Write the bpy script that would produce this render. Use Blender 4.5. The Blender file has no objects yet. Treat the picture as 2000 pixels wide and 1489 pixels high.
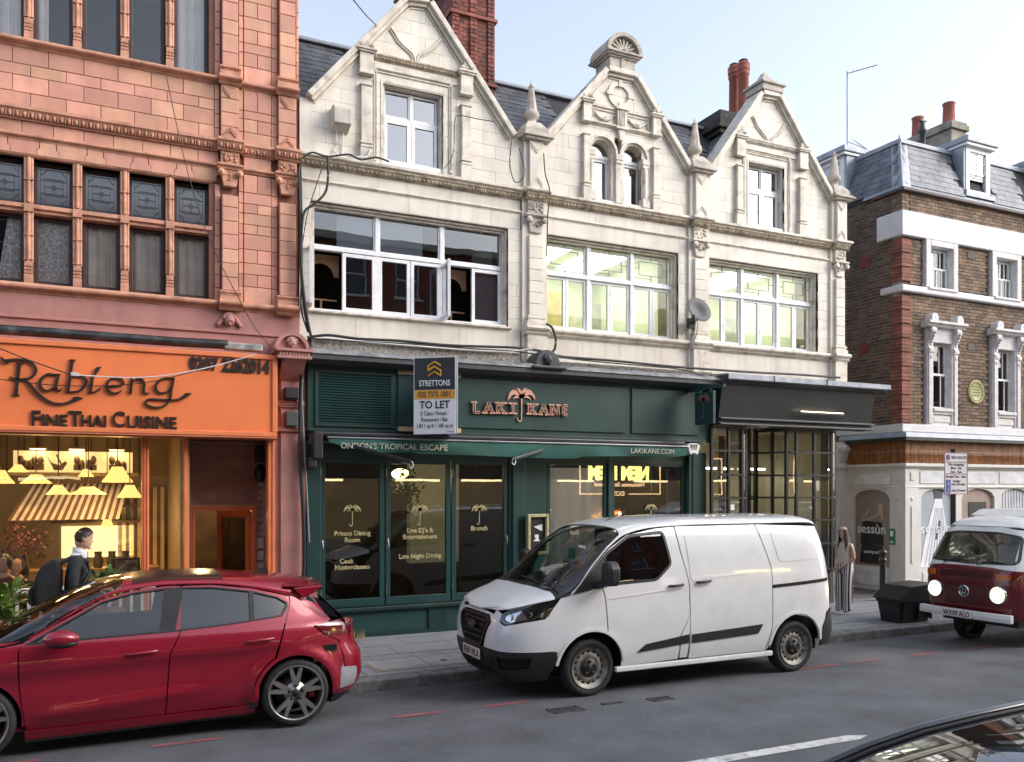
import bpy, bmesh, math, random
from mathutils import Vector, Matrix, geometry
random.seed(11)
R = math.radians
sc = bpy.context.scene
col = sc.collection
# camera
cam_d = bpy.data.cameras.new("camera"); cam = bpy.data.objects.new("camera", cam_d); col.objects.link(cam)
cam.location = (0, 0, 2.32); cam.rotation_euler = (R(90), 0, -R(25.38))
cam_d.sensor_width = 36; cam_d.lens = 36*1661/2000; cam_d.shift_y = (955-744.5)/2000
cam_d.clip_start = .05; cam_d.clip_end = 3000
sc.camera = cam
# sky, sun, exposure
SUN_EL, SUN_AZ = R(32), R(125)         # azimuth measured from +Y towards +X
w = bpy.data.worlds.new("World"); sc.world = w; w.use_nodes = True
nt = w.node_tree; nt.nodes.clear()
wo = nt.nodes.new("ShaderNodeOutputWorld"); bg = nt.nodes.new("ShaderNodeBackground"); sky = nt.nodes.new("ShaderNodeTexSky")
sky.sky_type = 'NISHITA'; sky.sun_disc = False; sky.sun_elevation = SUN_EL; sky.sun_rotation = SUN_AZ
sky.altitude = 0; sky.air_density = 1.0; sky.dust_density = 2.5; sky.ozone_density = 2.2
hs = nt.nodes.new("ShaderNodeHueSaturation"); hs.inputs['Saturation'].default_value = .55
nt.links.new(sky.outputs[0], hs.inputs['Color']); nt.links.new(hs.outputs[0], bg.inputs[0]); bg.inputs[1].default_value = .12
nt.links.new(bg.outputs[0], wo.inputs[0])
sun_d = bpy.data.lights.new("sun", 'SUN'); sun = bpy.data.objects.new("sun", sun_d); col.objects.link(sun)
sun_d.energy = .4; sun_d.angle = R(35); sun_d.color = (1, .95, .88)
sdir = Vector((math.sin(SUN_AZ)*math.cos(SUN_EL), math.cos(SUN_AZ)*math.cos(SUN_EL), math.sin(SUN_EL)))
sun.rotation_euler = (-sdir).to_track_quat('-Z', 'Y').to_euler(); sun.location = (20, -10, 40)
vs = sc.view_settings; vs.view_transform = 'Standard'; vs.look = 'None'; vs.gamma = 1; vs.exposure = 1.62
sc.render.engine = 'CYCLES'
cy = sc.cycles; cy.use_denoising = True; cy.max_bounces = 8; cy.diffuse_bounces = 3; cy.glossy_bounces = 4; cy.transmission_bounces = 6; cy.transparent_max_bounces = 12
cy.caustics_reflective = False; cy.caustics_refractive = False; cy.sample_clamp_indirect = 4
# pixel helpers (photo pixels of 2000 x 1489)
F_, HY_, H_ = 1661, 955, 2.32
S_, C_ = math.sin(R(25.38)), math.cos(R(25.38))
def ray(x, y):
 a = (x-1000)/F_; return (S_+C_*a, C_-S_*a, -(y-HY_)/F_)
def PY(x, y, Y):
 r = ray(x, y); t = Y/r[1]; return (r[0]*t, H_+r[2]*t)
def PX(x, Y): return PY(x, 955, Y)[0]
def PZ(x, y, Z=0.):
 r = ray(x, y); t = (Z-H_)/r[2]; return (r[0]*t, r[1]*t)
# materials
MATS = {}
def M(name, c, rough=.6, metal=0, var=.12, vs=4., bump=0., bs=60., rnd=0., coat=0., streak=0., dirt=None, dsc=2., damt=.5, emit=0, ecol=None, spec=.5, hue=0.):
 if name in MATS: return MATS[name]
 m = bpy.data.materials.new(name); m.use_nodes = True; n = m.node_tree.nodes; l = m.node_tree.links
 b = n['Principled BSDF']; b.inputs['Roughness'].default_value = rough; b.inputs['Metallic'].default_value = metal
 b.inputs['Specular IOR Level'].default_value = spec
 b.inputs['Coat Weight'].default_value = coat; b.inputs['Coat Roughness'].default_value = .03
 geo = n.new('ShaderNodeNewGeometry'); src = None
 def noise(scale, detail=4, stretch=None):
  t = n.new('ShaderNodeTexNoise'); t.inputs['Scale'].default_value = scale; t.inputs['Detail'].default_value = detail
  if stretch:
   mp = n.new('ShaderNodeMapping'); mp.inputs['Scale'].default_value = stretch
   l.new(geo.outputs['Position'], mp.inputs[0]); l.new(mp.outputs[0], t.inputs[0])
  else: l.new(geo.outputs['Position'], t.inputs[0])
  return t.outputs['Fac']
 def ramp(f, a, bb):
  mr = n.new('ShaderNodeMapRange'); mr.inputs[1].default_value = a; mr.inputs[2].default_value = bb
  l.new(f, mr.inputs[0]); return mr.outputs[0]
 def mixc(fac, A, B, mode='MIX'):
  mx = n.new('ShaderNodeMix'); mx.data_type = 'RGBA'; mx.blend_type = mode
  for s, v in ((mx.inputs[0], fac), (mx.inputs[6], A), (mx.inputs[7], B)):
   if hasattr(v, 'links') or hasattr(v, 'is_linked'): l.new(v, s)
   elif isinstance(v, (int, float)): s.default_value = v
   else: s.default_value = (*v[:3], 1)
  return mx.outputs[2]
 cur = tuple(c)
 if var > 0:
  d = tuple(max(0, v*(1-var*1.6)) for v in c); u = tuple(min(1, v*(1+var)) for v in c)
  cur = mixc(ramp(noise(vs), .3, .7), d, u)
 if rnd > 0 or hue > 0:
  oi = n.new('ShaderNodeObjectInfo'); ad = n.new('ShaderNodeMath'); ad.operation = 'ADD'; fr = n.new('ShaderNodeMath'); fr.operation = 'FRACT'
  l.new(oi.outputs['Random'], ad.inputs[0]); l.new(geo.outputs['Random Per Island'], ad.inputs[1]); l.new(ad.outputs[0], fr.inputs[0])
  h = n.new('ShaderNodeHueSaturation')
  l.new(ramp(fr.outputs[0], 0, 1), h.inputs['Value'])
  mr = h.inputs['Value'].links[0].from_node; mr.inputs[3].default_value = 1-rnd; mr.inputs[4].default_value = 1+rnd
  if hue > 0:
   m2 = n.new('ShaderNodeMath'); m2.operation = 'MULTIPLY'; m2.inputs[1].default_value = 7.31; f2 = n.new('ShaderNodeMath'); f2.operation = 'FRACT'
   l.new(fr.outputs[0], m2.inputs[0]); l.new(m2.outputs[0], f2.inputs[0])
   hr = n.new('ShaderNodeMapRange'); hr.inputs[3].default_value = .5-hue; hr.inputs[4].default_value = .5+hue
   l.new(f2.outputs[0], hr.inputs[0]); l.new(hr.outputs[0], h.inputs['Hue'])
  if isinstance(cur, tuple): h.inputs['Color'].default_value = (*cur, 1)
  else: l.new(cur, h.inputs['Color'])
  cur = h.outputs[0]
 if streak > 0:
  k = ramp(noise(1., 5, (7, 7, .55)), .48, .78)
  mu = n.new('ShaderNodeMath'); mu.operation = 'MULTIPLY'; mu.inputs[1].default_value = streak; l.new(k, mu.inputs[0])
  cur = mixc(mu.outputs[0], cur, tuple(v*.35 for v in c))
 if dirt:
  k = ramp(noise(dsc, 8), .5, .75)
  mu = n.new('ShaderNodeMath'); mu.operation = 'MULTIPLY'; mu.inputs[1].default_value = damt; l.new(k, mu.inputs[0])
  cur = mixc(mu.outputs[0], cur, dirt)
 if isinstance(cur, tuple): b.inputs['Base Color'].default_value = (*cur, 1)
 else: l.new(cur, b.inputs['Base Color'])
 if bump > 0:
  bn = n.new('ShaderNodeBump'); bn.inputs['Strength'].default_value = bump; bn.inputs['Distance'].default_value = .01
  l.new(noise(bs, 5), bn.inputs['Height']); l.new(bn.outputs[0], b.inputs['Normal'])
 if emit > 0:
  b.inputs['Emission Color'].default_value = (*(ecol or c), 1); b.inputs['Emission Strength'].default_value = emit
 MATS[name] = m; return m
def GLASS(name, tint=(.9, .95, .95), base=.08, power=.85, ior=1.5, rough=0., wob=.02):
 if name in MATS: return MATS[name]
 m = bpy.data.materials.new(name); m.use_nodes = True; n = m.node_tree.nodes; l = m.node_tree.links; n.clear()
 o = n.new('ShaderNodeOutputMaterial'); mx = n.new('ShaderNodeMixShader'); t = n.new('ShaderNodeBsdfTransparent'); g = n.new('ShaderNodeBsdfGlossy')
 fr = n.new('ShaderNodeFresnel'); fr.inputs[0].default_value = ior
 mr = n.new('ShaderNodeMapRange'); mr.inputs[1].default_value = 0; mr.inputs[2].default_value = 1; mr.inputs[3].default_value = base; mr.inputs[4].default_value = power
 l.new(fr.outputs[0], mr.inputs[0]); l.new(mr.outputs[0], mx.inputs[0])
 t.inputs[0].default_value = (*tint, 1); g.inputs['Roughness'].default_value = rough
 # slight waviness of old panes
 geo = n.new('ShaderNodeNewGeometry'); nz = n.new('ShaderNodeTexNoise'); nz.inputs['Scale'].default_value = 1.6; bp = n.new('ShaderNodeBump'); bp.inputs['Strength'].default_value = wob; bp.inputs['Distance'].default_value = .05
 l.new(geo.outputs['Position'], nz.inputs[0]); l.new(nz.outputs['Fac'], bp.inputs['Height']); l.new(bp.outputs[0], g.inputs['Normal'])
 l.new(t.outputs[0], mx.inputs[1]); l.new(g.outputs[0], mx.inputs[2]); l.new(mx.outputs[0], o.inputs[0])
 MATS[name] = m; return m
def EMIT(name, c, s):
 if name in MATS: return MATS[name]
 m = bpy.data.materials.new(name); m.use_nodes = True; n = m.node_tree.nodes; n.clear()
 o = n.new('ShaderNodeOutputMaterial'); e = n.new('ShaderNodeEmission'); e.inputs[0].default_value = (*c, 1); e.inputs[1].default_value = s
 m.node_tree.links.new(e.outputs[0], o.inputs[0]); MATS[name] = m; return m
# object helpers
def link(o, parent=None):
 col.objects.link(o)
 if parent is not None: o.parent = parent
 return o
def tag(o, label=None, cat=None, group=None, kind=None):
 if label: o['label'] = label
 if cat: o['category'] = cat
 if group: o['group'] = group
 if kind: o['kind'] = kind
 return o
def thing(name, label, cat, group=None):      # Empty at the world origin plane: parts keep world coordinates
 o = bpy.data.objects.new(name, None); o.empty_display_size = .2; link(o)
 return tag(o, label, cat, group)
class MB:
 def __init__(s): s.v = []; s.f = []; s.m = []; s.sm = []
 def add(s, vs, fs, m=0, smooth=False):
  k = len(s.v); s.v += [tuple(v) for v in vs]; s.f += [tuple(i+k for i in f) for f in fs]; s.m += [m]*len(fs); s.sm += [smooth]*len(fs); return s
 def box(s, x0, x1, y0, y1, z0, z1, m=0):
  return s.add([(x0,y0,z0),(x1,y0,z0),(x1,y1,z0),(x0,y1,z0),(x0,y0,z1),(x1,y0,z1),(x1,y1,z1),(x0,y1,z1)],
      [(0,3,2,1),(4,5,6,7),(0,1,5,4),(1,2,6,5),(2,3,7,6),(3,0,4,7)], m)
 def prism(s, poly, a, b, ax='y', m=0, smooth=False):   # poly in the two other axes, extruded from a to b
  n = len(poly)
  def pt(p, t): return {'y': (p[0], t, p[1]), 'x': (t, p[0], p[1]), 'z': (p[0], p[1], t)}[ax]
  area = sum(poly[i][0]*poly[(i+1)%n][1]-poly[(i+1)%n][0]*poly[i][1] for i in range(n))
  flip = (area > 0) == (ax == 'y')
  if a > b: flip = not flip
  vs = [pt(p, a) for p in poly]+[pt(p, b) for p in poly]
  fa = list(range(n))[::-1]; fb = list(range(n, 2*n)); sd = [(i, (i+1) % n, (i+1) % n+n, i+n) for i in range(n)]
  if flip: fa = fa[::-1]; fb = fb[::-1]; sd = [f[::-1] for f in sd]
  k = len(s.v); s.v += vs; fs = [fa, fb]+sd
  s.f += [tuple(i+k for i in f) for f in fs]; s.m += [m]*len(fs); s.sm += [False, False]+[smooth]*len(sd); return s
 def tube(s, pts, r, n=6, m=0, cap=True):
  pts = [Vector(p) for p in pts]; rs = r if isinstance(r, (list, tuple)) else [r]*len(pts); rings = []
  up = Vector((0, 0, 1))
  for i, p in enumerate(pts):
   d = (pts[min(i+1, len(pts)-1)]-pts[max(i-1, 0)]).normalized()
   u = up.cross(d)
   if u.length < .05: u = Vector((1, 0, 0)).cross(d)
   u.normalize(); v = d.cross(u)
   rings.append([p+(u*math.cos(2*math.pi*k/n)+v*math.sin(2*math.pi*k/n))*rs[i] for k in range(n)])
  vs = [q for rg in rings for q in rg]; fs = []
  for i in range(len(pts)-1):
   for k in range(n): fs.append((i*n+k, i*n+(k+1) % n, (i+1)*n+(k+1) % n, (i+1)*n+k))
  s.add(vs, fs, m, True)
  if cap: s.add(rings[0][::-1]+rings[-1], [tuple(range(n)), tuple(range(n, 2*n))], m)
  return s
 def lathe(s, prof, c=(0, 0, 0), n=16, m=0, ax='z', smooth=True, a0=0, a1=2*math.pi):
  full = abs(a1-a0-2*math.pi) < 1e-4; k = n if full else n+1; vs = []
  for r, h in prof:
   for i in range(k):
    t = a0+(a1-a0)*i/n; u, v = r*math.cos(t), r*math.sin(t)
    vs.append({'z': (c[0]+u, c[1]+v, c[2]+h), 'y': (c[0]+u, c[1]+h, c[2]-v), 'x': (c[0]+h, c[1]+u, c[2]+v)}[ax])
  fs = [(j*k+i, j*k+(i+1) % k, (j+1)*k+(i+1) % k, (j+1)*k+i) for j in range(len(prof)-1) for i in range(n)]
  return s.add(vs, fs, m, smooth)
 def sphere(s, c, r, n=12, m=0, sz=1., sx=1., sy=1.):
  pr = [(max(1e-4, math.sin(math.pi*j/n)), -math.cos(math.pi*j/n)) for j in range(n+1)]
  k = len(s.v); s.lathe(pr, (0, 0, 0), n, m)
  for i in range(k, len(s.v)):
   v = s.v[i]; s.v[i] = (c[0]+v[0]*r*sx, c[1]+v[1]*r*sy, c[2]+v[2]*r*sz)
  return s
 def rod(s, a, b, w, h=None, m=0):          # square bar between two points
  a, b = Vector(a), Vector(b); d = (b-a).normalized(); h = h or w
  u = d.cross(Vector((0, 0, 1)));  u = Vector((1, 0, 0)) if u.length < .01 else u.normalized(); v = u.cross(d)
  vs = [p+u*w/2*i+v*h/2*j for p in (a, b) for i, j in ((-1, -1), (1, -1), (1, 1), (-1, 1))]
  return s.add(vs, [(3,2,1,0),(4,5,6,7),(0,1,5,4),(1,2,6,5),(2,3,7,6),(3,0,4,7)], m)
 def mould(s, x0, x1, prof, m=0, cap=True):  # horizontal moulding: profile of (y, z) points run along x
  n = len(prof); vs = [(x0, y, z) for y, z in prof]+[(x1, y, z) for y, z in prof]
  s.add(vs, [(i, i+n, i+1+n, i+1) for i in range(n-1)], m)
  if cap: s.add(vs, [tuple(range(n)), tuple(range(2*n-1, n-1, -1))], m)
  return s
 def mesh(s, name, mats):
  me = bpy.data.meshes.new(name); me.from_pydata(s.v, [], s.f)
  for m in (mats if isinstance(mats, (list, tuple)) else [mats]): me.materials.append(m)
  me.polygons.foreach_set('material_index', s.m); me.polygons.foreach_set('use_smooth', s.sm); me.update(); return me
 def build(s, name, mats, parent=None, bevel=0, fix=True):
  me = s.mesh(name, mats)
  if fix:
   bm = bmesh.new(); bm.from_mesh(me); bmesh.ops.recalc_face_normals(bm, faces=bm.faces); bm.to_mesh(me); bm.free()
  o = link(bpy.data.objects.new(name, me), parent)
  if bevel:
   b = o.modifiers.new('bevel', 'BEVEL'); b.width = bevel; b.segments = 2; b.limit_method = 'ANGLE'; b.angle_limit = R(40)
  return o
def B(name, parent, mat, x0, x1, y0, y1, z0, z1, bevel=0): return MB().box(x0, x1, y0, y1, z0, z1).build(name, mat, parent, bevel, False)
def inst(me, name, parent, loc, scale=None, rot=None):
 o = bpy.data.objects.new(name, me); link(o, parent); o.location = loc
 if scale: o.scale = scale
 if rot: o.rotation_euler = rot
 return o
_blk = {}
def blockmesh(mat, dx, dy, dz, bev=.006):     # chamfered block, its front face on y = 0, shared between alike pieces
 k = (mat.name, round(dx, 3), round(dy, 3), round(dz, 3), bev)
 if k not in _blk:
  a, b = dx/2, dz/2; e = bev
  vs = [(-a, e, -b), (a, e, -b), (a, e, b), (-a, e, b), (-a+e, 0, -b+e), (a-e, 0, -b+e), (a-e, 0, b-e), (-a+e, 0, b-e), (-a, dy, -b), (a, dy, -b), (a, dy, b), (-a, dy, b)]
  fs = [(4,5,6,7),(0,1,5,4),(1,2,6,5),(2,3,7,6),(3,0,4,7),(1,0,8,9),(2,1,9,10),(3,2,10,11),(0,3,11,8),(8,11,10,9)]
  _blk[k] = MB().add(vs, fs).mesh('block', mat)
 return _blk[k]
def block(name, parent, mat, x0, x1, z0, z1, yf, dy=.06, gap=.006, bev=.006, rotz=0):
 return inst(blockmesh(mat, x1-x0-gap, dy, z1-z0-gap, bev), name, parent, ((x0+x1)/2, yf, (z0+z1)/2))
def clip(poly, conv):                          # Sutherland-Hodgman, both as (x, z); conv counter-clockwise
 out = poly
 for i in range(len(conv)):
  a, b = conv[i], conv[(i+1) % len(conv)]; inp = out; out = []
  def side(p): return (b[0]-a[0])*(p[1]-a[1])-(b[1]-a[1])*(p[0]-a[0])
  for j in range(len(inp)):
   p, q = inp[j], inp[(j+1) % len(inp)]; sp, sq = side(p), side(q)
   if sp >= 0: out.append(p)
   if (sp >= 0) != (sq >= 0):
    t = sp/(sp-sq); out.append((p[0]+(q[0]-p[0])*t, p[1]+(q[1]-p[1])*t))
  if not out: return []
 return out
def parea(p): return abs(sum(p[i][0]*p[(i+1)%len(p)][1]-p[(i+1)%len(p)][0]*p[i][1] for i in range(len(p))))/2
def tiled(name, parent, mat, conv, zs, length, yf, dy=.05, gap=.005, x_off=0.):   # rows of blocks clipped to a convex outline
 n = 0
 for r in range(len(zs)-1):
  x = min(p[0] for p in conv)-length+((r % 2)*length/2+x_off) % length
  while x < max(p[0] for p in conv):
   q = clip([(x+gap/2, zs[r]+gap/2), (x+length-gap/2, zs[r]+gap/2), (x+length-gap/2, zs[r+1]-gap/2), (x+gap/2, zs[r+1]-gap/2)], conv)
   if len(q) > 2 and parea(q) > .0015:
    MB().prism(q, yf+random.uniform(-.0015, .0015), yf+dy).build(name, mat, parent, 0, False); n += 1
   x += length
 return n
_txt = 0
def textmesh(s, size, depth=.004, bold=0., shear=0., align='CENTER', spacing=1., res=3):
 cu = bpy.data.curves.new('lettering', 'FONT'); cu.body = s; cu.size = size; cu.extrude = depth/2; cu.offset = bold; cu.shear = shear
 cu.align_x = align; cu.space_character = spacing; cu.resolution_u = res; cu.fill_mode = 'BOTH'
 o = bpy.data.objects.new('tmp', cu); me = bpy.data.meshes.new_from_object(o); bpy.data.objects.remove(o); bpy.data.curves.remove(cu); me.name = 'lettering'; return me
def text(s, x, z, Y, size, mat, parent, depth=.004, bold=0., shear=0., align='CENTER', width=None, face='-y', name='lettering', spacing=1., mirror=False):
 me = textmesh(s, size, depth, bold, shear, align, spacing); me.materials.clear(); me.materials.append(mat)
 o = link(bpy.data.objects.new(name, me), parent); o.location = (Y, x, z) if face == '-x' else (x, Y, z); o.rotation_euler = (R(90), 0, 0)
 if face == '-x': o.rotation_euler = (R(90), 0, -R(90))
 if face == '+y': o.rotation_euler = (R(90), 0, R(180))
 if width and len(me.vertices):
  xs = [v.co.x for v in me.vertices]; o.scale.x = width/(max(xs)-min(xs))
 return o
def copy_tree(o, parent=None):
 c = o.copy(); col.objects.link(c)
 if parent: c.parent = parent
 for ch in list(o.children): copy_tree(ch, c)
 return c
# ground, road, kerb, pavement
m_asph = M('asphalt', (.112, .116, .128), .82, var=.22, vs=1.2, bump=.75, bs=170, dirt=(.21, .21, .215), dsc=70, damt=.75, spec=.35)
m_kerb = M('granite_kerb', (.2, .195, .19), .8, var=.25, vs=9, bump=.5, bs=60, rnd=.12, dirt=(.06, .055, .05), dsc=5, damt=.6)
m_slab = M('paving_slab', (.25, .255, .265), .8, var=.12, vs=3, bump=.25, bs=120, rnd=.1, dirt=(.12, .115, .11), dsc=3, damt=.5)
m_joint = M('paving_joint', (.1, .095, .085), .9, var=.2)
def road_z(y):                       # cambered carriageway, channel at the far kerb
 y = min(max(y, .9), 9.9); return .06-.0082*(y-5.4)**2 if y > 5.4 else .06-.006*(y-5.4)**2
m = MB(); xs = [-60, -8, 40, 90]; ys = [.9+.3*i for i in range(31)]
m.add([(x, y, road_z(y)) for y in ys for x in xs], [(j*4+i, j*4+i+1, (j+1)*4+i+1, (j+1)*4+i) for j in range(30) for i in range(3)], 0, True)
tag(m.build('road', m_asph), kind='structure')
tag(MB().add([(-900, -900, -.35), (900, -900, -.35), (900, 900, -.35), (-900, 900, -.35)], [(0, 1, 2, 3)]).build('ground', m_joint), kind='structure')
def pave_z(y): return .035+(y-9.9)*.012
kz = road_z(9.9)
pav = MB().add([(-60, 9.95, pave_z(9.95)-.012), (90, 9.95, pave_z(9.95)-.012), (90, 26, pave_z(14)-.012), (-60, 26, pave_z(14)-.012)], [(0, 1, 2, 3)]).build('pavement', m_joint)
tag(pav, kind='structure')
# kerb stones, one by one where the photograph shows them
ke = MB().box(-60, -2, 9.9, 10.1, kz-.2, pave_z(9.9)).box(24, 90, 9.9, 10.1, kz-.2, pave_z(9.9)).build('kerb', m_kerb)
tag(ke, kind='structure')
x = -2
kme = MB().prism([(9.9, kz-.15), (9.9, .018), (9.915, .035), (10.1, .037), (10.1, kz-.15)], .004, .906, 'x').mesh('kerb_stone', m_kerb)
while x < 24:
 o = inst(kme, 'kerb_stone', ke, (x, random.uniform(-.004, .004), random.uniform(-.003, .003))); x += .91
# paving slabs in courses parallel to the kerb
sl = {}
for row, (y0, y1) in enumerate(((10.105, 10.62), (10.63, 11.24), (11.25, 11.86), (11.87, 12.4), (12.41, 12.66))):
 x = -2.4+row*.31
 while x < 17.5:
  L = random.choice((.6, .75, .9, .75)) if row != 2 else .9
  if L not in sl: sl[L] = MB().box(.005, L-.005, 0, 1, -.03, 0).mesh('slab', m_slab)
  inst(sl[L], 'slab', pav, (x, y0, pave_z((y0+y1)/2)+random.uniform(-.002, .002)), (1, y1-y0, 1)); x += L
# access cover set in the pavement
hc = thing('access_cover', 'pale concrete access cover with lifting hole set in the pavement near the kerb', 'cover')
m_cov = M('cover_concrete', (.32, .315, .3), .75, var=.15, vs=6, bump=.2, bs=90)
B('frame', hc, M('cover_frame', (.34, .27, .18), .7), 3.0, 4.55, 10.25, 10.9, pave_z(10.5)-.02, pave_z(10.6)+.006)
B('lid', hc, m_cov, 3.04, 3.74, 10.29, 10.86, pave_z(10.5), pave_z(10.6)+.011); B('lid', hc, m_cov, 3.76, 4.5, 10.29, 10.86, pave_z(10.5), pave_z(10.6)+.011)
MB().lathe([(0, 0), (.05, 0)], (4.0, 10.55, pave_z(10.6)+.014), 10).build('lifting_hole', M('black_hole', (.01, .01, .01), .9), hc)
# road markings: sheets lying on the camber
def sheet(x0, x1, y0, y1, dz=.005):
 m = MB(); n = 3
 for j in range(n):
  a, b = y0+(y1-y0)*j/n, y0+(y1-y0)*(j+1)/n
  m.add([(x0, a, road_z(a)+dz), (x1, a, road_z(a)+dz), (x1, b, road_z(b)+dz), (x0, b, road_z(b)+dz)], [(0, 1, 2, 3)])
 return m
m_red = M('red_line_paint', (.34, .1, .11), .75, var=.15, dirt=(.11, .1, .105), dsc=7, damt=1., bump=.3, bs=150)
m_wht = M('white_line_paint', (.62, .62, .6), .7, var=.1, dirt=(.12, .12, .12), dsc=12, damt=.7, bump=.3, bs=150)
for k, (a, b) in enumerate(((-1.35, -.55), (.35, .95), (2.62, 3.14), (3.63, 4.17), (8.05, 8.75), (8.95, 9.5), (10.1, 10.65), (11.2, 11.7))):
 o = sheet(a, b, 8.3, 8.38).build('red_dash', m_red)
 tag(o, ['faded red road dash under the red hatchback, farthest left', 'short red road dash behind the red hatchback rear wheel', 'red road dash between the hatchback and the drain cover', 'red road dash just in front of the white van nose', 'faint red road dash behind the van rear wheel', 'faint red road dash a little right of the van rear', 'faint red road dash in front of the black grit bin', 'faint red road dash nearest the red camper van'][k], 'road marking', 'red route dashes along the kerb')
tag(MB().add([(x, y, road_z(y)+.005) for x, y in ((3.2, 5.6), (6.12, 5.58), (6.28, 5.64), (6.1, 5.72), (3.2, 5.74))], [(0, 1, 2, 3, 4)]).build('white_dash', m_wht), 'white centre line dash on the asphalt beside the dark car roof', 'road marking')
# small iron covers and a patch in the carriageway
for k, (px, py, w_, h_) in enumerate(((1105, 1388, .36, .2), (1195, 1375, .24, .07), (1290, 1367, .28, .15))):
 X, Y = PZ(px, py, .01); t = thing('drain_cover', ['small square iron cover in the asphalt in front of the van wheel', 'tiny worn iron cover strip in the asphalt between two larger ones', 'round worn iron cover in the asphalt below the van door'][k], 'cover', 'iron covers in the road')
 z = road_z(Y)+.004; mi = M('worn_iron', (.07, .068, .07), .6, .2, var=.3, vs=20, bump=.4, bs=80)
 f = MB()
 f.box(X-w_/2, X+w_/2, Y-h_/2, Y-h_/2+.025, z-.02, z+.004).box(X-w_/2, X+w_/2, Y+h_/2-.025, Y+h_/2, z-.02, z+.004).box(X-w_/2, X-w_/2+.025, Y-h_/2, Y+h_/2, z-.02, z+.004).box(X+w_/2-.025, X+w_/2, Y-h_/2, Y+h_/2, z-.02, z+.004)
 f.build('frame', mi, t); g = MB()
 for i in range(6): g.box(X-w_/2+.04+i*(w_-.08)/6, X-w_/2+.04+(i+.6)*(w_-.08)/6, Y-h_/2+.04, Y+h_/2-.04, z-.01, z+.002)
 g.build('grating', mi, t)
# terracotta building with the Thai restaurant
m_tc = M('terracotta', (.62, .315, .215), .62, var=.12, vs=2.2, bump=.12, bs=50, rnd=.17, hue=.01, streak=.2, dirt=(.42, .19, .16), dsc=3, damt=.45)
m_tcm = M('terracotta_moulding', (.58, .285, .185), .62, var=.16, vs=5, bump=.1, bs=50, streak=.3, dirt=(.16, .07, .05), dsc=6, damt=.55)
m_tcd = M('terracotta_joint', (.24, .11, .08), .9, var=.1)
m_mauve = M('painted_terracotta', (.42, .19, .165), .5, var=.1, vs=3, bump=.05, bs=30, streak=.18)
m_brown = M('brown_window_timber', (.05, .026, .026), .45, var=.2, vs=10)
m_lead = M('window_lead', (.06, .06, .065), .5, .5)
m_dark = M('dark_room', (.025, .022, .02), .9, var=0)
m_curt = M('net_curtain', (.82, .8, .78), .9, var=.08, vs=3)
m_curt2 = M('beige_curtain', (.8, .74, .67), .9, var=.12, vs=3)
m_lace = M('lace_curtain', (.85, .84, .85), .95, var=.4, vs=34)
g_old = GLASS('old_glass', (.96, .96, .96), .06, .9)
g_leaded = GLASS('leaded_glass', (.66, .64, .66), .1, .9, rough=.12)
tb = thing('terracotta_building', 'orange-red terracotta block building with mullioned windows on the left above the Thai restaurant', 'building')
COLS = [(-2.05, -1.57), (-1.47, -.996), (-.896, -.432), (-.322, .145), (.253, .714), (.833, 1.294)]
WY = 12.75
# backing walls: spandrels and piers, all joints show this colour
bk = MB()
bk.box(-2.3, 2.54, WY+.03, 16, 4.15, 5.0).box(-2.3, 2.54, WY+.03, 13.3, 6.66, 8.17).box(1.294, 2.54, WY+.03, 16, 5.0, 6.66).box(1.294, 2.54, WY+.03, 16, 8.17, 10.6).box(-2.3, 2.54, 13.9, 16, 5, 10.6).box(-2.3, -2.05, WY+.03, 16, 5, 10.6).box(-2.3, 1.3, WY+.03, 13.4, 9.55, 10.6)
bk.build('wall', m_tcd, tb)
dk = MB()
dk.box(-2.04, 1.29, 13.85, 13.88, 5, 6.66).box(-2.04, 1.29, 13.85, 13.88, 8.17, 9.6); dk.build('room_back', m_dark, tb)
def course(z0, z1, x0, x1, L, off, name='block', yf=WY, mat=m_tc):
 x = x0-L+off
 while x < x1-.02:
  a, b = max(x, x0), min(x+L, x1)
  if b-a > .03: block(name, tb, mat, a, b, z0, z1, yf+random.uniform(-.002, .002), .09, .007, .004)
  x += L
for (z0, z1, off) in ((7.86, 8.08, .34), (7.71, 7.86, .13), (7.49, 7.71, .34), (7.28, 7.49, .13)): course(z0, z1, -2.3, 1.36, .415, off)
course(6.945, 7.125, -2.3, 1.42, .36, .2)
for (z0, z1) in ((7.28, 7.46), (7.46, 7.66), (7.66, 7.86), (7.86, 8.08)): block('block', tb, m_tc, 1.36, 1.43, z0, z1, WY-.01, .09)
# voussoir lintels, stepped joints
vx = -2.3; i = 0
while vx < 1.42:
 wtop, wbot = (.2, .34) if i % 2 else (.36, .22)
 q = [(vx-(wbot-wtop)/4, 6.7), (vx+wtop+(wbot-wtop)/4+.0, 6.7), (vx+wtop, 6.88), (vx, 6.88)]
 if i % 2 == 0: q = [(vx+.03, 6.7), (vx+wtop-.03, 6.7), (vx+wtop-.03, 6.78), (vx+wtop-.006, 6.79), (vx+wtop+.0, 6.88), (vx+.0, 6.88), (vx+.006, 6.79), (vx+.03, 6.78)]
 else: q = [(vx-.024, 6.7), (vx+wtop+.024, 6.7), (vx+wtop+.024, 6.778), (vx+wtop-.006, 6.79), (vx+wtop-.008, 6.88), (vx+.008, 6.88), (vx+.006, 6.79), (vx-.024, 6.778)]
 MB().prism(q, WY-.002, WY+.09).build('voussoir', m_tc, tb, 0, False); vx += wtop; i += 1
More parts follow.
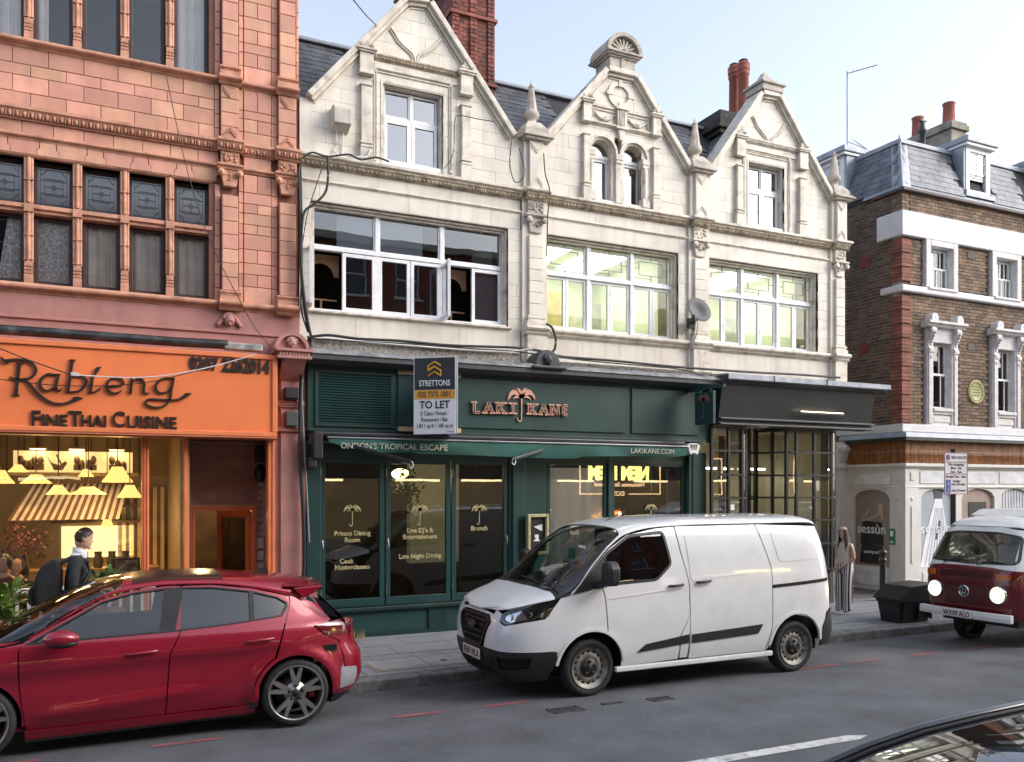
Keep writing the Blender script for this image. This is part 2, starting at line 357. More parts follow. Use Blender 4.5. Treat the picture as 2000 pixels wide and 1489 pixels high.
# mouldings
def roll(z0, z1, d, x0, x1, name, mat=m_tcm, y=WY):
 h = z1-z0; pr = [(y+.04, z1), (y-d*.55, z1)]+[(y-d*.55-d*.45*math.sin(t), z1-h*.62*(1-math.cos(t))/2) for t in [k*math.pi/6 for k in range(1, 7)]]+[(y-d*.5, z0+h*.3), (y-d*.3, z0+h*.3), (y-d*.25, z0+h*.12), (y-.01, z0+h*.1), (y-.01, z0), (y+.04, z0)]
 MB().mould(x0, x1, pr).build(name, mat, tb)
def eggdart(z0, z1, d, x0, x1, name='egg_and_dart', mat=m_tcm, y=WY, parent=None, step=.085, vary=True):
 parent = parent or tb; h = z1-z0; mb = MB()
 mb.mould(x0, x1, [(y+.04, z1), (y-d, z1), (y-d, z1-h*.25), (y-d*.85, z1-h*.3), (y-d*.3, z0+h*.12), (y-d*.3, z0), (y+.04, z0)])
 x = x0+step/2
 while x < x1-step*.4:
  mb.sphere((x, y-d*.58, z0+h*.42), step*.3, 6, 0, sz=h*.3/(step*.3)); mb.box(x+step*.45, x+step*.55, y-d*.75, y-d*.2, z0+h*.12, z1-h*.3); x += step
 return mb.build(name, mat, parent, 0, False)
roll(8.07, 8.18, .1, -2.3, 1.4, 'string_course'); roll(4.86, 5.0, .11, -2.3, 1.4, 'sill_course')
eggdart(7.12, 7.28, .11, -2.3, 1.4); roll(6.875, 6.95, .05, -2.3, 1.4, 'architrave_moulding')
# pilasters
for (px0, px1) in ((1.44, 1.69), (2.24, 2.5)):
 w_ = px1-px0; yp = WY-.1
 z = 5.14
 for h in (.19, .2, .2, .21, .19, .2, .17): block('pilaster_block', tb, m_tc, px0+.015, px1-.015, z, z+h, yp, .14); z += h
 z = 8.33
 for h in (.2, .26, .2, .26, .2, .26, .2, .3): block('pilaster_block', tb, m_tc, px0+.015, px1-.015, z, z+h, yp, .14); z += h
 for (za, zb) in ((4.99, 5.14), (8.18, 8.33)):
  MB().box(px0-.015, px1+.015, yp-.03, WY+.04, za, za+.085).mould(px0-.02, px1+.02, [(WY+.04, za+.15), (yp-.005, za+.15), (yp-.045, za+.135), (yp-.045, za+.115), (yp-.02, za+.1), (yp-.04, za+.085), (WY, za+.085)]).build('pilaster_base', m_tcm, tb)
 # panelled pedestal with chevrons between the cornices
 z = 7.28
 for h in (.2, .2, .2, .2): block('pilaster_block', tb, m_tc, px0, px1, z, z+h, yp+.02, .12); z += h
 ch = MB(); xm = (px0+px1)/2
 for zc, s in ((7.36, 1), (8.0, -1)):
  for t in (0, .035):
   ch.rod((px0+.03, yp+.012, zc-s*t), (xm, yp+.002, zc+s*(.1-t)), .014, .014); ch.rod((px1-.03, yp+.012, zc-s*t), (xm, yp+.002, zc+s*(.1-t)), .014, .014)
 ch.build('chevron_relief', m_tcm, tb)
 # capital: necking block with foliage, abacus, volutes
 cp = MB(); cp.box(px0, px1, yp, WY+.04, 6.78, 7.12)
 cp.mould(px0-.05, px1+.05, [(WY, 6.93), (yp-.06, 6.93), (yp-.06, 6.905), (yp-.03, 6.885), (yp-.02, 6.86), (WY, 6.86)])
 for s in (-1, 1):
  cp.lathe([(.01, -.05), (.05, -.05), (.05, -.02), (.028, .0), (.03, .04)], (xm+s*(w_/2-.0), yp-.005, 6.8), 10, ax='y'); cp.lathe([(.005, -.065), (.02, -.065), (.022, -.04)], (xm+s*(w_/2-.0), yp-.005, 6.8), 8, ax='y')
 for _ in range(26):
  u, v = random.uniform(-.4, .4), random.uniform(-.45, .45); cp.sphere((xm+u*w_, yp-.005, 7.02+v*.14), random.uniform(.012, .026), 5)
 for k in range(5): cp.sphere((xm+random.uniform(-.01, .01), yp-.01, 6.72+k*.035), .018-.002*k, 5)
 cp.prism([(px0+.04, 6.63), (px1-.04, 6.63), (px1-.01, 6.78), (px0+.01, 6.78)], yp+.005, WY).build('capital', m_tcm, tb, 0, False)
 roll(8.07, 8.18, .1, px0-.03, px1+.03, 'string_course', y=WY-.1); roll(4.86, 5.0, .11, px0-.03, px1+.03, 'sill_course', y=WY-.1); eggdart(7.12, 7.28, .1, px0-.05, px1+.05, y=WY-.1)
# panel between the pilasters: block courses
zc = [5.0, 5.24, 5.42, 5.58, 5.78, 6.0, 6.14, 6.3, 6.44, 6.6, 6.86]
for k in range(10):
 xs_ = [1.76, 2.15] if k % 2 == 0 else [1.76, 1.95, 2.15]
 for a, b in zip(xs_, xs_[1:]): block('block', tb, m_tc, a, b, zc[k], zc[k+1], WY-.012, .09)
 block('block', tb, m_tc, 1.69, 1.76, zc[k], zc[k+1], WY+.0, .09); block('block', tb, m_tc, 2.15, 2.24, zc[k], zc[k+1], WY+.0, .09)
zc = [7.28, 7.47, 7.66, 7.78, 7.98, 8.08]
for k in range(4):
 xs_ = [1.76, 2.15] if k % 2 == 0 else [1.76, 1.95, 2.15]
 for a, b in zip(xs_, xs_[1:]): block('block', tb, m_tc, a, b, zc[k], zc[k+1] if k < 3 else 8.08, WY-.012, .09)
 block('block', tb, m_tc, 1.69, 1.76, zc[k], zc[k+1] if k < 3 else 8.08, WY+.0, .09); block('block', tb, m_tc, 2.15, 2.24, zc[k], zc[k+1] if k < 3 else 8.08, WY+.0, .09)
block('block', tb, m_tc, 1.76, 2.15, 6.95, 7.125, WY-.012, .09)
zc = [8.18, 8.42, 8.62, 8.76, 8.96, 9.14, 9.36, 9.56, 9.8, 10.1, 10.4]
for k in range(10):
 xs_ = [1.76, 2.15] if k % 2 == 0 else [1.76, 1.95, 2.15]
 for a, b in zip(xs_, xs_[1:]): block('block', tb, m_tc, a, b, zc[k], zc[k+1], WY-.012, .09)
 block('block', tb, m_tc, 1.69, 1.76, zc[k], zc[k+1], WY, .09); block('block', tb, m_tc, 2.15, 2.24, zc[k], zc[k+1], WY, .09); block('block', tb, m_tc, 2.5, 2.545, zc[k], zc[k+1], WY-.03, .09)
for (za, zb) in ((8.07, 8.18), (4.86, 5.0)): roll(za, zb, .09, 1.72, 2.21, 'string_course')
eggdart(7.12, 7.28, .1, 1.74, 2.19); roll(6.875, 6.95, .05, 1.7, 2.24, 'architrave_moulding')
# jamb stack right of the windows
for (z0, z1, n) in ((5.0, 6.66, 9), (8.18, 10.3, 9)):
 for k in range(n):
  a, b = z0+(z1-z0)*k/n, z0+(z1-z0)*(k+1)/n
  block('jamb_block', tb, m_tc, 1.365, 1.44, a, b, WY+.0, .09); block('jamb_block', tb, m_tc, 1.294, 1.365, a, b, WY+.05, .12)
# mullions: shaft of three rolls with fretted foot
def mullion_mesh(h, foot=True):
 m = MB(); w_ = .1
 m.box(-.045, .045, .03, .22, 0, h); z0 = .3 if foot else .03
 m.lathe([(.026, z0), (.026, h)], (0, .03, 0), 8); m.lathe([(.018, z0), (.018, h)], (-.04, .045, 0), 8); m.lathe([(.018, z0), (.018, h)], (.04, .045, 0), 8)
 if foot:
  m.box(-.052, .052, -.002, .1, 0, .13)
  for r in range(3):
   for c in (-1, 0, 1): m.box(c*.036-.013, c*.036+.013, -.004, .06, .14+r*.045, .14+r*.045+.03)
  m.box(-.046, .046, .01, .1, .12, .3)
 for k in range(1, int(h/.32)+1): m.box(-.056, .056, .0, .1, k*.32, k*.32+.006)
 return m.mesh('mullion', m_tcm)
ml, mu, mt = mullion_mesh(.955), mullion_mesh(.62, False), mullion_mesh(1.4)
for a, b in zip(COLS, COLS[1:]):
 xm = (a[1]+b[0])/2
 inst(ml, 'mullion', tb, (xm, WY, 5.0)); inst(mu, 'mullion', tb, (xm, WY, 6.045)); inst(mt, 'mullion', tb, (xm, WY, 8.175))
 B('mullion_boss', tb, m_tcm, xm-.055, xm+.055, WY-.012, WY+.1, 5.945, 6.05, .004)
for x0, x1 in COLS:
 q = MB(); pr = [(WY+.2, 6.05), (WY+.012, 6.05), (WY+.012, 6.0), (WY+.05, 5.985), (WY+.05, 5.95), (WY+.2, 5.94)]
 q.mould(x0-.04, x1+.04, pr).build('transom', m_tcm, tb)
 MB().mould(x0-.05, x1+.05, [(WY+.2, 6.7), (WY+.0, 6.7), (WY+.015, 6.675), (WY+.07, 6.66), (WY+.2, 6.66)]).build('lintel_soffit', m_tcm, tb)
def framed(parent, x0, x1, z0, z1, y, fw, fm, gm, d=.06, bot=None, name='window'):
 bot = bot or fw; m = MB(); m.box(x0, x0+fw, y, y+d, z0, z1).box(x1-fw, x1, y, y+d, z0, z1).box(x0+fw, x1-fw, y, y+d, z1-fw, z1).box(x0+fw, x1-fw, y, y+d, z0, z0+bot)
 f = m.build(name, fm, parent, .004, False)
 p = MB().add([(x0+fw-.005, y+d*.5, z0+bot-.005), (x1-fw+.005, y+d*.5, z0+bot-.005), (x1-fw+.005, y+d*.5, z1-fw+.005), (x0+fw-.005, y+d*.5, z1-fw+.005)], [(0, 1, 2, 3)]).build('pane', gm, f, 0, False)
 return f
def drape(parent, x0, x1, z0, z1, y, mat, amp=.018, waves=5, name='curtain', lean=0.):
 n = max(12, int(waves*8)); vs = []
 for j, z in enumerate((z0, (z0+z1)/2, z1)):
  for i in range(n+1):
   t = i/n; vs.append((x0+(x1-x0)*t+lean*(1-j/2)*(1-t), y+amp*math.sin(t*waves*2*math.pi+math.sin(t*9))*(1+.3*(1-j)), z))
 return MB().add(vs, [(j*(n+1)+i, j*(n+1)+i+1, (j+1)*(n+1)+i+1, (j+1)*(n+1)+i) for j in range(2) for i in range(n)], 0, True).build(name, mat, parent, 0, False)
for k, (x0, x1) in enumerate(COLS):
 f = framed(tb, x0, x1, 6.05, 6.66, WY+.17, .045, m_brown, g_leaded)
 a, b, z0, z1 = x0+.045, x1-.045, 6.095, 6.615; xm, zm = (a+b)/2, (z0+z1)/2; m = MB(); yy = WY+.188
 def ln(*p):
  for (u, v), (s, t) in zip(p, p[1:]): m.rod((u, yy, v), (s, yy, t), .0045, .005)
 ln((a+.03, z0), (a+.03, z1)); ln((b-.03, z0), (b-.03, z1)); ln((a, z0+.03), (b, z0+.03)); ln((a, z1-.03), (b, z1-.03))
 ln((a+.03, z0+.12), (a+.11, z0+.03)); ln((b-.03, z0+.12), (b-.11, z0+.03)); ln((a+.03, z1-.12), (a+.11, z1-.03)); ln((b-.03, z1-.12), (b-.11, z1-.03))
 ln((xm-.11, zm-.11), (xm+.11, zm-.11), (xm+.11, zm+.11), (xm-.11, zm+.11), (xm-.11, zm-.11)); ln((xm, zm-.11), (xm, zm+.11)); ln((xm-.11, zm), (xm+.11, zm)); ln((a+.03, z0+.17), (b-.03, z0+.17)); ln((a+.03, z1-.17), (b-.03, z1-.17))
 ln(*[(xm+.03*math.cos(t), zm+.03*math.sin(t)) for t in [j*math.pi/4 for j in range(9)]])
 m.build('leading', m_lead, f, 0, False)
 B('pane_backing', tb, M('grey_pane_backing', (.42, .4, .4), .9), x0, x1, WY+.3, WY+.31, 6.06, 6.65)  # grey backing board added to lighten the dark leaded panes
 framed(tb, x0, x1, 5.0, 5.945, WY+.17, .05, m_brown, g_old, bot=.085)
 framed(tb, x0, x1, 8.18, 9.57, WY+.17, .05, m_brown, g_old, bot=.06)
 if k == 1: drape(tb, x0+.27, x1-.05, 5.03, 5.9, WY+.235, m_lace, .012, 3, lean=-.12)
 elif k == 2: drape(tb, x0+.03, x1-.03, 5.03, 5.93, WY+.235, m_lace, .012, 2)
 elif k in (3, 4, 5, 0): drape(tb, x0+.02, x1-.02, 5.03, 5.93, WY+.245, m_curt2, .02, 3+k % 2)
 if k in (0, 1, 5): drape(tb, x0+.02, x1-.02, 8.2, 9.5, WY+.245, m_curt, .02, 4)
 if k == 2: drape(tb, x0+.02, x0+.17, 8.2, 9.5, WY+.245, m_curt, .018, 2)
# painted band below the sill
MB().mould(-2.3, 2.56, [(WY+.05, 4.86), (WY-.01, 4.86), (WY-.01, 4.585), (WY-.04, 4.57), (WY-.04, 4.545), (WY-.01, 4.53), (WY-.01, 4.2), (WY+.05, 4.2)]).build('painted_band', m_mauve, tb)
def face_relief(parent, c, s, mat, name='carved_head'):
 m = MB(); x, y, z = c
 m.sphere((x, y, z), s, 12, sz=1.25, sy=.8); m.sphere((x, y-s*.75, z-s*.1), s*.2, 6, sz=1.5); m.sphere((x-s*.42, y-s*.5, z-s*.3), s*.33, 6); m.sphere((x+s*.42, y-s*.5, z-s*.3), s*.33, 6)
 m.sphere((x, y-s*.55, z-s*.72), s*.32, 6, sz=.6); m.sphere((x, y-s*.6, z-s*.95), s*.28, 6); m.sphere((x-s*.38, y-s*.62, z+.12*s), s*.13, 6); m.sphere((x+s*.38, y-s*.62, z+.12*s), s*.13, 6)
 m.sphere((x-s*.38, y-s*.55, z+.36*s), s*.26, 6, sz=.4); m.sphere((x+s*.38, y-s*.55, z+.36*s), s*.26, 6, sz=.4)
 for k in range(11):
  t = math.pi*(k/10); m.sphere((x+math.cos(t)*s*1.02, y-s*.1, z+s*.35+math.sin(t)*s*.85), s*.3, 6)
 return m.build(name, mat, parent, 0, False)
face_relief(tb, (1.56, WY-.06, 4.73), .075, m_mauve)
wg = MB()
for s in (-1, 1):
 for k in range(4): wg.sphere((1.56+s*(.07+.025*k), WY-.03, 4.76-.03*k), .035, 6, sz=1.3)
wg.build('carved_scrolls', m_mauve, tb, 0, False)
# restaurant shopfront below the terracotta wall
m_or = M('orange_sign_paint', (.78, .2, .065), .42, var=.05, vs=2, streak=.06, bump=.03, bs=20, dirt=(.55, .12, .05), dsc=4, damt=.35)
m_orf = M('orange_frame_paint', (.72, .2, .075), .45, var=.07, vs=5)
m_letter = M('dark_letter_metal', (.035, .026, .022), .4, .3, var=.2)
m_pipe = M('black_pipe', (.022, .022, .024), .4, var=.3, vs=4, dirt=(.3, .3, .3), dsc=6, damt=.25)
m_tile = M('mauve_brick_tile', (.36, .16, .135), .4, var=.1, vs=8, rnd=.2, spec=.5)
m_grout = M('grout', (.5, .37, .33), .8)
rs = thing('restaurant_shopfront', 'orange restaurant shopfront with lit dining window and recessed brick entrance', 'shopfront')
# sign box
sg = thing('restaurant_sign', 'long bright orange sign board with dark raised lettering above the dining window', 'sign')
SY = 12.3
MB().box(-2.4, 2.15, SY, 12.66, 3.06, 4.2).build('board', m_or, sg, .006)
fr = MB(); fr.box(-2.4, 2.155, SY-.03, SY+.002, 4.135, 4.205).box(-2.4, 2.155, SY-.03, SY+.002, 3.05, 3.115).box(2.085, 2.157, SY-.03, SY+.002, 3.115, 4.135); fr.build('frame', m_orf, sg, .01)
MB().mould(-2.4, 2.15, [(SY+.3, 3.05), (SY-.02, 3.05), (SY-.03, 3.03), (SY+.0, 3.01), (SY+.3, 3.01)]).build('bottom_trim', M('copper_trim', (.42, .13, .06), .3, .4), sg)
def stroke(mb, pts, conv, Y, d=.035):
 P = [(conv(x, y), w_) for x, y, w_ in pts]; Lf = []; Rt = []
 dense = []
 for i in range(len(P)-1):           # catmull-rom
  p0, p1, p2, p3 = P[max(i-1, 0)], P[i], P[i+1], P[min(i+2, len(P)-1)]
  for k in range(4):
   t = k/4; f = lambda a, b, c, e: .5*(2*b+(c-a)*t+(2*a-5*b+4*c-e)*t*t+(3*b-a-3*c+e)*t**3)
   dense.append((f(p0[0][0], p1[0][0], p2[0][0], p3[0][0]), f(p0[0][1], p1[0][1], p2[0][1], p3[0][1]), p1[1]+(p2[1]-p1[1])*t))
 dense.append((P[-1][0][0], P[-1][0][1], P[-1][1]))
 for i, (x, z, w_) in enumerate(dense):
  a, b = dense[max(i-1, 0)], dense[min(i+1, len(dense)-1)]; dx, dz = b[0]-a[0], b[1]-a[1]; L = math.hypot(dx, dz) or 1
  Lf.append((x-dz/L*w_/2, z+dx/L*w_/2)); Rt.append((x+dz/L*w_/2, z-dx/L*w_/2))
 n = len(dense); vs = []
 for yy in (Y-d, Y): vs += [(x, yy, z) for x, z in Lf]+[(x, yy, z) for x, z in Rt]
 fs = []
 for i in range(n-1):
  fs += [(i, i+1, n+i+1, n+i), (2*n+i, 3*n+i, 3*n+i+1, 2*n+i+1), (i, 2*n+i, 2*n+i+1, i+1), (n+i, n+i+1, 3*n+i+1, 3*n+i)]
 fs += [(0, n, 3*n, 2*n), (n-1, 3*n-1, 4*n-1, 2*n-1)]
 mb.add(vs, fs)
def cA(x, y): return PY(x/9.925, 640+y/9.925, SY-.02)
def cB(x, y): return PY(x/2.4817, 640+y/2.4817, SY-.02)
ka, kb = .00612/9.925, .0061/2.4817*1.0
def SA(*p): return [(x, y, w_*ka*1.0) for x, y, w_ in p]
def SB(*p): return [(x, y, w_*kb*1.0) for x, y, w_ in p]
for nm, A, Bs in (('letter_r', [SA((110,640,45),(250,625,45),(400,620,42),(520,640,42),(620,690,48),(690,780,52),(690,860,52),(640,940,48),(560,985,38),(450,1000,36),(330,1000,36),(230,985,30),(195,950,12)), SA((22,560,5),(60,620,45),(120,665,62),(165,698,15)), SA((385,690,72),(360,850,62),(340,1000,60),(325,1150,56),(310,1300,62)), SA((235,1310,24),(380,1310,24)), SA((315,690,20),(465,690,20)), SA((480,1000,25),(580,1100,52),(700,1250,58),(830,1360,54),(960,1440,48),(1100,1478,44),(1250,1475,40),(1380,1435,50),(1450,1392,90),(1520,1370,70),(1605,1375,5))], []),
 ('letter_a', [SA((1180,905,15),(1080,915,32),(940,905,42),(840,960,48),(775,1060,54),(790,1150,52),(870,1220,42),(960,1220,38),(1050,1160,35)), SA((1140,910,42),(1115,1000,54),(1090,1120,54),(1100,1200,52),(1150,1225,42),(1205,1175,12))], []),
 ('letter_b', [SA((1405,640,62),(1385,750,58),(1365,900,58),(1345,1050,58),(1320,1240,54)), SA((1345,630,20),(1465,630,20)), SA((1380,970,20),(1500,935,38),(1610,950,48),(1670,1020,58),(1650,1120,54),(1560,1220,44),(1450,1245,32),(1270,1247,20))], []),
 ('letter_i', [SA((1805,930,54),(1790,1000,54),(1770,1130,54),(1755,1240,48)), SA((1705,1255,22),(1790,1258,26),(1860,1245,28),(1925,1205,30),(1945,1150,14)), SA((1965,762,5),(1890,805,82),(1868,860,60),(1838,925,14))], []),
 ('letter_e', [], [SB((515,288,7),(560,284,8),(598,275,9),(592,254,10),(560,243,9),(530,255,11),(517,285,13),(530,310,12),(560,320,10),(592,304,4))]),
 ('letter_n', [], [SB((640,246,14),(637,285,12),(632,320,13)), SB((637,268,5),(662,250,9),(688,252,11),(700,275,12),(697,300,12),(702,318,11),(724,318,4))]),
 ('letter_g', [], [SB((848,247,6),(800,245,10),(765,265,11),(755,295,12),(775,317,10),(810,312,8),(830,290,6)), SB((842,248,11),(832,300,11),(825,345,11),(800,378,10),(760,388,10),(720,380,10),(705,362,9),(725,347,8),(790,350,9),(860,350,9),(890,337,18),(905,326,20),(928,321,3))])):
 mb = MB()
 for s in A: stroke(mb, s, cA, SY)
 for s in Bs: stroke(mb, s, cB, SY)
 mb.build(nm, m_letter, sg)
xz = lambda x, y: PY(x, y, SY-.02)
for s, xa, xb, ya, yb in (('F', 59, 77, 801, 831), ('INE', 80, 130, 809.5, 831), ('T', 134, 160, 802, 832), ('HAI', 157, 206, 811, 832.5), ('C', 218, 243, 803, 833), ('UISINE', 247, 344, 814, 835)):
 (X0, Z0), (X1, Z1) = xz(xa, yb), xz(xb, ya)
 o = text(s, X0, Z0, SY-.016, (Z1-Z0)/.73, m_letter, sg, .03, .004, align='LEFT', width=X1-X0)
for s, xa, xb, ya, yb in (('0207', 370, 428, 700, 719), ('2262014', 434, 527, 704, 724)):
 (X0, Z0), (X1, Z1) = xz(xa, yb), xz(xb, ya)
 text(s, X0, Z0, SY-.012, (Z1-Z0)/.73, m_letter, sg, .022, .012, align='LEFT', width=X1-X0)
# gutter pipe over the sign
gp = MB().tube([(-2.4, 12.42, 4.32), (-.6, 12.42, 4.325), (.8, 12.42, 4.32), (1.5, 12.42, 4.33)], .065, 12).build('drain_pipe', m_pipe)
tag(gp, 'fat black pipe running along the top of the orange sign', 'pipe')
B('pipe_end', gp, M('grey_flashing', (.3, .3, .29), .7, var=.4, vs=9), 1.45, 1.97, 12.36, 12.5, 4.26, 4.36, .02)
# pilaster with console and carved head
pl = thing('shop_pilaster', 'mauve painted pilaster with carved cherub head at the right end of the orange sign', 'pilaster')
m = MB(); m.box(2.25, 2.53, 12.55, 12.78, .06, 4.2).box(2.17, 2.62, 12.6, 12.78, .06, 4.2); m.build('shaft', m_mauve, pl, .008)
for (za, zb, e) in ((3.53, 3.6, .05), (3.5, 3.53, .035), (3.15, 3.21, .045), (1.0, 1.06, .02), (.95, .99, .03), (.68, .8, .07), (.62, .68, .045), (.06, .62, .05)): B('band', pl, m_mauve, 2.25-e, 2.53+e, 12.55-e, 12.7, za, zb, .006)
m = MB(); m.prism([(12.2, 4.17), (12.62, 4.17), (12.62, 3.86), (12.52, 3.9), (12.42, 3.98), (12.3, 4.08)], 2.22, 2.55, 'x')
m.box(2.14, 2.62, 12.16, 12.7, 4.16, 4.2).box(2.16, 2.6, 12.18, 12.7, 4.2, 4.26).box(2.12, 2.64, 12.14, 12.7, 4.26, 4.3)
for k in range(10): m.box(2.17+k*.043, 2.195+k*.043, 12.165, 12.2, 4.2, 4.25)
m.build('console', m_mauve, pl, .004)
m = MB(); arc = [(2.38+.25*math.cos(t), 4.3+.27*math.sin(t)) for t in [math.pi*k/14 for k in range(15)]]; arc2 = [(2.38+.2*math.cos(t), 4.3+.215*math.sin(t)) for t in [math.pi*k/14 for k in range(15)]]
m.prism(arc, 12.4, 12.72)
for i in range(14): m.prism([arc[i], arc[i+1], arc2[i+1], arc2[i]], 12.34, 12.41)
m.build('round_pediment', m_mauve, pl); face_relief(pl, (2.38, 12.37, 4.41), .065, M('weathered_terracotta_head', (.42, .22, .17), .7, var=.2, vs=20))
jb = MB().box(2.3, 2.48, 12.42, 12.545, 3.22, 3.44).build('junction_box', M('grey_plastic', (.06, .062, .065), .6), None, .02)
tag(jb, 'small dark grey junction box, the lower of two on the mauve pilaster', 'junction box')
jb = MB().box(2.29, 2.48, 12.38, 12.54, 3.62, 3.78).prism([(2.31, 3.6), (2.46, 3.6), (2.48, 3.62), (2.29, 3.62)], 12.4, 12.54).build('floodlight', M('black_plastic', (.015, .015, .016), .5), None, .01)
tag(jb, 'black floodlight housing, the upper of two boxes on the mauve pilaster', 'floodlight')
# frames of the shop window and entrance
SW = 12.62
f = MB(); f.box(.405, .5, SW-.05, SW+.1, .06, 3.02).box(.945, 1.0, SW-.03, SW+.1, .06, 3.02).box(2.075, 2.17, SW-.06, SW+.14, .06, 3.03).box(2.13, 2.16, SW-.075, SW+.0, .06, 3.03).box(.435, .45, SW-.065, SW, .06, 3.02).box(.47, .485, SW-.065, SW, .06, 3.02)
f.box(-2.4, 1.0, SW-.05, SW+.1, .45, .56).box(-2.4, 1.0, SW-.02, SW+.15, .06, .45); f.build('frame', m_orf, rs, .006)
gsh = GLASS('shop_glass', (.96, .97, .95), .035, .85)
MB().add([(-2.4, SW+.02, .56), (.41, SW+.02, .56), (.41, SW+.02, 3.03), (-2.4, SW+.02, 3.03)], [(0, 1, 2, 3)]).build('shop_window', gsh, rs, 0, False)
MB().add([(.5, SW+.02, .56), (.95, SW+.02, .56), (.95, SW+.02, 3.03), (.5, SW+.02, 3.03)], [(0, 1, 2, 3)]).build('shop_window', gsh, rs, 0, False)
B('roller_edge', rs, M('cream_plastic', (.6, .56, .48), .6), .905, .925, SW+.05, SW+.09, .56, 3.0)
# tiled entrance recess
EY = 13.55
B('soffit', rs, M('dark_red_soffit', (.12, .03, .02), .7), 1.0, 2.17, SW-.1, EY+.1, 3.03, 3.08)
B('entrance_floor', rs, M('entrance_tile', (.18, .1, .08), .5), .95, 2.2, SW, EY+1.5, .05, .09)
m = MB(); m.box(.98, 1.15, EY+.012, EY+.1, .06, 3.03).box(2.0, 2.25, EY+.012, EY+.1, .06, 3.03).box(1.15, 2.0, EY+.012, EY+.1, 2.06, 3.03).box(2.215, 2.25, SW, EY, .06, 3.03); m.build('entrance_wall', m_grout, rs)
bw, bh = .155, .054
bme = blockmesh(m_tile, bw-.008, .02, bh-.008, .002); hme = blockmesh(m_tile, bw/2-.008, .02, bh-.008, .002)
r = 0; z = .09
while z < 3.0:
 x = 1.0-(r % 2)*bw/2
 while x < 2.2:
  if z > 2.05 or x+bw < 1.1 or x > 2.03:
   if x >= .995 and x+bw <= 2.21: inst(bme, 'brick', rs, (x+bw/2, EY, z+bh/2))
   elif x < .995 and x+bw > 1.02: inst(hme, 'brick', rs, (x+bw*.75, EY, z+bh/2))
  elif x < 1.1: inst(hme, 'brick', rs, (x+bw*.25, EY, z+bh/2)) if x > .98 else None
  elif x+bw/2 > 2.06: inst(hme, 'brick', rs, (x+bw*.75, EY, z+bh/2))
  x += bw
 z += bh; r += 1
# side return of the recess
r = 0; z = .09; sm = MB()
while z < 3.0:
 y = SW+.15-(r % 2)*bw/2
 while y < EY-.02:
  a, b = max(y, SW+.15)+.004, min(y+bw, EY)-.004
  if b-a > .02: sm.box(2.2, 2.216, a, b, z+.004, z+bh-.004)
  y += bw
 z += bh; r += 1
tag(sm.build('side_bricks', m_tile, rs, 0, False), kind='stuff')
dm = MB(); dm.box(1.1, 1.17, EY-.05, EY+.08, .09, 2.06).box(1.98, 2.06, EY-.05, EY+.08, .09, 2.06).box(1.17, 1.98, EY-.05, EY+.08, 1.99, 2.065).box(1.13, 1.15, EY-.065, EY, .09, 2.04).box(2.01, 2.03, EY-.065, EY, .09, 2.04).box(1.15, 2.01, EY-.065, EY, 2.02, 2.04); dm.build('door_frame', m_orf, rs, .004)
dl = MB(); t = R(60)
def dleaf(u0, u1, z0, z1, d0=-.02, d1=.02):
 p = []
 for u, d in ((u0, d0), (u1, d0), (u1, d1), (u0, d1)): p.append((1.975-u*math.cos(t)-d*math.sin(t), EY+.06+u*math.sin(t)-d*math.cos(t)))
 dl.prism(p, z0, z1, 'z')
for a in ((0, .09, .1, 1.98), (.7, .79, .1, 1.98), (.09, .7, 1.88, 1.98), (.09, .7, .1, .3)): dleaf(*a)
lf = dl.build('door', m_orf, rs); dl = MB(); dleaf(.09, .7, .3, 1.88, -.003, .003); dl.build('pane', g_old, lf)
hall = MB(); hall.box(1.0, 2.4, 16.2, 16.25, 0, 2.4).box(2.38, 2.42, EY+.11, 16.2, 0, 2.4).box(1.0, 1.04, EY+.11, 16.2, 0, 2.4).box(1.0, 2.4, EY+.11, 16.2, 2.2, 2.24); hall.build('hall', M('dark_hall', (.12, .075, .045), .8, var=.3), rs)
wl = MB().lathe([(.0, 0), (.05, .0), (.09, .1), (.09, .2), (.03, .28)], (2.1, EY-.12, 2.42), 10).build('wall_lamp', M('black_plastic', (.015, .015, .016), .5)); tag(wl, 'small dark round wall lamp on the brick beside the restaurant entrance', 'wall lamp')
cmr = MB().box(2.02, 2.14, EY-.22, EY-.05, 2.72, 2.98).build('camera_housing', MATS['black_plastic'], None, .02); tag(cmr, 'black box shaped speaker high in the entrance corner of the restaurant', 'speaker')
sw = MB()
for k, (z0, z1) in enumerate(((1.4, 1.56), (1.22, 1.36), (1.05, 1.18))): sw.box(2.07, 2.17, EY-.025, EY-.002, z0, z1)
tag(sw.build('entry_panel', M('off_white_plastic', (.5, .46, .42), .5), None, .004), 'pale switch and bell plates beside the restaurant door', 'bell panel')
mp = MB().add([(2.195, SW+.25, .65), (2.195, EY-.35, .65), (2.195, EY-.35, 1.5), (2.195, SW+.25, 1.5)], [(0, 1, 2, 3)]).box(2.185, 2.197, SW+.22, EY-.32, .62, 2.05).build('menu_board', M('menu_print', (.4, .3, .28), .4, var=.5, vs=25), None); tag(mp, 'tall pale printed menu panel on the side wall of the entrance', 'menu board')
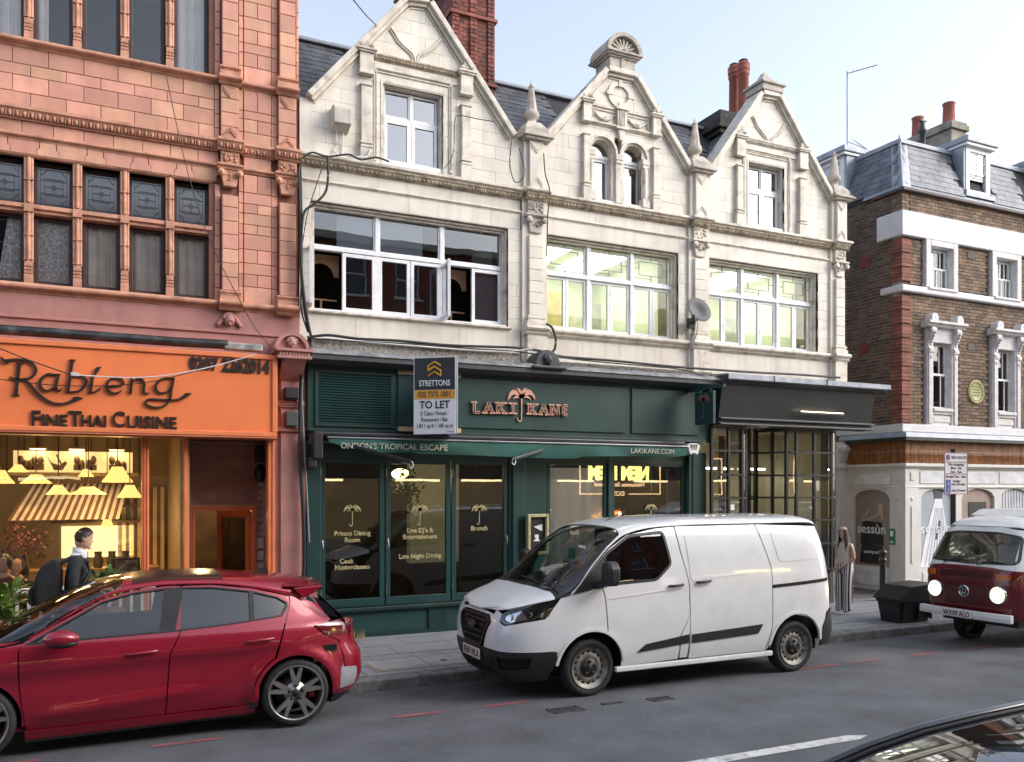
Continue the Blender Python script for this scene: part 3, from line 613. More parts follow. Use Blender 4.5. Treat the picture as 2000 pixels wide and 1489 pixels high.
# dining room
m_warm = M('warm_wall', (.34, .24, .12), .8, var=.1, vs=2); m_wood = M('dark_wood', (.13, .065, .03), .5, var=.25, vs=6); m_ceil = M('brown_ceiling', (.2, .14, .08), .8, var=.15)
rm = MB(); rm.box(-4.2, 1.0, 17.0, 17.1, 0, 3.3); rm.box(-4.3, -4.2, SW+.15, 17, 0, 3.3); rm.box(.99, 1.03, SW+.12, 17, 0, 3.3)
rm.build('dining_room_wall', m_warm, rs); B('dining_room_ceiling', rs, m_ceil, -4.2, 1.0, SW+.1, 17, 3.25, 3.3); B('dining_room_floor', rs, m_wood, -4.2, 1.0, SW+.15, 17, 0, .08)
cl = MB()
for k in range(16): cl.rod((-3.4+k*.26, 16.95, 2.6), (-3.4+k*.26, 16.95, 3.25), .02, .02)
cl.build('wall_battens', m_wood, rs)
m_shade = M('bamboo_shade', (.75, .48, .16), .8, var=.25, vs=30, emit=.55, ecol=(1, .58, .17)); m_bulb = EMIT('warm_bulb', (1, .85, .55), 26)
LBL = ['pear shaped bamboo pendant lamp nearest the left edge of the dining window', 'wide bamboo pendant lamp below the left end of the lit frieze', 'broad two-tier bamboo pendant lamp over the striped canopy, left of centre', 'low domed bamboo pendant lamp in the middle of the dining window', 'small bamboo pendant lamp hanging under the carved boat', 'tall bell shaped bamboo pendant lamp at the right end of the frieze', 'wide shallow bamboo pendant lamp over the middle of the canopy', 'bamboo pendant lamp cut off beside the orange window post', 'little two-tier bamboo lamp beside the bar shelves']
for k, (cx, cyy, wd, hh, Y) in enumerate(((0, 610, 420, 200, 14.0), (235, 500, 300, 110, 15.2), (470, 640, 460, 130, 14.6), (760, 780, 350, 140, 14.3), (1120, 560, 230, 110, 15.6), (1530, 580, 440, 220, 14.8), (1150, 790, 520, 110, 15.0), (1690, 800, 360, 180, 14.4), (1395, 1170, 180, 200, 16.2))):
 x, z = PY(cx/6.667, 840+cyy/6.667, Y); sc_ = PY(cx/6.667+10, 900, Y)[0]-PY(cx/6.667, 900, Y)[0]; r_ = wd/6.667*sc_/10/2*.95; h_ = hh/6.667*sc_/10
 t = thing('pendant_lamp', LBL[k], 'lamp', 'bamboo lamps in the dining room')
 pr = [(r_*.35, h_*.5), (r_*.45, h_*.3), (r_*.62, 0), (r_*.9, -h_*.35), (r_, -h_*.5)]
 if k == 8: pr = [(r_*.5, h_*.5), (r_*.9, .05*h_), (r_*.6, 0), (r_, -h_*.5)]
 MB().lathe(pr, (x, Y, z), 18).build('shade', m_shade, t, 0, False); MB().sphere((x, Y, z-.1*h_), .035, 8).build('bulb', m_bulb, t, 0, False)
 MB().tube([(x, Y, z+h_*.5), (x, Y, 3.25)], .008, 5).build('cord', m_wood, t)
 if k in (0, 2, 3, 5, 8):
  ld = bpy.data.lights.new('lamp_or_fill_light', 'POINT'); ld.energy = 6; ld.color = (1, .66, .28); ld.shadow_soft_size = .12
  lo = link(bpy.data.objects.new('lamp_or_fill_light', ld), t); lo.location = (x, Y, z-h_*.6)
# lit frieze with carved scene over the canopy
fy = 16.4; (xa, za), (xb, zb) = PY(26, 918, fy), PY(259, 884, fy)
fz = thing('carved_frieze', 'lit cream panel with carved boat and figures at the back of the dining room', 'wall panel')
B('panel', fz, M('glowing_cream_panel', (.8, .66, .34), .7, emit=.28, ecol=(1, .72, .3)), xa, xb, fy, fy+.06, za-.05, zb)  # lit look is a glow put into the panel material
cz = M('carved_brown', (.2, .13, .07), .7)
bt = MB(); L = xb-xa
bt.prism([(xa+L*.27, zb-.08), (xa+L*.3, zb-.2), (xa+L*.33, za), (xa+L*.4, za), (xa+L*.44, zb-.2), (xa+L*.42, zb-.17), (xa+L*.38, zb-.24), (xa+L*.31, zb-.2)], fy-.05, fy); bt.rod((xa+L*.35, fy-.03, zb-.06), (xa+L*.39, fy-.03, za+.1), .025)
bt.build('boat', cz, fz)
fg = MB()
for u in (.06, .1, .14, .17, .22, .52, .56, .62, .66, .82, .87, .92): fg.sphere((xa+L*u, fy-.02, za+.13+.05*math.sin(u*40)), .05, 6, sz=1.6); fg.box(xa+L*u-.05, xa+L*u+.05, fy-.04, fy, za, za+.1)
fg.build('figures', cz, fz, 0, False)
dl_ = MB()
for k in range(30): dl_.box(xa+L*(.1+k*.024), xa+L*(.1+k*.024)+.02, fy-.12, fy-.05, za-.22, za-.1)
dl_.build('dentils', cz, fz); B('shelf', fz, M('cream_shelf', (.7, .58, .34), .7), xa-.05, xb+.08, fy-.2, fy+.1, za-.1, za-.04)
dlm = EMIT('downlight', (1, .72, .4), 5)
for k, u in enumerate((.2, .52, .86)):
 t = thing('picture_light', ['left', 'middle', 'right'][k]+' brass spotlight above the lit carved panel in the restaurant', 'lamp', 'spotlights above the frieze')
 B('lamp_head', t, M('brass', (.55, .36, .12), .35, .8), xa+L*u-.14, xa+L*u+.14, fy-.2, fy+.02, zb+.03, zb+.07, .01); B('lens', t, dlm, xa+L*u-.11, xa+L*u+.11, fy-.17, fy, zb+.022, zb+.029); B('bracket', t, m_wood, xa+L*u-.02, xa+L*u+.02, fy-.02, fy+.02, zb+.07, 3.25)
# striped canopy
cn = thing('striped_canopy', 'brown and white striped fabric canopy inside the restaurant above the bar', 'canopy'); (xa, za), (xb, zb) = PY(14, 1018, 15.3), PY(250, 945, 16.2); zt = PY(140, 945, 16.2)[1]; zl = PY(100, 1016, 15.3)[1]
n = 30; m1, m2 = MB(), MB()
for k in range(n):
 u0, u1 = k/n, (k+1)/n; xa0, xa1 = xa+(xb-.15-xa)*u0, xa+(xb-.15-xa)*u1; xt0, xt1 = xa+.25+(xb-xa-.25)*u0, xa+.25+(xb-xa-.25)*u1
 (m1 if k % 2 else m2).add([(xa0, 15.3, zl), (xa1, 15.3, zl), (xt1, 16.25, zt), (xt0, 16.25, zt)], [(0, 1, 2, 3)])
m1.build('white_stripe', M('canopy_white', (.66, .6, .5), .9), cn, 0, False); m2.build('brown_stripe', M('canopy_brown', (.15, .07, .04), .9), cn, 0, False)
st = thing('striped_wall_panel', 'vertically striped orange and white wall panel right of the bar', 'wall panel'); m1, m2 = MB(), MB()
for k in range(12): (m1 if k % 2 else m2).box(.15+k*.065, .15+(k+1)*.065, 16.9, 16.96, .4, 2.35)
m1.build('light_stripe', M('panel_light', (.75, .6, .36), .8), st); m2.build('dark_stripe', M('panel_brown', (.2, .09, .04), .8), st)
# bar shelves with bottles and jugs
br = thing('bar_counter', 'wooden bar counter and lit back shelf in the restaurant', 'counter')
B('counter', br, M('bar_wood', (.4, .24, .1), .5, var=.2, vs=8), -1.6, .75, 15.0, 15.5, .08, 1.05); B('back_shelf', br, m_wood, -.9, .5, 16.6, 16.95, 1.72, 1.76); B('lit_niche', br, M('glowing_niche', (.9, .72, .4), .7, emit=.4, ecol=(1, .75, .38)), -.75, .42, 16.9, 16.95, 1.1, 1.66); B('upper_shelf', br, m_wood, -.9, .5, 16.65, 16.95, 2.0, 2.03)  # niche lighting is put into its back board as glow
bl = ['dark bottle on the restaurant shelf, %s in its row' % w for w in ('first', 'second', 'third', 'fourth', 'fifth', 'sixth', 'seventh', 'eighth')]
for k in range(8):
 x = -.8+k*.16; o = MB().lathe([(.035, 0), (.035, .14), (.012, .2), (.012, .25)], (x, 16.75, 1.76 if k % 2 else 2.03), 8).build('bottle', M('bottle_glass%d' % (k % 3), ((.12, .05, .02), (.05, .07, .03), (.2, .12, .08))[k % 3], .2), None, 0, False); tag(o, bl[k], 'bottle', 'bottles on the bar shelves')
for k in range(4):
 x = -.35+k*.2; o = MB().lathe([(.06, 0), (.08, .1), (.05, .2), (.06, .26)], (x, 15.2, 1.05), 10).build('jug', M('jug_dark', (.08, .07, .05), .35), None, 0, False); tag(o, ['leftmost', 'second', 'third', 'rightmost'][k]+' dark jug standing on the restaurant bar', 'jug', 'jugs on the bar')
hl_ = thing('added_hall_lamp', 'unseen warm lamp added to brighten the dark restaurant hallway', 'lamp'); MB().sphere((1.45, 15.2, 2.1), .04, 8).build('bulb', m_bulb, hl_, 0, False); MB().tube([(1.45, 15.2, 2.12), (1.45, 15.2, 2.2)], .008, 5).build('cord', m_wood, hl_)  # added lamp, hidden above the door head, brightens the dark entrance
ld = bpy.data.lights.new('lamp_or_fill_light', 'POINT'); ld.energy = 12; ld.color = (1, .66, .3); ld.shadow_soft_size = .1; lo = link(bpy.data.objects.new('lamp_or_fill_light', ld), hl_); lo.location = (1.45, 15.1, 2.05)
drape(rs, 1.62, 1.8, .3, 2.0, 14.6, M('gold_curtain', (.6, .36, .1), .8), .03, 2); drape(rs, 1.08, 1.3, .3, 1.2, 15.6, M('red_screen', (.2, .04, .03), .8), .03, 3)
B('picture', None, M('dark_picture', (.09, .03, .02), .5, var=.5, vs=14), -2.85, -2.15, 16.93, 16.99, 1.75, 2.4); tag(bpy.data.objects['picture'], 'dark red picture on the restaurant back wall below the canopy', 'picture')
pf = thing('framed_picture', 'framed picture of a pale figure standing beside the window post in the restaurant', 'picture'); B('frame', pf, m_wood, .05, .4, 13.1, 13.14, .85, 1.35); B('print', pf, M('print', (.3, .25, .18), .5, var=.6, vs=10), .08, .37, 13.09, 13.1, .88, 1.32)
# flower arrangement in a vase
fl = thing('flower_arrangement', 'large dark red flower arrangement in a vase inside the dining window', 'flowers'); m = MB(); fx, fzz = PY(45, 1065, 14.6)
for _ in range(420):
 a, b, c = random.gauss(0, .17), random.gauss(0, .15), random.gauss(0, .15); d = Vector((random.uniform(-1, 1), random.uniform(-1, 1), random.uniform(-.3, 1))).normalized()*random.uniform(.03, .06); e = d.cross(Vector((0, 0, 1))).normalized()*.014
 p = Vector((fx+a, 14.6+b, fzz+c)); m.add([p-d, p+e, p+d, p-e], [(0, 1, 2, 3)])
m.build('petals', M('dark_red_petals', (.13, .012, .018), .6, var=.4, vs=15), fl, 0, False); MB().lathe([(.06, -.55), (.09, -.4), (.05, -.25), (.06, -.15)], (fx, 14.6, fzz), 10).build('vase', M('vase_dark', (.05, .04, .04), .3), fl, 0, False)
# cream gabled building (three bays)
m_cr = M('cream_faience', (.7, .645, .56), .5, var=.07, vs=1.6, bump=.06, bs=30, rnd=.07, streak=.28, dirt=(.4, .33, .25), dsc=2.4, damt=.42)
m_crm = M('cream_moulding', (.68, .62, .53), .52, var=.09, vs=4, bump=.08, bs=40, streak=.45, dirt=(.22, .17, .12), dsc=6, damt=.65)
m_crs = M('stained_cream_moulding', (.52, .43, .31), .6, var=.2, vs=9, streak=.6, dirt=(.08, .06, .045), dsc=11, damt=.8)
m_crj = M('cream_joint', (.3, .25, .19), .9, var=.2)
m_crg = M('weathered_cream_stone', (.5, .45, .39), .75, var=.16, vs=5, bump=.25, bs=35, streak=.25, dirt=(.2, .18, .15), dsc=6, damt=.6)
m_wf = M('white_window_paint', (.78, .78, .8), .4, var=.06, vs=5, dirt=(.4, .38, .34), dsc=9, damt=.3)
g_dk = GLASS('dark_office_glass', (.75, .78, .82), .13, .95)
g_lit = GLASS('lit_room_glass', (.93, .96, .92), .04, .8)
cb = thing('cream_gabled_building', 'cream faience building with three ornate gables above the dark green bar front', 'building')
CW = 12.75
# backing: piers, spandrels and gable backs (recessed, only joints show)
bk = MB()
for x0, x1 in ((2.56, 2.73), (5.98, 6.68), (9.42, 10.12), (12.83, 13.5)): bk.box(x0, x1, CW+.03, 13.4, 4.3, 7.3)
bk.box(2.73, 12.83, CW+.03, 13.4, 4.3, 4.99).box(2.73, 12.83, CW+.03, 13.4, 6.63, 7.3).box(13.4, 13.5, 13.4, 17, 0, 8.2).box(2.56, 13.5, 16.9, 17, 0, 8.2)
bk.build('wall', m_crj, cb)
def panel_tiles(x0, x1, z0, z1, rows, L, yf=CW, off=0.):
 tiled('faience_block', cb, m_cr, [(x0, z0), (x1, z0), (x1, z1), (x0, z1)], [z0+(z1-z0)*k/rows for k in range(rows+1)], L, yf, .06, .004, off)
panel_tiles(2.56, 6.2, 4.35, 4.96, 1, .85); panel_tiles(6.65, 9.66, 4.35, 4.88, 1, .75); panel_tiles(10.04, 13.15, 4.35, 4.88, 1, .78)
panel_tiles(2.56, 6.2, 6.95, 7.14, 1, 1.2); panel_tiles(6.65, 9.66, 6.95, 7.14, 1, 1.0); panel_tiles(10.04, 13.15, 6.95, 7.14, 1, 1.05)
panel_tiles(2.56, 6.2, 6.64, 6.9, 1, 1.4, CW, .3); panel_tiles(6.65, 9.66, 6.64, 6.9, 1, 1.4); panel_tiles(10.04, 13.15, 6.64, 6.9, 1, 1.4)
for x0, x1 in ((2.56, 2.73), (5.98, 6.22), (9.42, 9.64), (12.83, 13.18)): panel_tiles(x0, x1, 4.96, 6.64, 9, .3)
for x0, x1 in ((6.63, 6.68), (10.06, 10.12)): panel_tiles(x0, x1, 4.96, 6.64, 9, .3)
# stepped window reveals
for x0, x1, z0 in ((2.73, 5.98, 4.99), (6.68, 9.42, 5.03), (10.12, 12.83, 5.03)):
 m = MB()
 for d, y in ((0, .06), (.035, .11), (.07, .16)):
  m.box(x0+d-.04, x0+d, CW+y-.055, CW+.25, z0, 6.63-d).box(x1-d, x1-d+.04, CW+y-.055, CW+.25, z0, 6.63-d).box(x0+d-.04, x1-d+.04, CW+y-.054, CW+.25, 6.63-d, 6.67-d)
 m.build('window_reveal', m_crm, cb)
def mouldC(name, x0, x1, pr, mat=m_crm): return MB().mould(x0, x1, pr).build(name, mat, cb)
FR = [(CW+.04, 6.95), (CW-.015, 6.95), (CW-.035, 6.935), (CW-.035, 6.92), (CW-.015, 6.91), (CW-.005, 6.89), (CW+.04, 6.89)]
for a, b in ((2.56, 6.24), (6.62, 9.67), (10.03, 13.17)):
 mouldC('frieze_moulding', a, b, FR)
 eggdart(7.13, 7.24, .09, a, b, 'egg_and_dart', m_crs, CW, cb, .07)
 mouldC('cornice', a, b, [(CW+.04, 7.31), (CW-.1, 7.31), (CW-.13, 7.29), (CW-.13, 7.26), (CW-.09, 7.24), (CW+.04, 7.24)])
mouldC('window_sill', 2.68, 6.02, [(CW+.2, 5.0), (CW-.06, 4.99), (CW-.06, 4.965), (CW-.02, 4.95), (CW+.03, 4.94)])
for a, b in ((6.6, 9.68), (10.02, 13.2)):
 h = [(CW+.2, 5.05), (CW-.05, 5.045)]+[(CW-.05-.05*math.sin(t), 4.995+.045*math.cos(t)) for t in [k*math.pi/6 for k in range(7)]]+[(CW-.04, 4.93), (CW-.06, 4.92), (CW-.03, 4.9), (CW-.01, 4.88), (CW+.04, 4.88)]
 mouldC('sill_course', a, b, h)
# pilasters of the first floor
PIL = ((6.3, 6.6), (9.7, 10.0), (13.2, 13.48))
for k, (a, b) in enumerate(PIL):
 yp = CW-.1; xm = (a+b)/2; z = 5.22
 MB().box(a-.08, b+.08 if k < 2 else b+.02, CW-.045, CW+.06, 4.35, 7.3).build('pilaster_backing', m_cr, cb)
 while z < 6.55:
  h = min(.19, 6.6-z); block('pilaster_block', cb, m_cr, a+.02, b-.02, z, z+h, yp, .13, .005, .004); z += h
 m = MB(); m.box(a-.03, b+.03, yp-.03, CW+.04, 5.05, 5.12).box(a+.0, b, yp-.01, CW+.04, 5.12, 5.16).box(a-.02, b+.02, yp-.02, CW+.04, 5.16, 5.19).box(a+.005, b-.005, yp-.005, CW+.04, 5.19, 5.22)
 m.box(a-.02, b+.02, yp-.015, CW+.04, 4.42, 4.88).box(a-.05, b+.05, yp-.045, CW+.04, 4.35, 4.42)
 m.build('pilaster_base', m_crm, cb, .004)
 mouldC('sill_course', a-.06, b+.06, [(CW, 5.05), (yp-.05, 5.045), (yp-.09, 5.02), (yp-.1, 4.99), (yp-.08, 4.96), (yp-.04, 4.94), (yp-.05, 4.92), (yp-.02, 4.88), (CW, 4.88)])
 cp = MB(); cp.box(a, b, yp, CW+.04, 6.9, 7.13); cp.mould(a-.05, b+.05, [(CW, 6.9), (yp-.05, 6.9), (yp-.05, 6.87), (yp-.02, 6.85), (CW, 6.85)])
 for _ in range(34): cp.sphere((random.uniform(a+.03, b-.03), yp-.004, random.uniform(6.93, 7.1)), random.uniform(.01, .024), 5)
 for s in (-1, 1): cp.lathe([(.01, -.05), (.05, -.05), (.052, -.01), (.03, .0), (.035, .05)], (xm+s*.14, yp, 6.8), 10, ax='y')
 for _ in range(12): cp.sphere((xm+random.uniform(-.1, .1), yp-.012, random.uniform(6.7, 6.83)), random.uniform(.012, .024), 5)
 cp.prism([(a+.045, 6.6), (b-.045, 6.6), (b-.01, 6.85), (a+.01, 6.85)], yp+.004, CW); cp.build('capital', m_crg if k == 0 else m_crm, cb, 0, False)
 eggdart(7.13, 7.24, .08, a-.05, b+.05, 'egg_and_dart', m_crs, CW-.1, cb, .07)
 mouldC('cornice', a-.08, b+.08, [(CW, 7.31), (yp-.1, 7.31), (yp-.13, 7.29), (yp-.13, 7.26), (yp-.09, 7.24), (CW, 7.24)])
 # panelled pier above the cornice carrying a finial
 MB().box(a-.06, b+.06, CW-.07, 12.98, 7.31, 8.14).build('pier', m_cr, cb); q = MB(); q.box(a+.02, b-.02, CW-.13, CW-.07, 7.31, 8.12)
 q.build('pier_panel', m_cr, cb, .006); ch = MB(); yy = CW-.135
 for zc, s in ((7.36, 1), (8.06, -1)):
  for t in (0, .045): ch.rod((a+.04, yy, zc-s*t+s*.04), (xm, yy, zc+s*(.15-t)), .016, .014); ch.rod((b-.04, yy, zc-s*t+s*.04), (xm, yy, zc+s*(.15-t)), .016, .014)
 ch.build('chevron_relief', m_crm, cb)
 fn = thing('finial', ['obelisk finial between the first and second cream gables', 'obelisk finial between the second and third cream gables', 'obelisk finial at the right end of the cream building'][k], 'finial', 'stone finials on the cream building')
 bx = MB(); bx.box(a-.09, b+.09, CW-.2, 13.08, 8.12, 8.16).box(a-.13, b+.13, CW-.24, 13.12, 8.16, 8.2).box(a-.1, b+.1, CW-.2, 13.08, 8.2, 8.24)
 bx.build('base_moulding', m_crg, fn, .01); cyv = CW+.08
 q = MB(); w0, w1 = .22, .12
 q.add([(xm+i*w0, cyv+j*w0, 8.24) for i, j in ((-1,-1),(1,-1),(1,1),(-1,1))]+[(xm+i*w0, cyv+j*w0, 8.33) for i, j in ((-1,-1),(1,-1),(1,1),(-1,1))]+[(xm+i*w1, cyv+j*w1, 8.47) for i, j in ((-1,-1),(1,-1),(1,1),(-1,1))], [(0,1,5,4),(1,2,6,5),(2,3,7,6),(3,0,4,7),(4,5,9,8),(5,6,10,9),(6,7,11,10),(7,4,8,11),(8,9,10,11)])
 q.build('pedestal', m_crg, fn, .01); MB().lathe([(.1, 8.47), (.075, 8.5), (.085, 8.54), (.125, 8.57), (.135, 8.62), (.12, 8.67), (.1, 8.69)], (xm, cyv, 0), 14).build('bulb', m_crg, fn)
 MB().lathe([(.105, 8.68), (.1, 8.7), (.045, 9.08), (.055, 9.09), (.055, 9.11), (.03, 9.13), (.012, 9.19)], (xm, cyv, 0), 8, smooth=False).build('obelisk', m_crg, fn)
# gables
def coping(pts, y0=CW-.12, y1=13.05, t=.09, mat=m_crm):
 for (a, b) in zip(pts, pts[1:]):
  dx, dz = b[0]-a[0], b[1]-a[1]; L = math.hypot(dx, dz); nx, nz = -dz/L, dx/L
  if nz < 0: nx, nz = -nx, -nz
  q = [(a[0]-nx*.0, a[1]), b, (b[0]+nx*t, b[1]+nz*t), (a[0]+nx*t, a[1]+nz*t)]
  MB().prism(q, y0, y1).build('coping', mat, cb, .012)
  q2 = [(a[0]-nx*.05, a[1]-nz*.05), (b[0]-nx*.05, b[1]-nz*.05), (b[0]-nx*.0, b[1]), (a[0], a[1])]
  MB().prism(q2, y0+.06, CW+.02).build('coping_moulding', mat, cb, .006)
  q3 = [(a[0]-nx*.085, a[1]-nz*.085), (b[0]-nx*.085, b[1]-nz*.085), (b[0]-nx*.065, b[1]-nz*.065), (a[0]-nx*.065, a[1]-nz*.065)]
  MB().prism(q3, y0+.1, CW+.02).build('coping_moulding', mat, cb)
def gable(eL, apL, apR, eR, wx0, wx1, wz0, wz1):
 conv = [(eL[0], 7.31), (eR[0], 7.31), eR, apR, apL, eL]
 zs = [7.31+.215*k for k in range(15)]
 cut = lambda x0, x1, z0, z1: clip([(x0, z0), (x1, z0), (x1, z1), (x0, z1)], conv)
 for r in ((eL[0]-1, wx0, 7.31, 12), (wx1, eR[0]+1, 7.31, 12), (wx0, wx1, wz1, 12)):
  tiled('faience_block', cb, m_cr, cut(*r), zs, .46, CW, .06, .004)
 b = MB()
 for r in ((eL[0]-1, wx0, 7.31, 12), (wx1, eR[0]+1, 7.31, 12), (wx0, wx1, wz1, 12)): b.prism(cut(*r), CW+.03, 13.02)
 b.build('gable_back', m_crj, cb); coping([eL, apL]); coping([apR, eR]); coping([apL, apR])
gable((2.72, 8.13), (4.22, 9.93), (4.56, 9.97), (6.02, 8.13), 3.84, 4.83, 7.38, 8.6)
gable((6.66, 8.2), (7.87, 9.6), (8.44, 9.6), (9.64, 8.12), 7.52, 8.62, 7.33, 8.5)
gable((10.06, 8.15), (11.34, 9.88), (11.74, 9.9), (13.14, 8.12), 11.05, 11.94, 7.34, 8.58)
for a, b in ((2.56, 2.74), (6.0, 6.25), (6.65, 6.69), (9.61, 9.65), (10.05, 10.09), (13.1, 13.15)): B('gable_end', cb, m_cr, a, b, CW-.004, 13.02, 7.31, 8.13)
def cap_col(x0, x1, z_foot, zc0, zc1, ztop, scroll=1):
 yp = CW-.075; m = MB()
 m.box(x0+.03, x1-.03, yp, CW+.02, 7.31, zc0).box(x0+.01, x1-.01, yp-.02, CW+.02, z_foot-.03, z_foot).box(x0+.01, x1-.01, yp-.02, CW+.02, z_foot-.09, z_foot-.06).box(x0+.01, x1-.01, yp-.01, CW+.02, 7.31, z_foot-.09)
 m.build('gable_pilaster', m_crm, cb, .004); m = MB()
 B('gable_necking', cb, m_crm, x0+.01, x1-.01, yp-.02, CW+.02, zc0-.02, zc0); m.box(x0-.01, x1+.01, yp-.035, CW+.02, zc1-.05, zc1).box(x0, x1, yp-.03, CW+.02, zc1, ztop-.06).box(x0-.03, x1+.03, yp-.06, CW+.02, ztop-.06, ztop-.03).box(x0-.05, x1+.05, yp-.08, CW+.02, ztop-.03, ztop)
 m.build('gable_capital', m_crm, cb, .004)
 xm = (x0+x1)/2; w_ = x1-x0
 if scroll:
  q = [(x0-.03, ztop), (x1+.03, ztop), (x1, ztop+.05), (xm+w_*.28, ztop+.1), (xm+w_*.2, ztop+.17), (xm+w_*.22, ztop+.21), (xm-w_*.22, ztop+.21), (xm-w_*.2, ztop+.17), (xm-w_*.28, ztop+.1), (x0, ztop+.05)]
  s = MB().prism(q, CW-.1, CW+.1)
  for sx in (-1, 1): s.lathe([(.005, -.03), (.03, -.03), (.035, .0), (.035, .1)], (xm+sx*w_*.42, CW-.1, ztop+.045), 10, ax='y')
  s.build('scroll_top', m_crg, cb, .008)
for a in ((3.45, 3.66, 7.62, 8.5, 8.7, 9.03), (5.1, 5.31, 7.62, 8.5, 8.7, 9.03), (7.36, 7.53, 7.62, 8.45, 8.7, 9.03), (8.8, 8.97, 7.62, 8.45, 8.7, 9.03), (10.7, 10.9, 7.62, 8.45, 8.66, 9.0), (12.26, 12.47, 7.62, 8.45, 8.66, 9.0)): cap_col(*a)
def ogee(xm, z0, w_, h):
 m = MB()
 for s in (-1, 1):
  pts = [(xm+s*.012, z0), (xm+s*.03, z0+h*.16), (xm+s*w_*.16, z0+h*.28), (xm+s*w_*.42, z0+h*.42), (xm+s*w_*.66, z0+h*.6), (xm+s*w_*.86, z0+h*.86), (xm+s*w_, z0+h)]
  for o_, r_ in ((0, .02), (.035, .012)): m.tube([(x+s*o_, CW-.012, z-o_*.6) for x, z in pts], r_, 6)
 m.build('ogee_relief', m_crm, cb)
ogee(4.37, 9.04, .42, .45); ogee(11.55, 8.98, .4, .48)
for a, b, st in ((3.7, 5.06, m_crs), (10.93, 12.23, m_crm)):
 eggdart(8.93, 9.02, .06, a, b, 'gable_frieze', st, CW, cb, .055)
 mouldC('gable_frieze_moulding', a, b, [(CW, 8.9), (CW-.02, 8.9), (CW-.02, 8.84), (CW-.035, 8.83), (CW-.035, 8.8), (CW, 8.79)])
for x0, x1, z1 in ((3.84, 4.83, 8.62), (11.05, 11.94, 8.6)):
 m = MB()
 for d, y in ((.0, .05), (.035, .1)): m.box(x0+d-.035, x0+d, CW+y-.06, CW+.2, 7.35, z1-d).box(x1-d, x1-d+.035, CW+y-.06, CW+.2, 7.35, z1-d).box(x0+d-.035, x1-d+.035, CW+y-.059, CW+.2, z1-d, z1-d+.035)
 for e in (.1, .135): m.box(x0-e-.012, x0-e, CW-.02, CW+.02, 7.42, z1+.2).box(x1+e, x1+e+.012, CW-.02, CW+.02, 7.42, z1+.2)
 for e in (.17, .13): m.box(x0-.14, x1+.14, CW-.021, CW+.02, z1+e, z1+e+.012)
 for sx in (x0-.13, x1+.13):
  for zz in (7.4, z1+.17): m.box(sx-.025, sx+.025, CW-.03, CW+.02, zz-.025, zz+.025)
 m.build('window_surround', m_crm, cb, 0, False)
# caps of the gables
m = MB(); m.box(4.16, 4.62, CW-.14, 13.1, 10.03, 10.1).box(4.12, 4.66, CW-.18, 13.14, 10.1, 10.15).box(4.2, 4.58, CW-.1, 13.06, 10.15, 10.25)
m.prism([(4.2, 10.25), (4.58, 10.25), (4.45, 10.6), (4.33, 10.6)], CW-.08, 13.0); m.build('gable_cap', m_crg, cb, .015)
m = MB(); m.box(11.28, 11.8, CW-.14, 13.1, 9.97, 10.09).box(11.24, 11.84, CW-.18, 13.14, 10.09, 10.14); z0, z1 = 10.14, 10.4
m.add([(11.28, CW-.14, z0), (11.8, CW-.14, z0), (11.8, 13.1, z0), (11.28, 13.1, z0), (11.42, CW+.02, z0+.14), (11.66, CW+.02, z0+.14), (11.66, 12.95, z0+.14), (11.42, 12.95, z0+.14), (11.49, CW+.06, z1), (11.59, CW+.06, z1), (11.59, 12.92, z1), (11.49, 12.92, z1)], [(0,1,5,4),(1,2,6,5),(2,3,7,6),(3,0,4,7),(4,5,9,8),(5,6,10,9),(6,7,11,10),(7,4,8,11),(8,9,10,11)]); m.build('gable_cap', m_crg, cb, .012)
m = MB(); m.box(7.9, 8.42, CW-.08, 13.15, 9.68, 9.87).box(8.12, 8.2, CW-.1, CW-.07, 9.68, 9.87).box(7.86, 8.46, CW-.11, 13.18, 9.87, 9.9).box(7.82, 8.5, CW-.15, 13.22, 9.9, 9.93).box(7.8, 8.53, CW-.19, 13.26, 9.93, 9.96)
m.build('gable_cap', m_crg, cb, .008)
arc = lambda r, n=16: [(8.165+r*math.cos(math.pi*k/n), 9.96+r*.93*math.sin(math.pi*k/n)) for k in range(n+1)]
m = MB(); m.prism(arc(.36), CW-.08, 13.2); A, Bq = arc(.365), arc(.29)
for k in range(16): m.prism([A[k], A[k+1], Bq[k+1], Bq[k]], CW-.17, CW-.08)
for k in range(9):
 t = math.pi*(k+.5)/9; m.rod((8.165+.05*math.cos(t), CW-.1, 9.98+.05*math.sin(t)), (8.165+.26*math.cos(t), CW-.1, 9.97+.24*math.sin(t)), .03, .03)
m.build('fan_pediment', m_crg, cb, .006, False)
# roundel, garlands, keystone and arches of the middle gable
m = MB(); n = 28
for k in range(n):
 a0, a1 = 2*math.pi*k/n, 2*math.pi*(k+1)/n; P = lambda r, t: (8.15+r*math.cos(t), 9.26+r*.92*math.sin(t))
 m.prism([P(.25, a0), P(.25, a1), P(.17, a1), P(.17, a0)], CW-.03, CW+.01)
for t in (0, 90, 180, 270):
 c, s = math.cos(R(t)), math.sin(R(t)); x, z = 8.15+.22*c, 9.26+.2*s; w_, h = (.06, .03) if t % 180 == 0 else (.035, .06)
 m.box(x-w_, x+w_, CW-.045, CW, z-h, z+h)
m.build('roundel', m_crm, cb, 0, False)
mouldC('gable_frieze_moulding', 7.55, 8.78, [(CW, 9.0), (CW-.05, 9.0), (CW-.05, 8.97), (CW-.02, 8.95), (CW-.02, 8.92), (CW, 8.92)]); mouldC('gable_frieze_moulding', 7.55, 8.78, [(CW, 8.7), (CW-.06, 8.7), (CW-.06, 8.68), (CW-.03, 8.66), (CW, 8.64)])
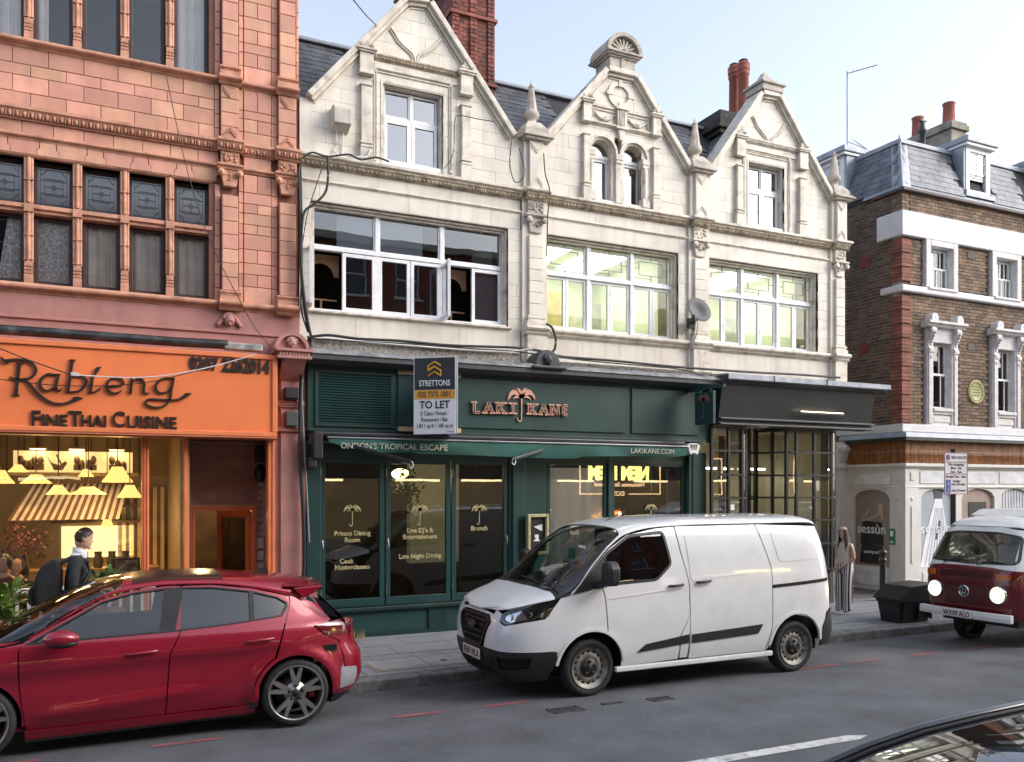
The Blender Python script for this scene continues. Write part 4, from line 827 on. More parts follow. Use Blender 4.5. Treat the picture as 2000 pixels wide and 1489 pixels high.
for x0, x1 in ((7.6, 8.04), (8.29, 8.73)):
 g = MB(); xm = (x0+x1)/2
 for k in range(19):
  t = k/18; x = x0+(x1-x0)*t; z = 8.89-.12*math.sin(math.pi*t); r_ = .012+.018*math.sin(math.pi*t)
  g.sphere((x, CW-.02, z), r_, 6); g.sphere((x+random.uniform(-.01, .01), CW-.03, z-random.uniform(0, .02)), r_*.7, 5)
 for _ in range(9): g.sphere((xm+random.uniform(-.05, .05), CW-.04, 8.775+random.uniform(-.03, .03)), .022, 6)
 for x in (x0, x1):
  for k in range(4): g.sphere((x, CW-.02, 8.9-k*.035), .016, 5)
 g.build('garland', m_crm, cb, 0, False)
m = MB(); m.prism([(8.08, 8.66), (8.25, 8.66), (8.27, 8.98), (8.06, 8.98)], CW-.07, CW); m.box(8.03, 8.3, CW-.1, CW, 8.98, 9.02).box(8.04, 8.29, CW-.09, CW, 8.64, 8.68).prism([(8.13, 8.45), (8.2, 8.45), (8.24, 8.64), (8.09, 8.64)], CW-.06, CW)
for x in (8.12, 8.165, 8.21): m.box(x-.01, x+.01, CW-.085, CW-.06, 8.7, 8.97)
m.build('keystone', m_crm, cb, .004)
def archband(xm, ro, ri, zs, y0, y1, mat, name, n=14, seg=(0, math.pi)):
 m = MB(); P = lambda r, t: (xm+r*math.cos(t), zs+r*math.sin(t))
 for k in range(n):
  a0, a1 = seg[0]+(seg[1]-seg[0])*k/n, seg[0]+(seg[1]-seg[0])*(k+1)/n; m.prism([P(ro, a0), P(ro, a1), P(ri, a1), P(ri, a0)], y0, y1)
 return m.build(name, mat, cb, 0, False)
for xm in (7.79, 8.45):
 # wall around the arch
 m = MB(); n = 14
 for k in range(n):
  a0, a1 = math.pi*k/n, math.pi*(k+1)/n; p = lambda t: (xm+.255*math.cos(t), 8.2+.255*math.sin(t)); m.prism([p(a0), p(a1), (p(a1)[0], 8.52), (p(a0)[0], 8.52)], CW-.002, CW+.15)
 m.build('arch_wall', m_cr, cb, 0, False)
 archband(xm, .31, .265, 8.2, CW-.035, CW+.02, m_crm, 'arch_moulding'); archband(xm, .265, .225, 8.2, CW+.01, CW+.12, m_crm, 'arch_moulding'); archband(xm, .235, .2, 8.2, CW+.08, CW+.2, m_crm, 'arch_moulding')
 for s in (-1, 1): MB().box(xm+s*.2 if s > 0 else xm-.3, xm+.3 if s > 0 else xm-.2, CW+.02, CW+.2, 7.36, 8.2).build('arch_jamb', m_crm, cb)
for xc in (7.56, 8.12, 8.68):
 m = MB(); m.lathe([(.05, 7.5), (.05, 8.05)], (xc, CW, 0), 10) if xc != 8.12 else m.box(xc-.06, xc+.06, CW-.03, CW+.1, 7.5, 8.05)
 m.box(xc-.075, xc+.075, CW-.06, CW+.1, 8.1, 8.2).box(xc-.065, xc+.065, CW-.05, CW+.1, 8.04, 8.1).box(xc-.075, xc+.075, CW-.06, CW+.1, 7.34, 7.46).box(xc-.065, xc+.065, CW-.05, CW+.1, 7.46, 7.5); m.build('colonnette', m_crm, cb, .004)
# windows
def sash(x0, x1, z0, z1, y=CW+.17, fw=.045, g=g_dk, bot=None): return framed(cb, x0, x1, z0, z1, y, fw, m_wf, g, .05, bot)
def whitebar(*a): return B('glazing_post', cb, m_wf, *a, .004)
yw = CW+.15
for (a, b) in ((2.73, 3.79), (3.79, 4.865), (4.865, 5.95)): sash(a+.02, b-.02, 6.0, 6.6, fw=.035)
for x in (3.79, 4.865): whitebar(x-.03, x+.03, yw, yw+.09, 5.0, 6.6)
whitebar(2.73, 5.95, yw-.01, yw+.09, 5.95, 6.01); whitebar(2.7, 5.97, yw-.12, yw+.1, 4.985, 5.03); whitebar(5.92, 5.96, yw, yw+.09, 5.0, 6.6)
for k, (a, b) in enumerate(((2.73, 3.22), (3.24, 3.765), (3.815, 4.33), (4.34, 4.84), (4.895, 5.37), (5.39, 5.92))):
 if k in (0, 4):
  x0 = a+.02; t = R(100); wd = b-a-.04; m = MB()
  for (u0, u1, z0, z1) in ((0, .045, 5.04, 5.94), (wd-.045, wd, 5.04, 5.94), (.045, wd-.045, 5.89, 5.94), (.045, wd-.045, 5.04, 5.12)):
   p0, p1 = (x0+u0*math.cos(t), yw+.03-u0*math.sin(t)), (x0+u1*math.cos(t), yw+.03-u1*math.sin(t)); nx, ny = math.sin(t)*.022, math.cos(t)*.022
   m.prism([(p0[0]-nx, p0[1]-ny), (p1[0]-nx, p1[1]-ny), (p1[0]+nx, p1[1]+ny), (p0[0]+nx, p0[1]+ny)], z0, z1, 'z')
  f = m.build('open_casement', m_wf, cb); p0, p1 = (x0+.045*math.cos(t), yw+.03-.045*math.sin(t)), (x0+(wd-.045)*math.cos(t), yw+.03-(wd-.045)*math.sin(t))
  MB().add([(*p0, 5.12), (*p1, 5.12), (*p1, 5.89), (*p0, 5.89)], [(0, 1, 2, 3)]).build('pane', g_dk, f, 0, False); f['label'] = 'white casement standing open'
  # arched plywood panel and rail inside the opening
  m = MB(); xm = (a+b)/2; r_ = (b-a)/2-.05; n = 12; yb = CW+.42
  for q in range(n):
   a0, a1 = math.pi*q/n, math.pi*(q+1)/n; P = lambda t_: (xm+r_*math.cos(t_), 5.62+r_*1.0*math.sin(t_)); m.prism([P(a0), P(a1), (P(a1)[0], 5.95), (P(a0)[0], 5.95)], yb, yb+.02)
  m.box(a-.03, xm-r_, yb, yb+.02, 5.62, 5.95).box(xm+r_, b+.03, yb, yb+.02, 5.62, 5.95); m.build('arched_panel', M('plywood', (.34, .2, .11), .7, var=.15), cb, 0, False)
  m = MB(); m.box(a, b, yb, yb+.025, 5.24, 5.265).box(xm-.015, xm+.015, yb, yb+.025, 5.03, 5.24); m.build('inner_rail', MATS['plywood'], cb)
 else: sash(a+.0, b-.0, 5.03, 5.94, y=yw+.0, fw=.055, bot=.075)
m_blind = M('grey_blind', (.55, .61, .64), .8, var=.08, vs=1.5)
B('window_film', cb, m_blind, 3.17, 3.74, yw+.075, yw+.08, 6.03, 6.57); B('window_film', cb, m_blind, 3.85, 4.56, yw+.075, yw+.08, 6.03, 6.57)
B('window_film', cb, M('grey_film', (.16, .17, .19), .6, var=.1), 5.44, 5.87, yw+.09, yw+.095, 5.1, 5.88)
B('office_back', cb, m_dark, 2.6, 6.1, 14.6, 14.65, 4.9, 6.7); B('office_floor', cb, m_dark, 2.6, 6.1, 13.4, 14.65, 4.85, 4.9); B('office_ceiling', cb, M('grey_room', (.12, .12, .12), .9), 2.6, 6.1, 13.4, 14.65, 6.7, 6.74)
for (a, b) in ((6.7, 9.4), (10.13, 12.8)):
 w_ = (b-a)/3
 for k in range(3):
  x0, x1 = a+w_*k, a+w_*(k+1); f = sash(x0+.03, x1-.03, 6.04, 6.6, fw=.04, g=g_lit); m = MB(); yy = CW+.19; u0, u1, v0, v1 = x0+.07, x1-.07, 6.08, 6.56
  def ln(*p):
   for (u, v), (s, t) in zip(p, p[1:]): m.rod((u, yy, v), (s, yy, t), .016, .012)
  ca, cb_, cc, cd = u0+.13*w_, u1-.13*w_, v0+.12, v1-.12; um = (u0+u1)/2
  ln((ca, cc), (cb_, cc), (cb_, cd), (ca, cd), (ca, cc)); ln((um, v0), (um, cc)); ln((um, cd), (um, v1)); ln((u0, (v0+v1)/2), (ca, (v0+v1)/2)); ln((cb_, (v0+v1)/2), (u1, (v0+v1)/2)); ln((u0, v0+.06), (um, v0+.06)); ln((um, v1-.06), (u1, v1-.06))
  m.build('leading', M('lead_grey', (.25, .27, .26), .5, .3), f, 0, False)
  xm = (x0+x1)/2; sash(x0+.03, xm+.005, 5.06, 5.98, fw=.05, g=g_lit, bot=.065); sash(xm+.01, x1-.03, 5.06, 5.98, fw=.05, g=g_lit, bot=.065)
  if k: whitebar(x0-.032, x0+.032, yw-.01, yw+.09, 5.04, 6.6)
 whitebar(a, b, yw-.02, yw+.08, 5.98, 6.05); whitebar(a-.02, b+.02, yw-.1, yw+.1, 5.03, 5.065); whitebar(a-.01, a+.035, yw, yw+.085, 5.06, 6.6); whitebar(b-.035, b+.01, yw, yw+.085, 5.06, 6.6)
 m_lr = M('lit_room_wall', (.82, .84, .72), .85, var=.05, vs=1); e_pan = EMIT('ceiling_panel_light', (.95, 1, .76), 2.1)
 r_ = MB(); r_.box(a-.2, b+.2, 16.0, 16.05, 4.9, 6.9).box(a-.25, a-.2, 13.4, 16, 4.9, 6.9).box(b+.2, b+.25, 13.4, 16, 4.9, 6.9).box(a-.2, b+.2, 13.4, 16, 6.86, 6.9).box(a-.2, b+.2, 13.4, 16, 4.85, 4.9); r_.build('lit_room', m_lr, cb)
 pn = MB()
 for k in range(2): pn.box(a+.3+k*1.3, a+1.2+k*1.3, 14.0, 15.4, 6.83, 6.85)
 pn.build('ceiling_lights', e_pan, cb)
 B('inner_door', cb, M('yellow_door', (.72, .56, .25), .6), a+1.2, a+1.75, 15.2, 15.24, 4.9, 6.3); B('inner_cabinet', cb, M('white_cabinet', (.8, .8, .76), .6), b-.9, b-.5, 14.6, 15.2, 4.9, 6.0); B('inner_partition', cb, M('partition_green', (.6, .66, .5), .7), a+.25, a+.3, 14.4, 15.9, 4.9, 6.86)
# gable windows
g_sky = GLASS('gable_glass', (.42, .45, .5), .3, .97)
for x0, x1, z0, z1 in ((3.88, 4.79, 7.39, 8.57), (11.08, 11.91, 7.36, 8.55)):
 xm = (x0+x1)/2; zt = z0+(z1-z0)*.63
 for a, b in ((x0, xm), (xm, x1)): sash(a+.01, b-.01, zt+.02, z1, CW+.15, .035, g_sky); sash(a+.012, b-.012, z0+.04, zt-.02, CW+.13, .055, g_sky)
 whitebar(x0, x1, CW+.13, CW+.2, zt-.02, zt+.02); whitebar(xm-.02, xm+.02, CW+.135, CW+.2, z0, z1); whitebar(x0-.04, x1+.04, CW+.02, CW+.2, z0-.03, z0+.04)
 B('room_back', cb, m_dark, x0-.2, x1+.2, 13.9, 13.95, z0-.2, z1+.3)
for xm in (7.79, 8.45):
 f = sash(xm-.215, xm+.215, 7.36, 8.13, CW+.15, .05, g_sky); whitebar(xm-.215, xm+.215, CW+.13, CW+.2, 8.13, 8.19)
 q = [(xm+.2*math.cos(math.pi*k/12), 8.19+.2*math.sin(math.pi*k/12)) for k in range(13)]; p = MB().add([(x, CW+.17, z) for x, z in q], [tuple(range(13))]).build('fanlight', g_sky, cb, 0, False)
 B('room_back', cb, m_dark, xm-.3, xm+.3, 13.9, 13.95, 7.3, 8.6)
whitebar(7.5, 8.7, CW-.02, CW+.2, 7.32, 7.37)
# vent box and its cables
vb = thing('vent_box', 'weathered white vent box with two cables on the left cream gable', 'vent'); m = MB(); m.prism([(12.5, 7.76), (12.76, 7.69), (12.76, 8.04), (12.6, 8.06), (12.5, 7.98)], 3.02, 3.28, 'x'); m.build('case', M('weathered_white', (.55, .5, .44), .7, streak=.5, var=.1), vb, .01)
MB().tube([(3.1, 12.7, 7.72), (3.11, 12.72, 7.55), (3.06, 12.73, 7.42), (3.12, 12.7, 7.34)], .012, 6).build('cable', m_wf, vb); MB().tube([(3.2, 12.7, 7.7), (3.19, 12.72, 7.5), (3.2, 12.73, 7.38), (3.3, 12.66, 7.34), (3.55, 12.62, 7.36), (3.62, 12.64, 7.5)], .012, 6).build('cable', m_wf, vb)
# satellite dish
sd = thing('satellite_dish', 'dark grey satellite dish on the pilaster between the second and third bays', 'satellite dish')
dx, dz = PY(1369, 604, 12.35); m = MB().lathe([(0, .055), (.06, .052), (.12, .04), (.18, .02), (.22, 0), (.225, -.005), (.22, -.01), (.12, .03), (0, .045)], (0, 0, 0), 24, ax='y'); o = m.build('dish', M('dish_grey', (.08, .08, .085), .55), sd, 0, False)
o.location = (dx, 12.4, dz); o.rotation_euler = (R(-14), R(25), R(-8)); o.scale = (1.15, 1, .95)
ax_, az = PY(1355, 622, 12.1); MB().rod((dx, 12.45, dz-.18), (ax_, 12.12, az-.1), .02).rod((dx, 12.45, dz-.18), (dx-.02, 12.66, dz-.2), .03).build('arm', M('black_metal', (.02, .02, .022), .45, .5), sd)
MB().lathe([(.03, 0), (.04, .05), (.04, .12), (.025, .16)], (ax_, 12.1, az-.1), 10).build('receiver', MATS['black_metal'], sd); MB().box(dx-.08, dx+.06, 12.6, 12.66, dz-.3, dz-.12).build('bracket', MATS['black_metal'], sd)
MB().tube([(dx+.05, 12.5, dz-.2), (dx+.1, 12.6, dz-.4), (dx+.05, 12.63, dz-.55)], .008, 5).tube([(dx, 12.5, dz-.25), (dx-.2, 12.62, dz-.4), (9.42, 12.66, 5.12)], .008, 5).build('cable', M('grey_cable', (.2, .19, .18), .6), sd)
# slate roof behind the gables
m_sl = M('dark_slate', (.07, .072, .082), .55, var=.25, vs=3, rnd=.35, bump=.2, bs=40, dirt=(.13, .13, .14), dsc=6, damt=.5)
rf = thing('slate_roof', 'dark slate roof rising behind the cream gables', 'roof')
Y0, Z0, Y1, Z1 = 12.98, 7.95, 14.8, 10.04; sl_ = math.hypot(Y1-Y0, Z1-Z0); uy, uz = (Y1-Y0)/sl_, (Z1-Z0)/sl_; ang = math.atan2(Z1-Z0, Y1-Y0)
MB().add([(2.5, Y0, Z0-.03), (13.4, Y0, Z0-.03), (13.4, Y1, Z1-.03), (2.5, Y1, Z1-.03), (2.5, 17, 8), (13.4, 17, 8)], [(0, 1, 2, 3), (3, 2, 5, 4)]).build('roof_base', M('roof_felt', (.03, .03, .033), .9), rf)
sme = MB().box(-.148, .148, 0, .3, -.006, .006).mesh('slate', m_sl); nr = int(sl_/.17)
for r in range(nr):
 for x0, x1 in ((2.5, 3.6), (5.3, 7.6), (8.9, 11.1)):
  x = x0+(r % 2)*.15
  while x < x1:
   d = r*.17; inst(sme, 'slate', rf, (x, Y0+uy*d, Z0+uz*d+.012+random.uniform(0, .004)), None, (ang-.035, 0, random.uniform(-.012, .012))); x += .3
MB().box(2.5, 13.4, Y1-.1, Y1+.1, Z1-.02, Z1+.05).build('ridge', M('lead_grey_roof', (.25, .27, .3), .5, .2, var=.1), rf, .02)
# stair-like cross roofs behind each gable
for xa, xm, xb, zt in ((2.8, 4.39, 5.95, 9.75), (6.75, 8.15, 9.55, 9.5), (10.15, 11.54, 13.05, 9.7)):
 MB().add([(xa, 13.0, 8.1), (xm, 13.0, zt), (xb, 13.0, 8.1), (xa, 14.6, 8.1), (xm, 14.6, zt), (xb, 14.6, 8.1)], [(0, 1, 4, 3), (1, 2, 5, 4)]).build('cross_roof', MATS['dark_slate'], rf)
# big brick chimney
m_rb = M('soot_red_brick', (.2, .06, .045), .8, var=.3, vs=5, rnd=.4, bump=.3, bs=50, dirt=(.02, .016, .015), dsc=1.6, damt=.95)
m_mo = M('chimney_mortar', (.2, .15, .13), .9)
ch = thing('brick_chimney', 'tall sooty red brick chimney stack behind the first cream gable', 'chimney')
def bricked(parent, x0, x1, z0, z1, y, mat, bw=.225, bh=.075, face='-y', name='brick', stuff=False, dep=.03, limit=400, keep=None, gp=.01):
 g2_ = gp/2; me = blockmesh(mat, bw-gp, dep, bh-gp, .003); hm = blockmesh(mat, bw/2-gp, dep, bh-gp, .003); n = 0; r = 0; z = z0; jm = MB()
 while z < z1-bh*.5:
  x = x0-(r % 2)*bw/2
  while x < x1-.03:
   a, b = max(x, x0), min(x+bw, x1)
   if b-a > .05 and (keep is None or keep((a+b)/2, z+bh/2)):
    full = b-a > bw*.75
    if stuff or n >= limit:
     if face == '-y': jm.box(a+g2_, b-g2_, y, y+dep, z+g2_, z+bh-g2_)
     else: jm.box(y, y+dep, a+g2_, b-g2_, z+g2_, z+bh-g2_)
    else:
     o = inst(me if full else hm, name, parent, ((a+b)/2, y, z+bh/2) if face == '-y' else (y, (a+b)/2, z+bh/2), ((b-a)/(bw if full else bw/2), 1, 1) if abs(b-a-bw) > .01 else None, (0, 0, -math.pi/2) if face == '-x' else None)
    n += 1
   x += bw
  z += bh; r += 1
 if jm.v: tag(jm.build(name+'work', mat, parent, 0, False), kind='stuff')
cx0, cx1, cyf = PX(882, 13.9), PX(966, 13.9), 13.9
MB().box(cx0+.02, cx1-.02, cyf+.02, cyf+1.0, 8, 12).build('core', m_mo, ch)
bricked(ch, cx0, cx1, 8.35, 9.5, cyf, m_rb); w3 = (cx1-cx0-.12)/5
for k in range(3): bricked(ch, cx0+k*(w3*2+.06)-.0, cx0+k*(w3*2+.06)+w3, 9.55, 11.6, cyf-.02, m_rb, bw=w3)
bricked(ch, cx0, cx1, 9.55, 11.6, cyf+.012, m_rb, bw=.15, stuff=True)
bricked(ch, cyf, cyf+1.0, 8.35, 11.6, cx0, m_rb, face='-x', stuff=True)
for z in (9.49, 10.65, 11.3): MB().box(cx0-.04, cx1+.04, cyf-.05, cyf+1.04, z, z+.06).build('band_course', m_rb, ch, .006)
tag(MB().prism([(cx0-.7, 8.05), (cx1+.25, 8.05), (cx1-.05, 8.6), (cx0+.25, 9.4), (cx0-.2, 9.3)], cyf-.5, cyf+.0).build('chimney_flaunching', M('mossy_cement', (.1, .095, .075), .9, var=.4, vs=6, bump=.5, bs=30, dirt=(.2, .2, .16), dsc=20, damt=.5), ch, .04), None)
# small chimney with two red pots
c2 = thing('pot_chimney', 'small black sooty chimney stack with two tall red pots behind the third gable', 'chimney'); m_so = M('soot_stone', (.045, .04, .04), .85, var=.4, vs=8, bump=.4, bs=30)
bx0, bx1, by = PX(1402, 14.2), PX(1475, 14.2), 14.2; m = MB(); m.box(bx0+.1, bx1, by, by+.9, 8.9, 9.75).box(bx0+.02, bx1+.04, by-.06, by+.96, 9.75, 9.85).box(bx0-.06, bx1+.1, by-.12, by+1.02, 9.85, 9.93).box(bx0+.05, bx1, by, by+.9, 9.93, 10.15).box(bx0+.1, bx1-.05, by+.05, by+.85, 10.15, 10.3)
m.build('stack', m_so, c2, .02); m_pot = M('red_chimney_pot', (.3, .085, .06), .7, var=.18, vs=6, streak=.3)
for px, yy, zt in ((1434, 14.65, 11.5), (1452, 14.3, 11.42)):
 x = PX(px, yy); pr = [(.12, 10.25), (.11, zt-.28), (.13, zt-.26), (.13, zt-.22), (.11, zt-.2), (.14, zt-.17), (.14, zt-.12), (.12, zt-.1), (.145, zt-.06), (.12, zt), (.1, zt), (.09, zt-.4)]
 p = MB().lathe(pr, (x, yy, 0), 14).build('chimney_pot', m_pot, c2, 0, False); MB().lathe([(.1, zt+.02), (.1, zt+.05), (.02, zt+.09)], (x, yy, 0), 12).build('cowl', m_so, p, 0, False)
# dark green bar front
m_gr = M('dark_green_paint', (.014, .05, .048), .38, var=.14, vs=2.5, bump=.02, bs=20, dirt=(.03, .05, .048), dsc=3, damt=.3)
m_gr2 = M('deep_green_paint', (.008, .03, .026), .42, var=.15, vs=3)
m_ld = M('weathered_lead', (.2, .2, .215), .6, .1, var=.3, vs=5, bump=.4, bs=14, streak=.3, dirt=(.4, .39, .38), dsc=7, damt=.5)
m_ldd = M('dark_lead_cornice', (.05, .05, .055), .55, var=.2, vs=5, bump=.1, bs=10)
m_mot = M('mottled_granite', (.33, .3, .26), .85, var=.45, vs=26, bump=.4, bs=50, dirt=(.07, .065, .06), dsc=4, damt=.75)
m_gold = M('gold_leaf', (.5, .43, .22), .45, .3, var=.3, vs=9); m_cop = M('copper_letter', (.75, .42, .32), .35, .5, var=.1)
g_bar = GLASS('bar_glass', (.5, .49, .46), .1, .9, wob=.006)
lk = thing('green_bar_front', 'dark green painted bar shopfront with folding glazed doors under the cream building', 'shopfront')
LY = 12.65
B('stone_course', lk, m_mot, 2.66, 6.05, 12.42, 12.8, 4.34, 4.52, .02); B('stone_course', lk, m_mot, 6.85, 10.0, 12.5, 12.8, 4.37, 4.45, .01)
m = MB(); n = 40; pts = []
for i in range(n+1):
 x = 2.62+(9.95-2.62)*i/n; j = .012*math.sin(i*2.3)+.01*math.sin(i*5.1); pts += [(x, 12.56, 4.40), (x, 12.3, 4.345+j*.5), (x, 12.2, 4.3+j), (x, 12.2, 4.265)]
m.add(pts, [(i*4+k, i*4+k+1, (i+1)*4+k+1, (i+1)*4+k) for i in range(n) for k in range(3)], 0, True); m.build('lead_flashing', m_ld, lk, 0, False)
MB().mould(2.62, 9.95, [(12.6, 4.29), (12.22, 4.285), (12.22, 4.19), (12.3, 4.15), (12.36, 4.13), (12.6, 4.13)]).build('cornice', m_ldd, lk)
dmr = thing('carved_corbel', 'small black carved head corbel on the bar cornice below the first pilaster', 'carving'); arc = [(6.45+.24*math.cos(math.pi*k/12), 4.3+.28*math.sin(math.pi*k/12)) for k in range(13)]
MB().prism(arc, 12.22, 12.6).box(6.14, 6.76, 12.14, 12.6, 4.26, 4.31).build('corbel', m_ldd, dmr, .02); face_relief(dmr, (6.45, 12.2, 4.41), .07, m_ldd)
B('fascia', lk, m_gr, 2.63, 9.93, 12.5, 12.75, 3.2, 4.14)
fm = MB()
for a, b in ((3.99, 8.08), (8.22, 9.66)): fm.box(a, b, 12.47, 12.502, 3.28, 4.08)
fm.build('fascia_panel', m_gr, lk, .012)
lv = MB(); lv.box(2.73, 3.93, 12.47, 12.502, 3.24, 3.28).box(2.73, 3.93, 12.47, 12.502, 4.03, 4.07).box(2.73, 2.78, 12.47, 12.502, 3.28, 4.03).box(3.88, 3.93, 12.47, 12.502, 3.28, 4.03); lf = lv.build('louvre', m_gr, lk, .006)
B('louvre_void', lf, m_dark, 2.78, 3.88, 12.492, 12.499, 3.28, 4.03)
me = MB().add([(2.78, -.03, .0), (3.88, -.03, .0), (3.88, .0, .03), (2.78, .0, .03), (2.78, -.03, -.006), (3.88, -.03, -.006), (3.88, .0, .024), (2.78, .0, .024)], [(0, 1, 2, 3), (4, 7, 6, 5), (0, 4, 5, 1), (1, 5, 6, 2), (2, 6, 7, 3), (3, 7, 4, 0)]).mesh('louvre_slat', m_gr)
for k in range(19): inst(me, 'slat', lf, (0, 12.495, 3.29+k*.039))
MB().box(2.63, 9.93, 12.48, 12.75, 3.16, 3.2).build('fascia_rail', m_gr2, lk, .006)
# raised letters
ls = thing('bar_name_sign', 'raised copper outlined name lettering with a palm shaped umbrella on the green fascia', 'sign')
m_lfl = M('dark_letter_fill', (.05, .03, .03), .5)
LS = {'L': [[(0, 0), (0, 1)], [(0, 0), (1, 0)]], 'A': [[(0, 0), (.5, 1)], [(1, 0), (.5, 1)], [(.22, .36), (.78, .36)]], 'K': [[(0, 0), (0, 1)], [(0, .42), (.9, 1)], [(.25, .58), (1, 0)]], 'I': [[(.5, 0), (.5, 1)]], 'N': [[(0, 0), (0, 1)], [(0, 1), (1, 0)], [(1, 0), (1, 1)]], 'E': [[(0, 0), (0, 1)], [(0, 0), (1, 0)], [(0, .52), (.8, .52)], [(0, 1), (1, 1)]]}
SF = {'L': ((0, 1),), 'A': ((0, 0), (1, 0)), 'K': ((0, 0), (1, 0), (0, 1), (.95, 1)), 'I': ((.5, 0), (.5, 1)), 'N': ((0, 0), (0, 1), (1, 1)), 'E': ()}
def slab_letters(s, sl):
 for ch_, (a, b, y0, y1) in zip(s, sl):
  (X0, Z0), (X1, Z1) = PY(a, y1, 12.45), PY(b, y0, 12.45); W, H = X1-X0, Z1-Z0; c, k = MB(), MB(); t = .042
  cv = lambda u, v: (X0+t/2+u*(W-t), Z0+t*.4+v*(H-t*.8))
  for p in LS[ch_]: stroke(c, [(*q, t) for q in p], cv, 12.465, .05); stroke(k, [(*q, t*.45) for q in p], cv, 12.42, .008)
  for u, v in SF[ch_]: x, z = cv(u, v); w = .05 if ch_ != 'I' else .075; c.box(x-w, x+w, 12.413, 12.465, z-.012, z+.012)
  o = c.build('letter', m_cop, ls); k.build('letter_fill', m_lfl, o)
cz = lambda x, y: (900+x/9.09, 740+y/9.09)
def bx(x0, x1, y0, y1): a = cz(x0, y0); b = cz(x1, y1); return (a[0], b[0], a[1], b[1])
slab_letters('LAKI', [bx(205, 345, 405, 615), bx(390, 575, 412, 625), bx(620, 785, 418, 628), bx(840, 980, 428, 632)])
slab_letters('KANE', [bx(1180, 1340, 440, 642), bx(1370, 1545, 448, 652), bx(1575, 1735, 455, 655), bx(1785, 1905, 465, 660)])
m = MB(); P_ = lambda x, y: PY(*cz(x, y), 12.45)
def fr_(mb, pts, conv, w, Y, d=.03): stroke(mb, [(x, y, ww*w) for x, y, ww in pts], conv, Y, d)
kk = PY(1010, 790, 12.45)[0]-PY(1009, 790, 12.45)[0]; kk /= 9.09
FR_ = [[(1078,350,50),(1040,300,60),(960,240,70),(890,270,55),(850,340,25),(830,375,4)], [(1078,350,50),(1110,300,60),(1190,250,65),(1260,275,50),(1300,330,30),(1310,375,4)], [(1075,330,45),(1060,250,38),(1030,190,30),(985,170,6)], [(1080,330,45),(1095,250,38),(1130,190,30),(1170,170,6)], [(1078,350,40),(1030,320,40),(970,330,34),(930,360,5)], [(1078,350,40),(1130,315,42),(1190,330,36),(1245,370,5)], [(1070,330,30),(1010,230,26),(940,200,18),(880,230,4)], [(1085,330,30),(1150,220,26),(1220,205,18),(1270,250,4)]]
for s in FR_: fr_(m, s, P_, kk, 12.47)
fr_(m, [(1078,340,22),(1078,500,16),(1075,680,16),(1072,730,16),(1048,760,16),(1015,740,16),(998,695,14)], P_, kk, 12.47); m.build('palm_umbrella', m_cop, ls)
def small_palm(parent, cx, ztop, h, Y, mat):
 mb = MB(); k = h/600
 cv = lambda x, y: (cx+(x-1078)*k, ztop-(y-170)*k)
 for s in FR_: stroke(mb, [(x, y, w_*k*1.1) for x, y, w_ in s], cv, Y, .003)
 stroke(mb, [(x, y, w_*k*1.3) for x, y, w_ in [(1078,340,22),(1078,500,18),(1075,680,18),(1072,730,18),(1048,760,18),(1015,740,18),(998,695,14)]], cv, Y, .003)
 return mb.build('palm_emblem', mat, parent)
# awning: cassette, front rail, valance, two folding arms
aw = thing('awning', 'retracted dark green awning with pale lettering over the bar doors', 'awning')
MB().box(2.72, 9.22, 12.28, 12.5, 3.09, 3.15).build('cassette', M('dark_grey_metal', (.05, .05, .058), .35, .5), aw, .02); MB().box(2.85, 9.24, 12.2, 12.27, 3.05, 3.075).build('front_rail', M('pale_metal', (.3, .31, .34), .3, .7), aw, .006)
MB().box(2.66, 2.8, 12.25, 12.6, 2.75, 3.15).box(2.6, 2.72, 12.3, 12.6, 2.62, 2.78).build('end_bracket', MATS['black_plastic'], aw, .02)
n = 60; vs_ = []
def vbot(x): return 2.86+.14*max(0, 1-(x-2.9)/.9)**2+.015*math.sin(x*1.7)+(.05*max(0, (x-8.75)/.45)**2)-(.03 if 4.2 < x < 7 else 0)
for i in range(n+1):
 x = 2.87+(9.2-2.87)*i/n; vs_ += [(x, 12.22, 3.05), (x, 12.2+.012*math.sin(x*5), (3.05+vbot(x))/2), (x, 12.21+.02*math.sin(x*3.1), vbot(x))]
MB().add(vs_, [(i*3+k, i*3+k+1, (i+1)*3+k+1, (i+1)*3+k) for i in range(n) for k in range(2)], 0, True).build('valance', M('awning_canvas', (.012, .085, .065), .75, var=.2, vs=2, bump=.2, bs=200), aw, 0, False)
m_pale = M('faded_lettering', (.5, .47, .38), .7, var=.2, vs=20)
for s, xa, xb, y in (("ONDON'S", 665, 735, 877), ('TROPICAL', 741, 815, 877.5), ('ESCAPE', 820, 873, 878.5)):
 (X0, Z0), (X1, Z1) = PY(xa, y+.5, 12.18), PY(xb, y-10, 12.18); text(s, X0, 2.905, 12.175, .125, m_pale, aw, .003, .0, align='LEFT', width=X1-X0)
(X0, Z0), (X1, Z1) = PY(1231, 884, 12.18), PY(1315, 874, 12.18); text('LAKIKANE.COM', X0, 2.925, 12.165, .12, m_pale, aw, .003, 0, align='LEFT', width=X1-X0)
m_arm = M('awning_arm', (.035, .04, .045), .3, .6)
def arm(p0, p1, nm):
 m = MB(); m.rod(p0, p1, .05, .055); a = m.build('folding_arm', m_arm, aw, .01); q = MB(); q.tube([Vector(p1)+Vector((.03*math.cos(t), -.01, -.04+.05*math.sin(t))) for t in [k*math.pi/4 for k in range(9)]], .008, 5); q.build('cable_loop', m_wf, a)
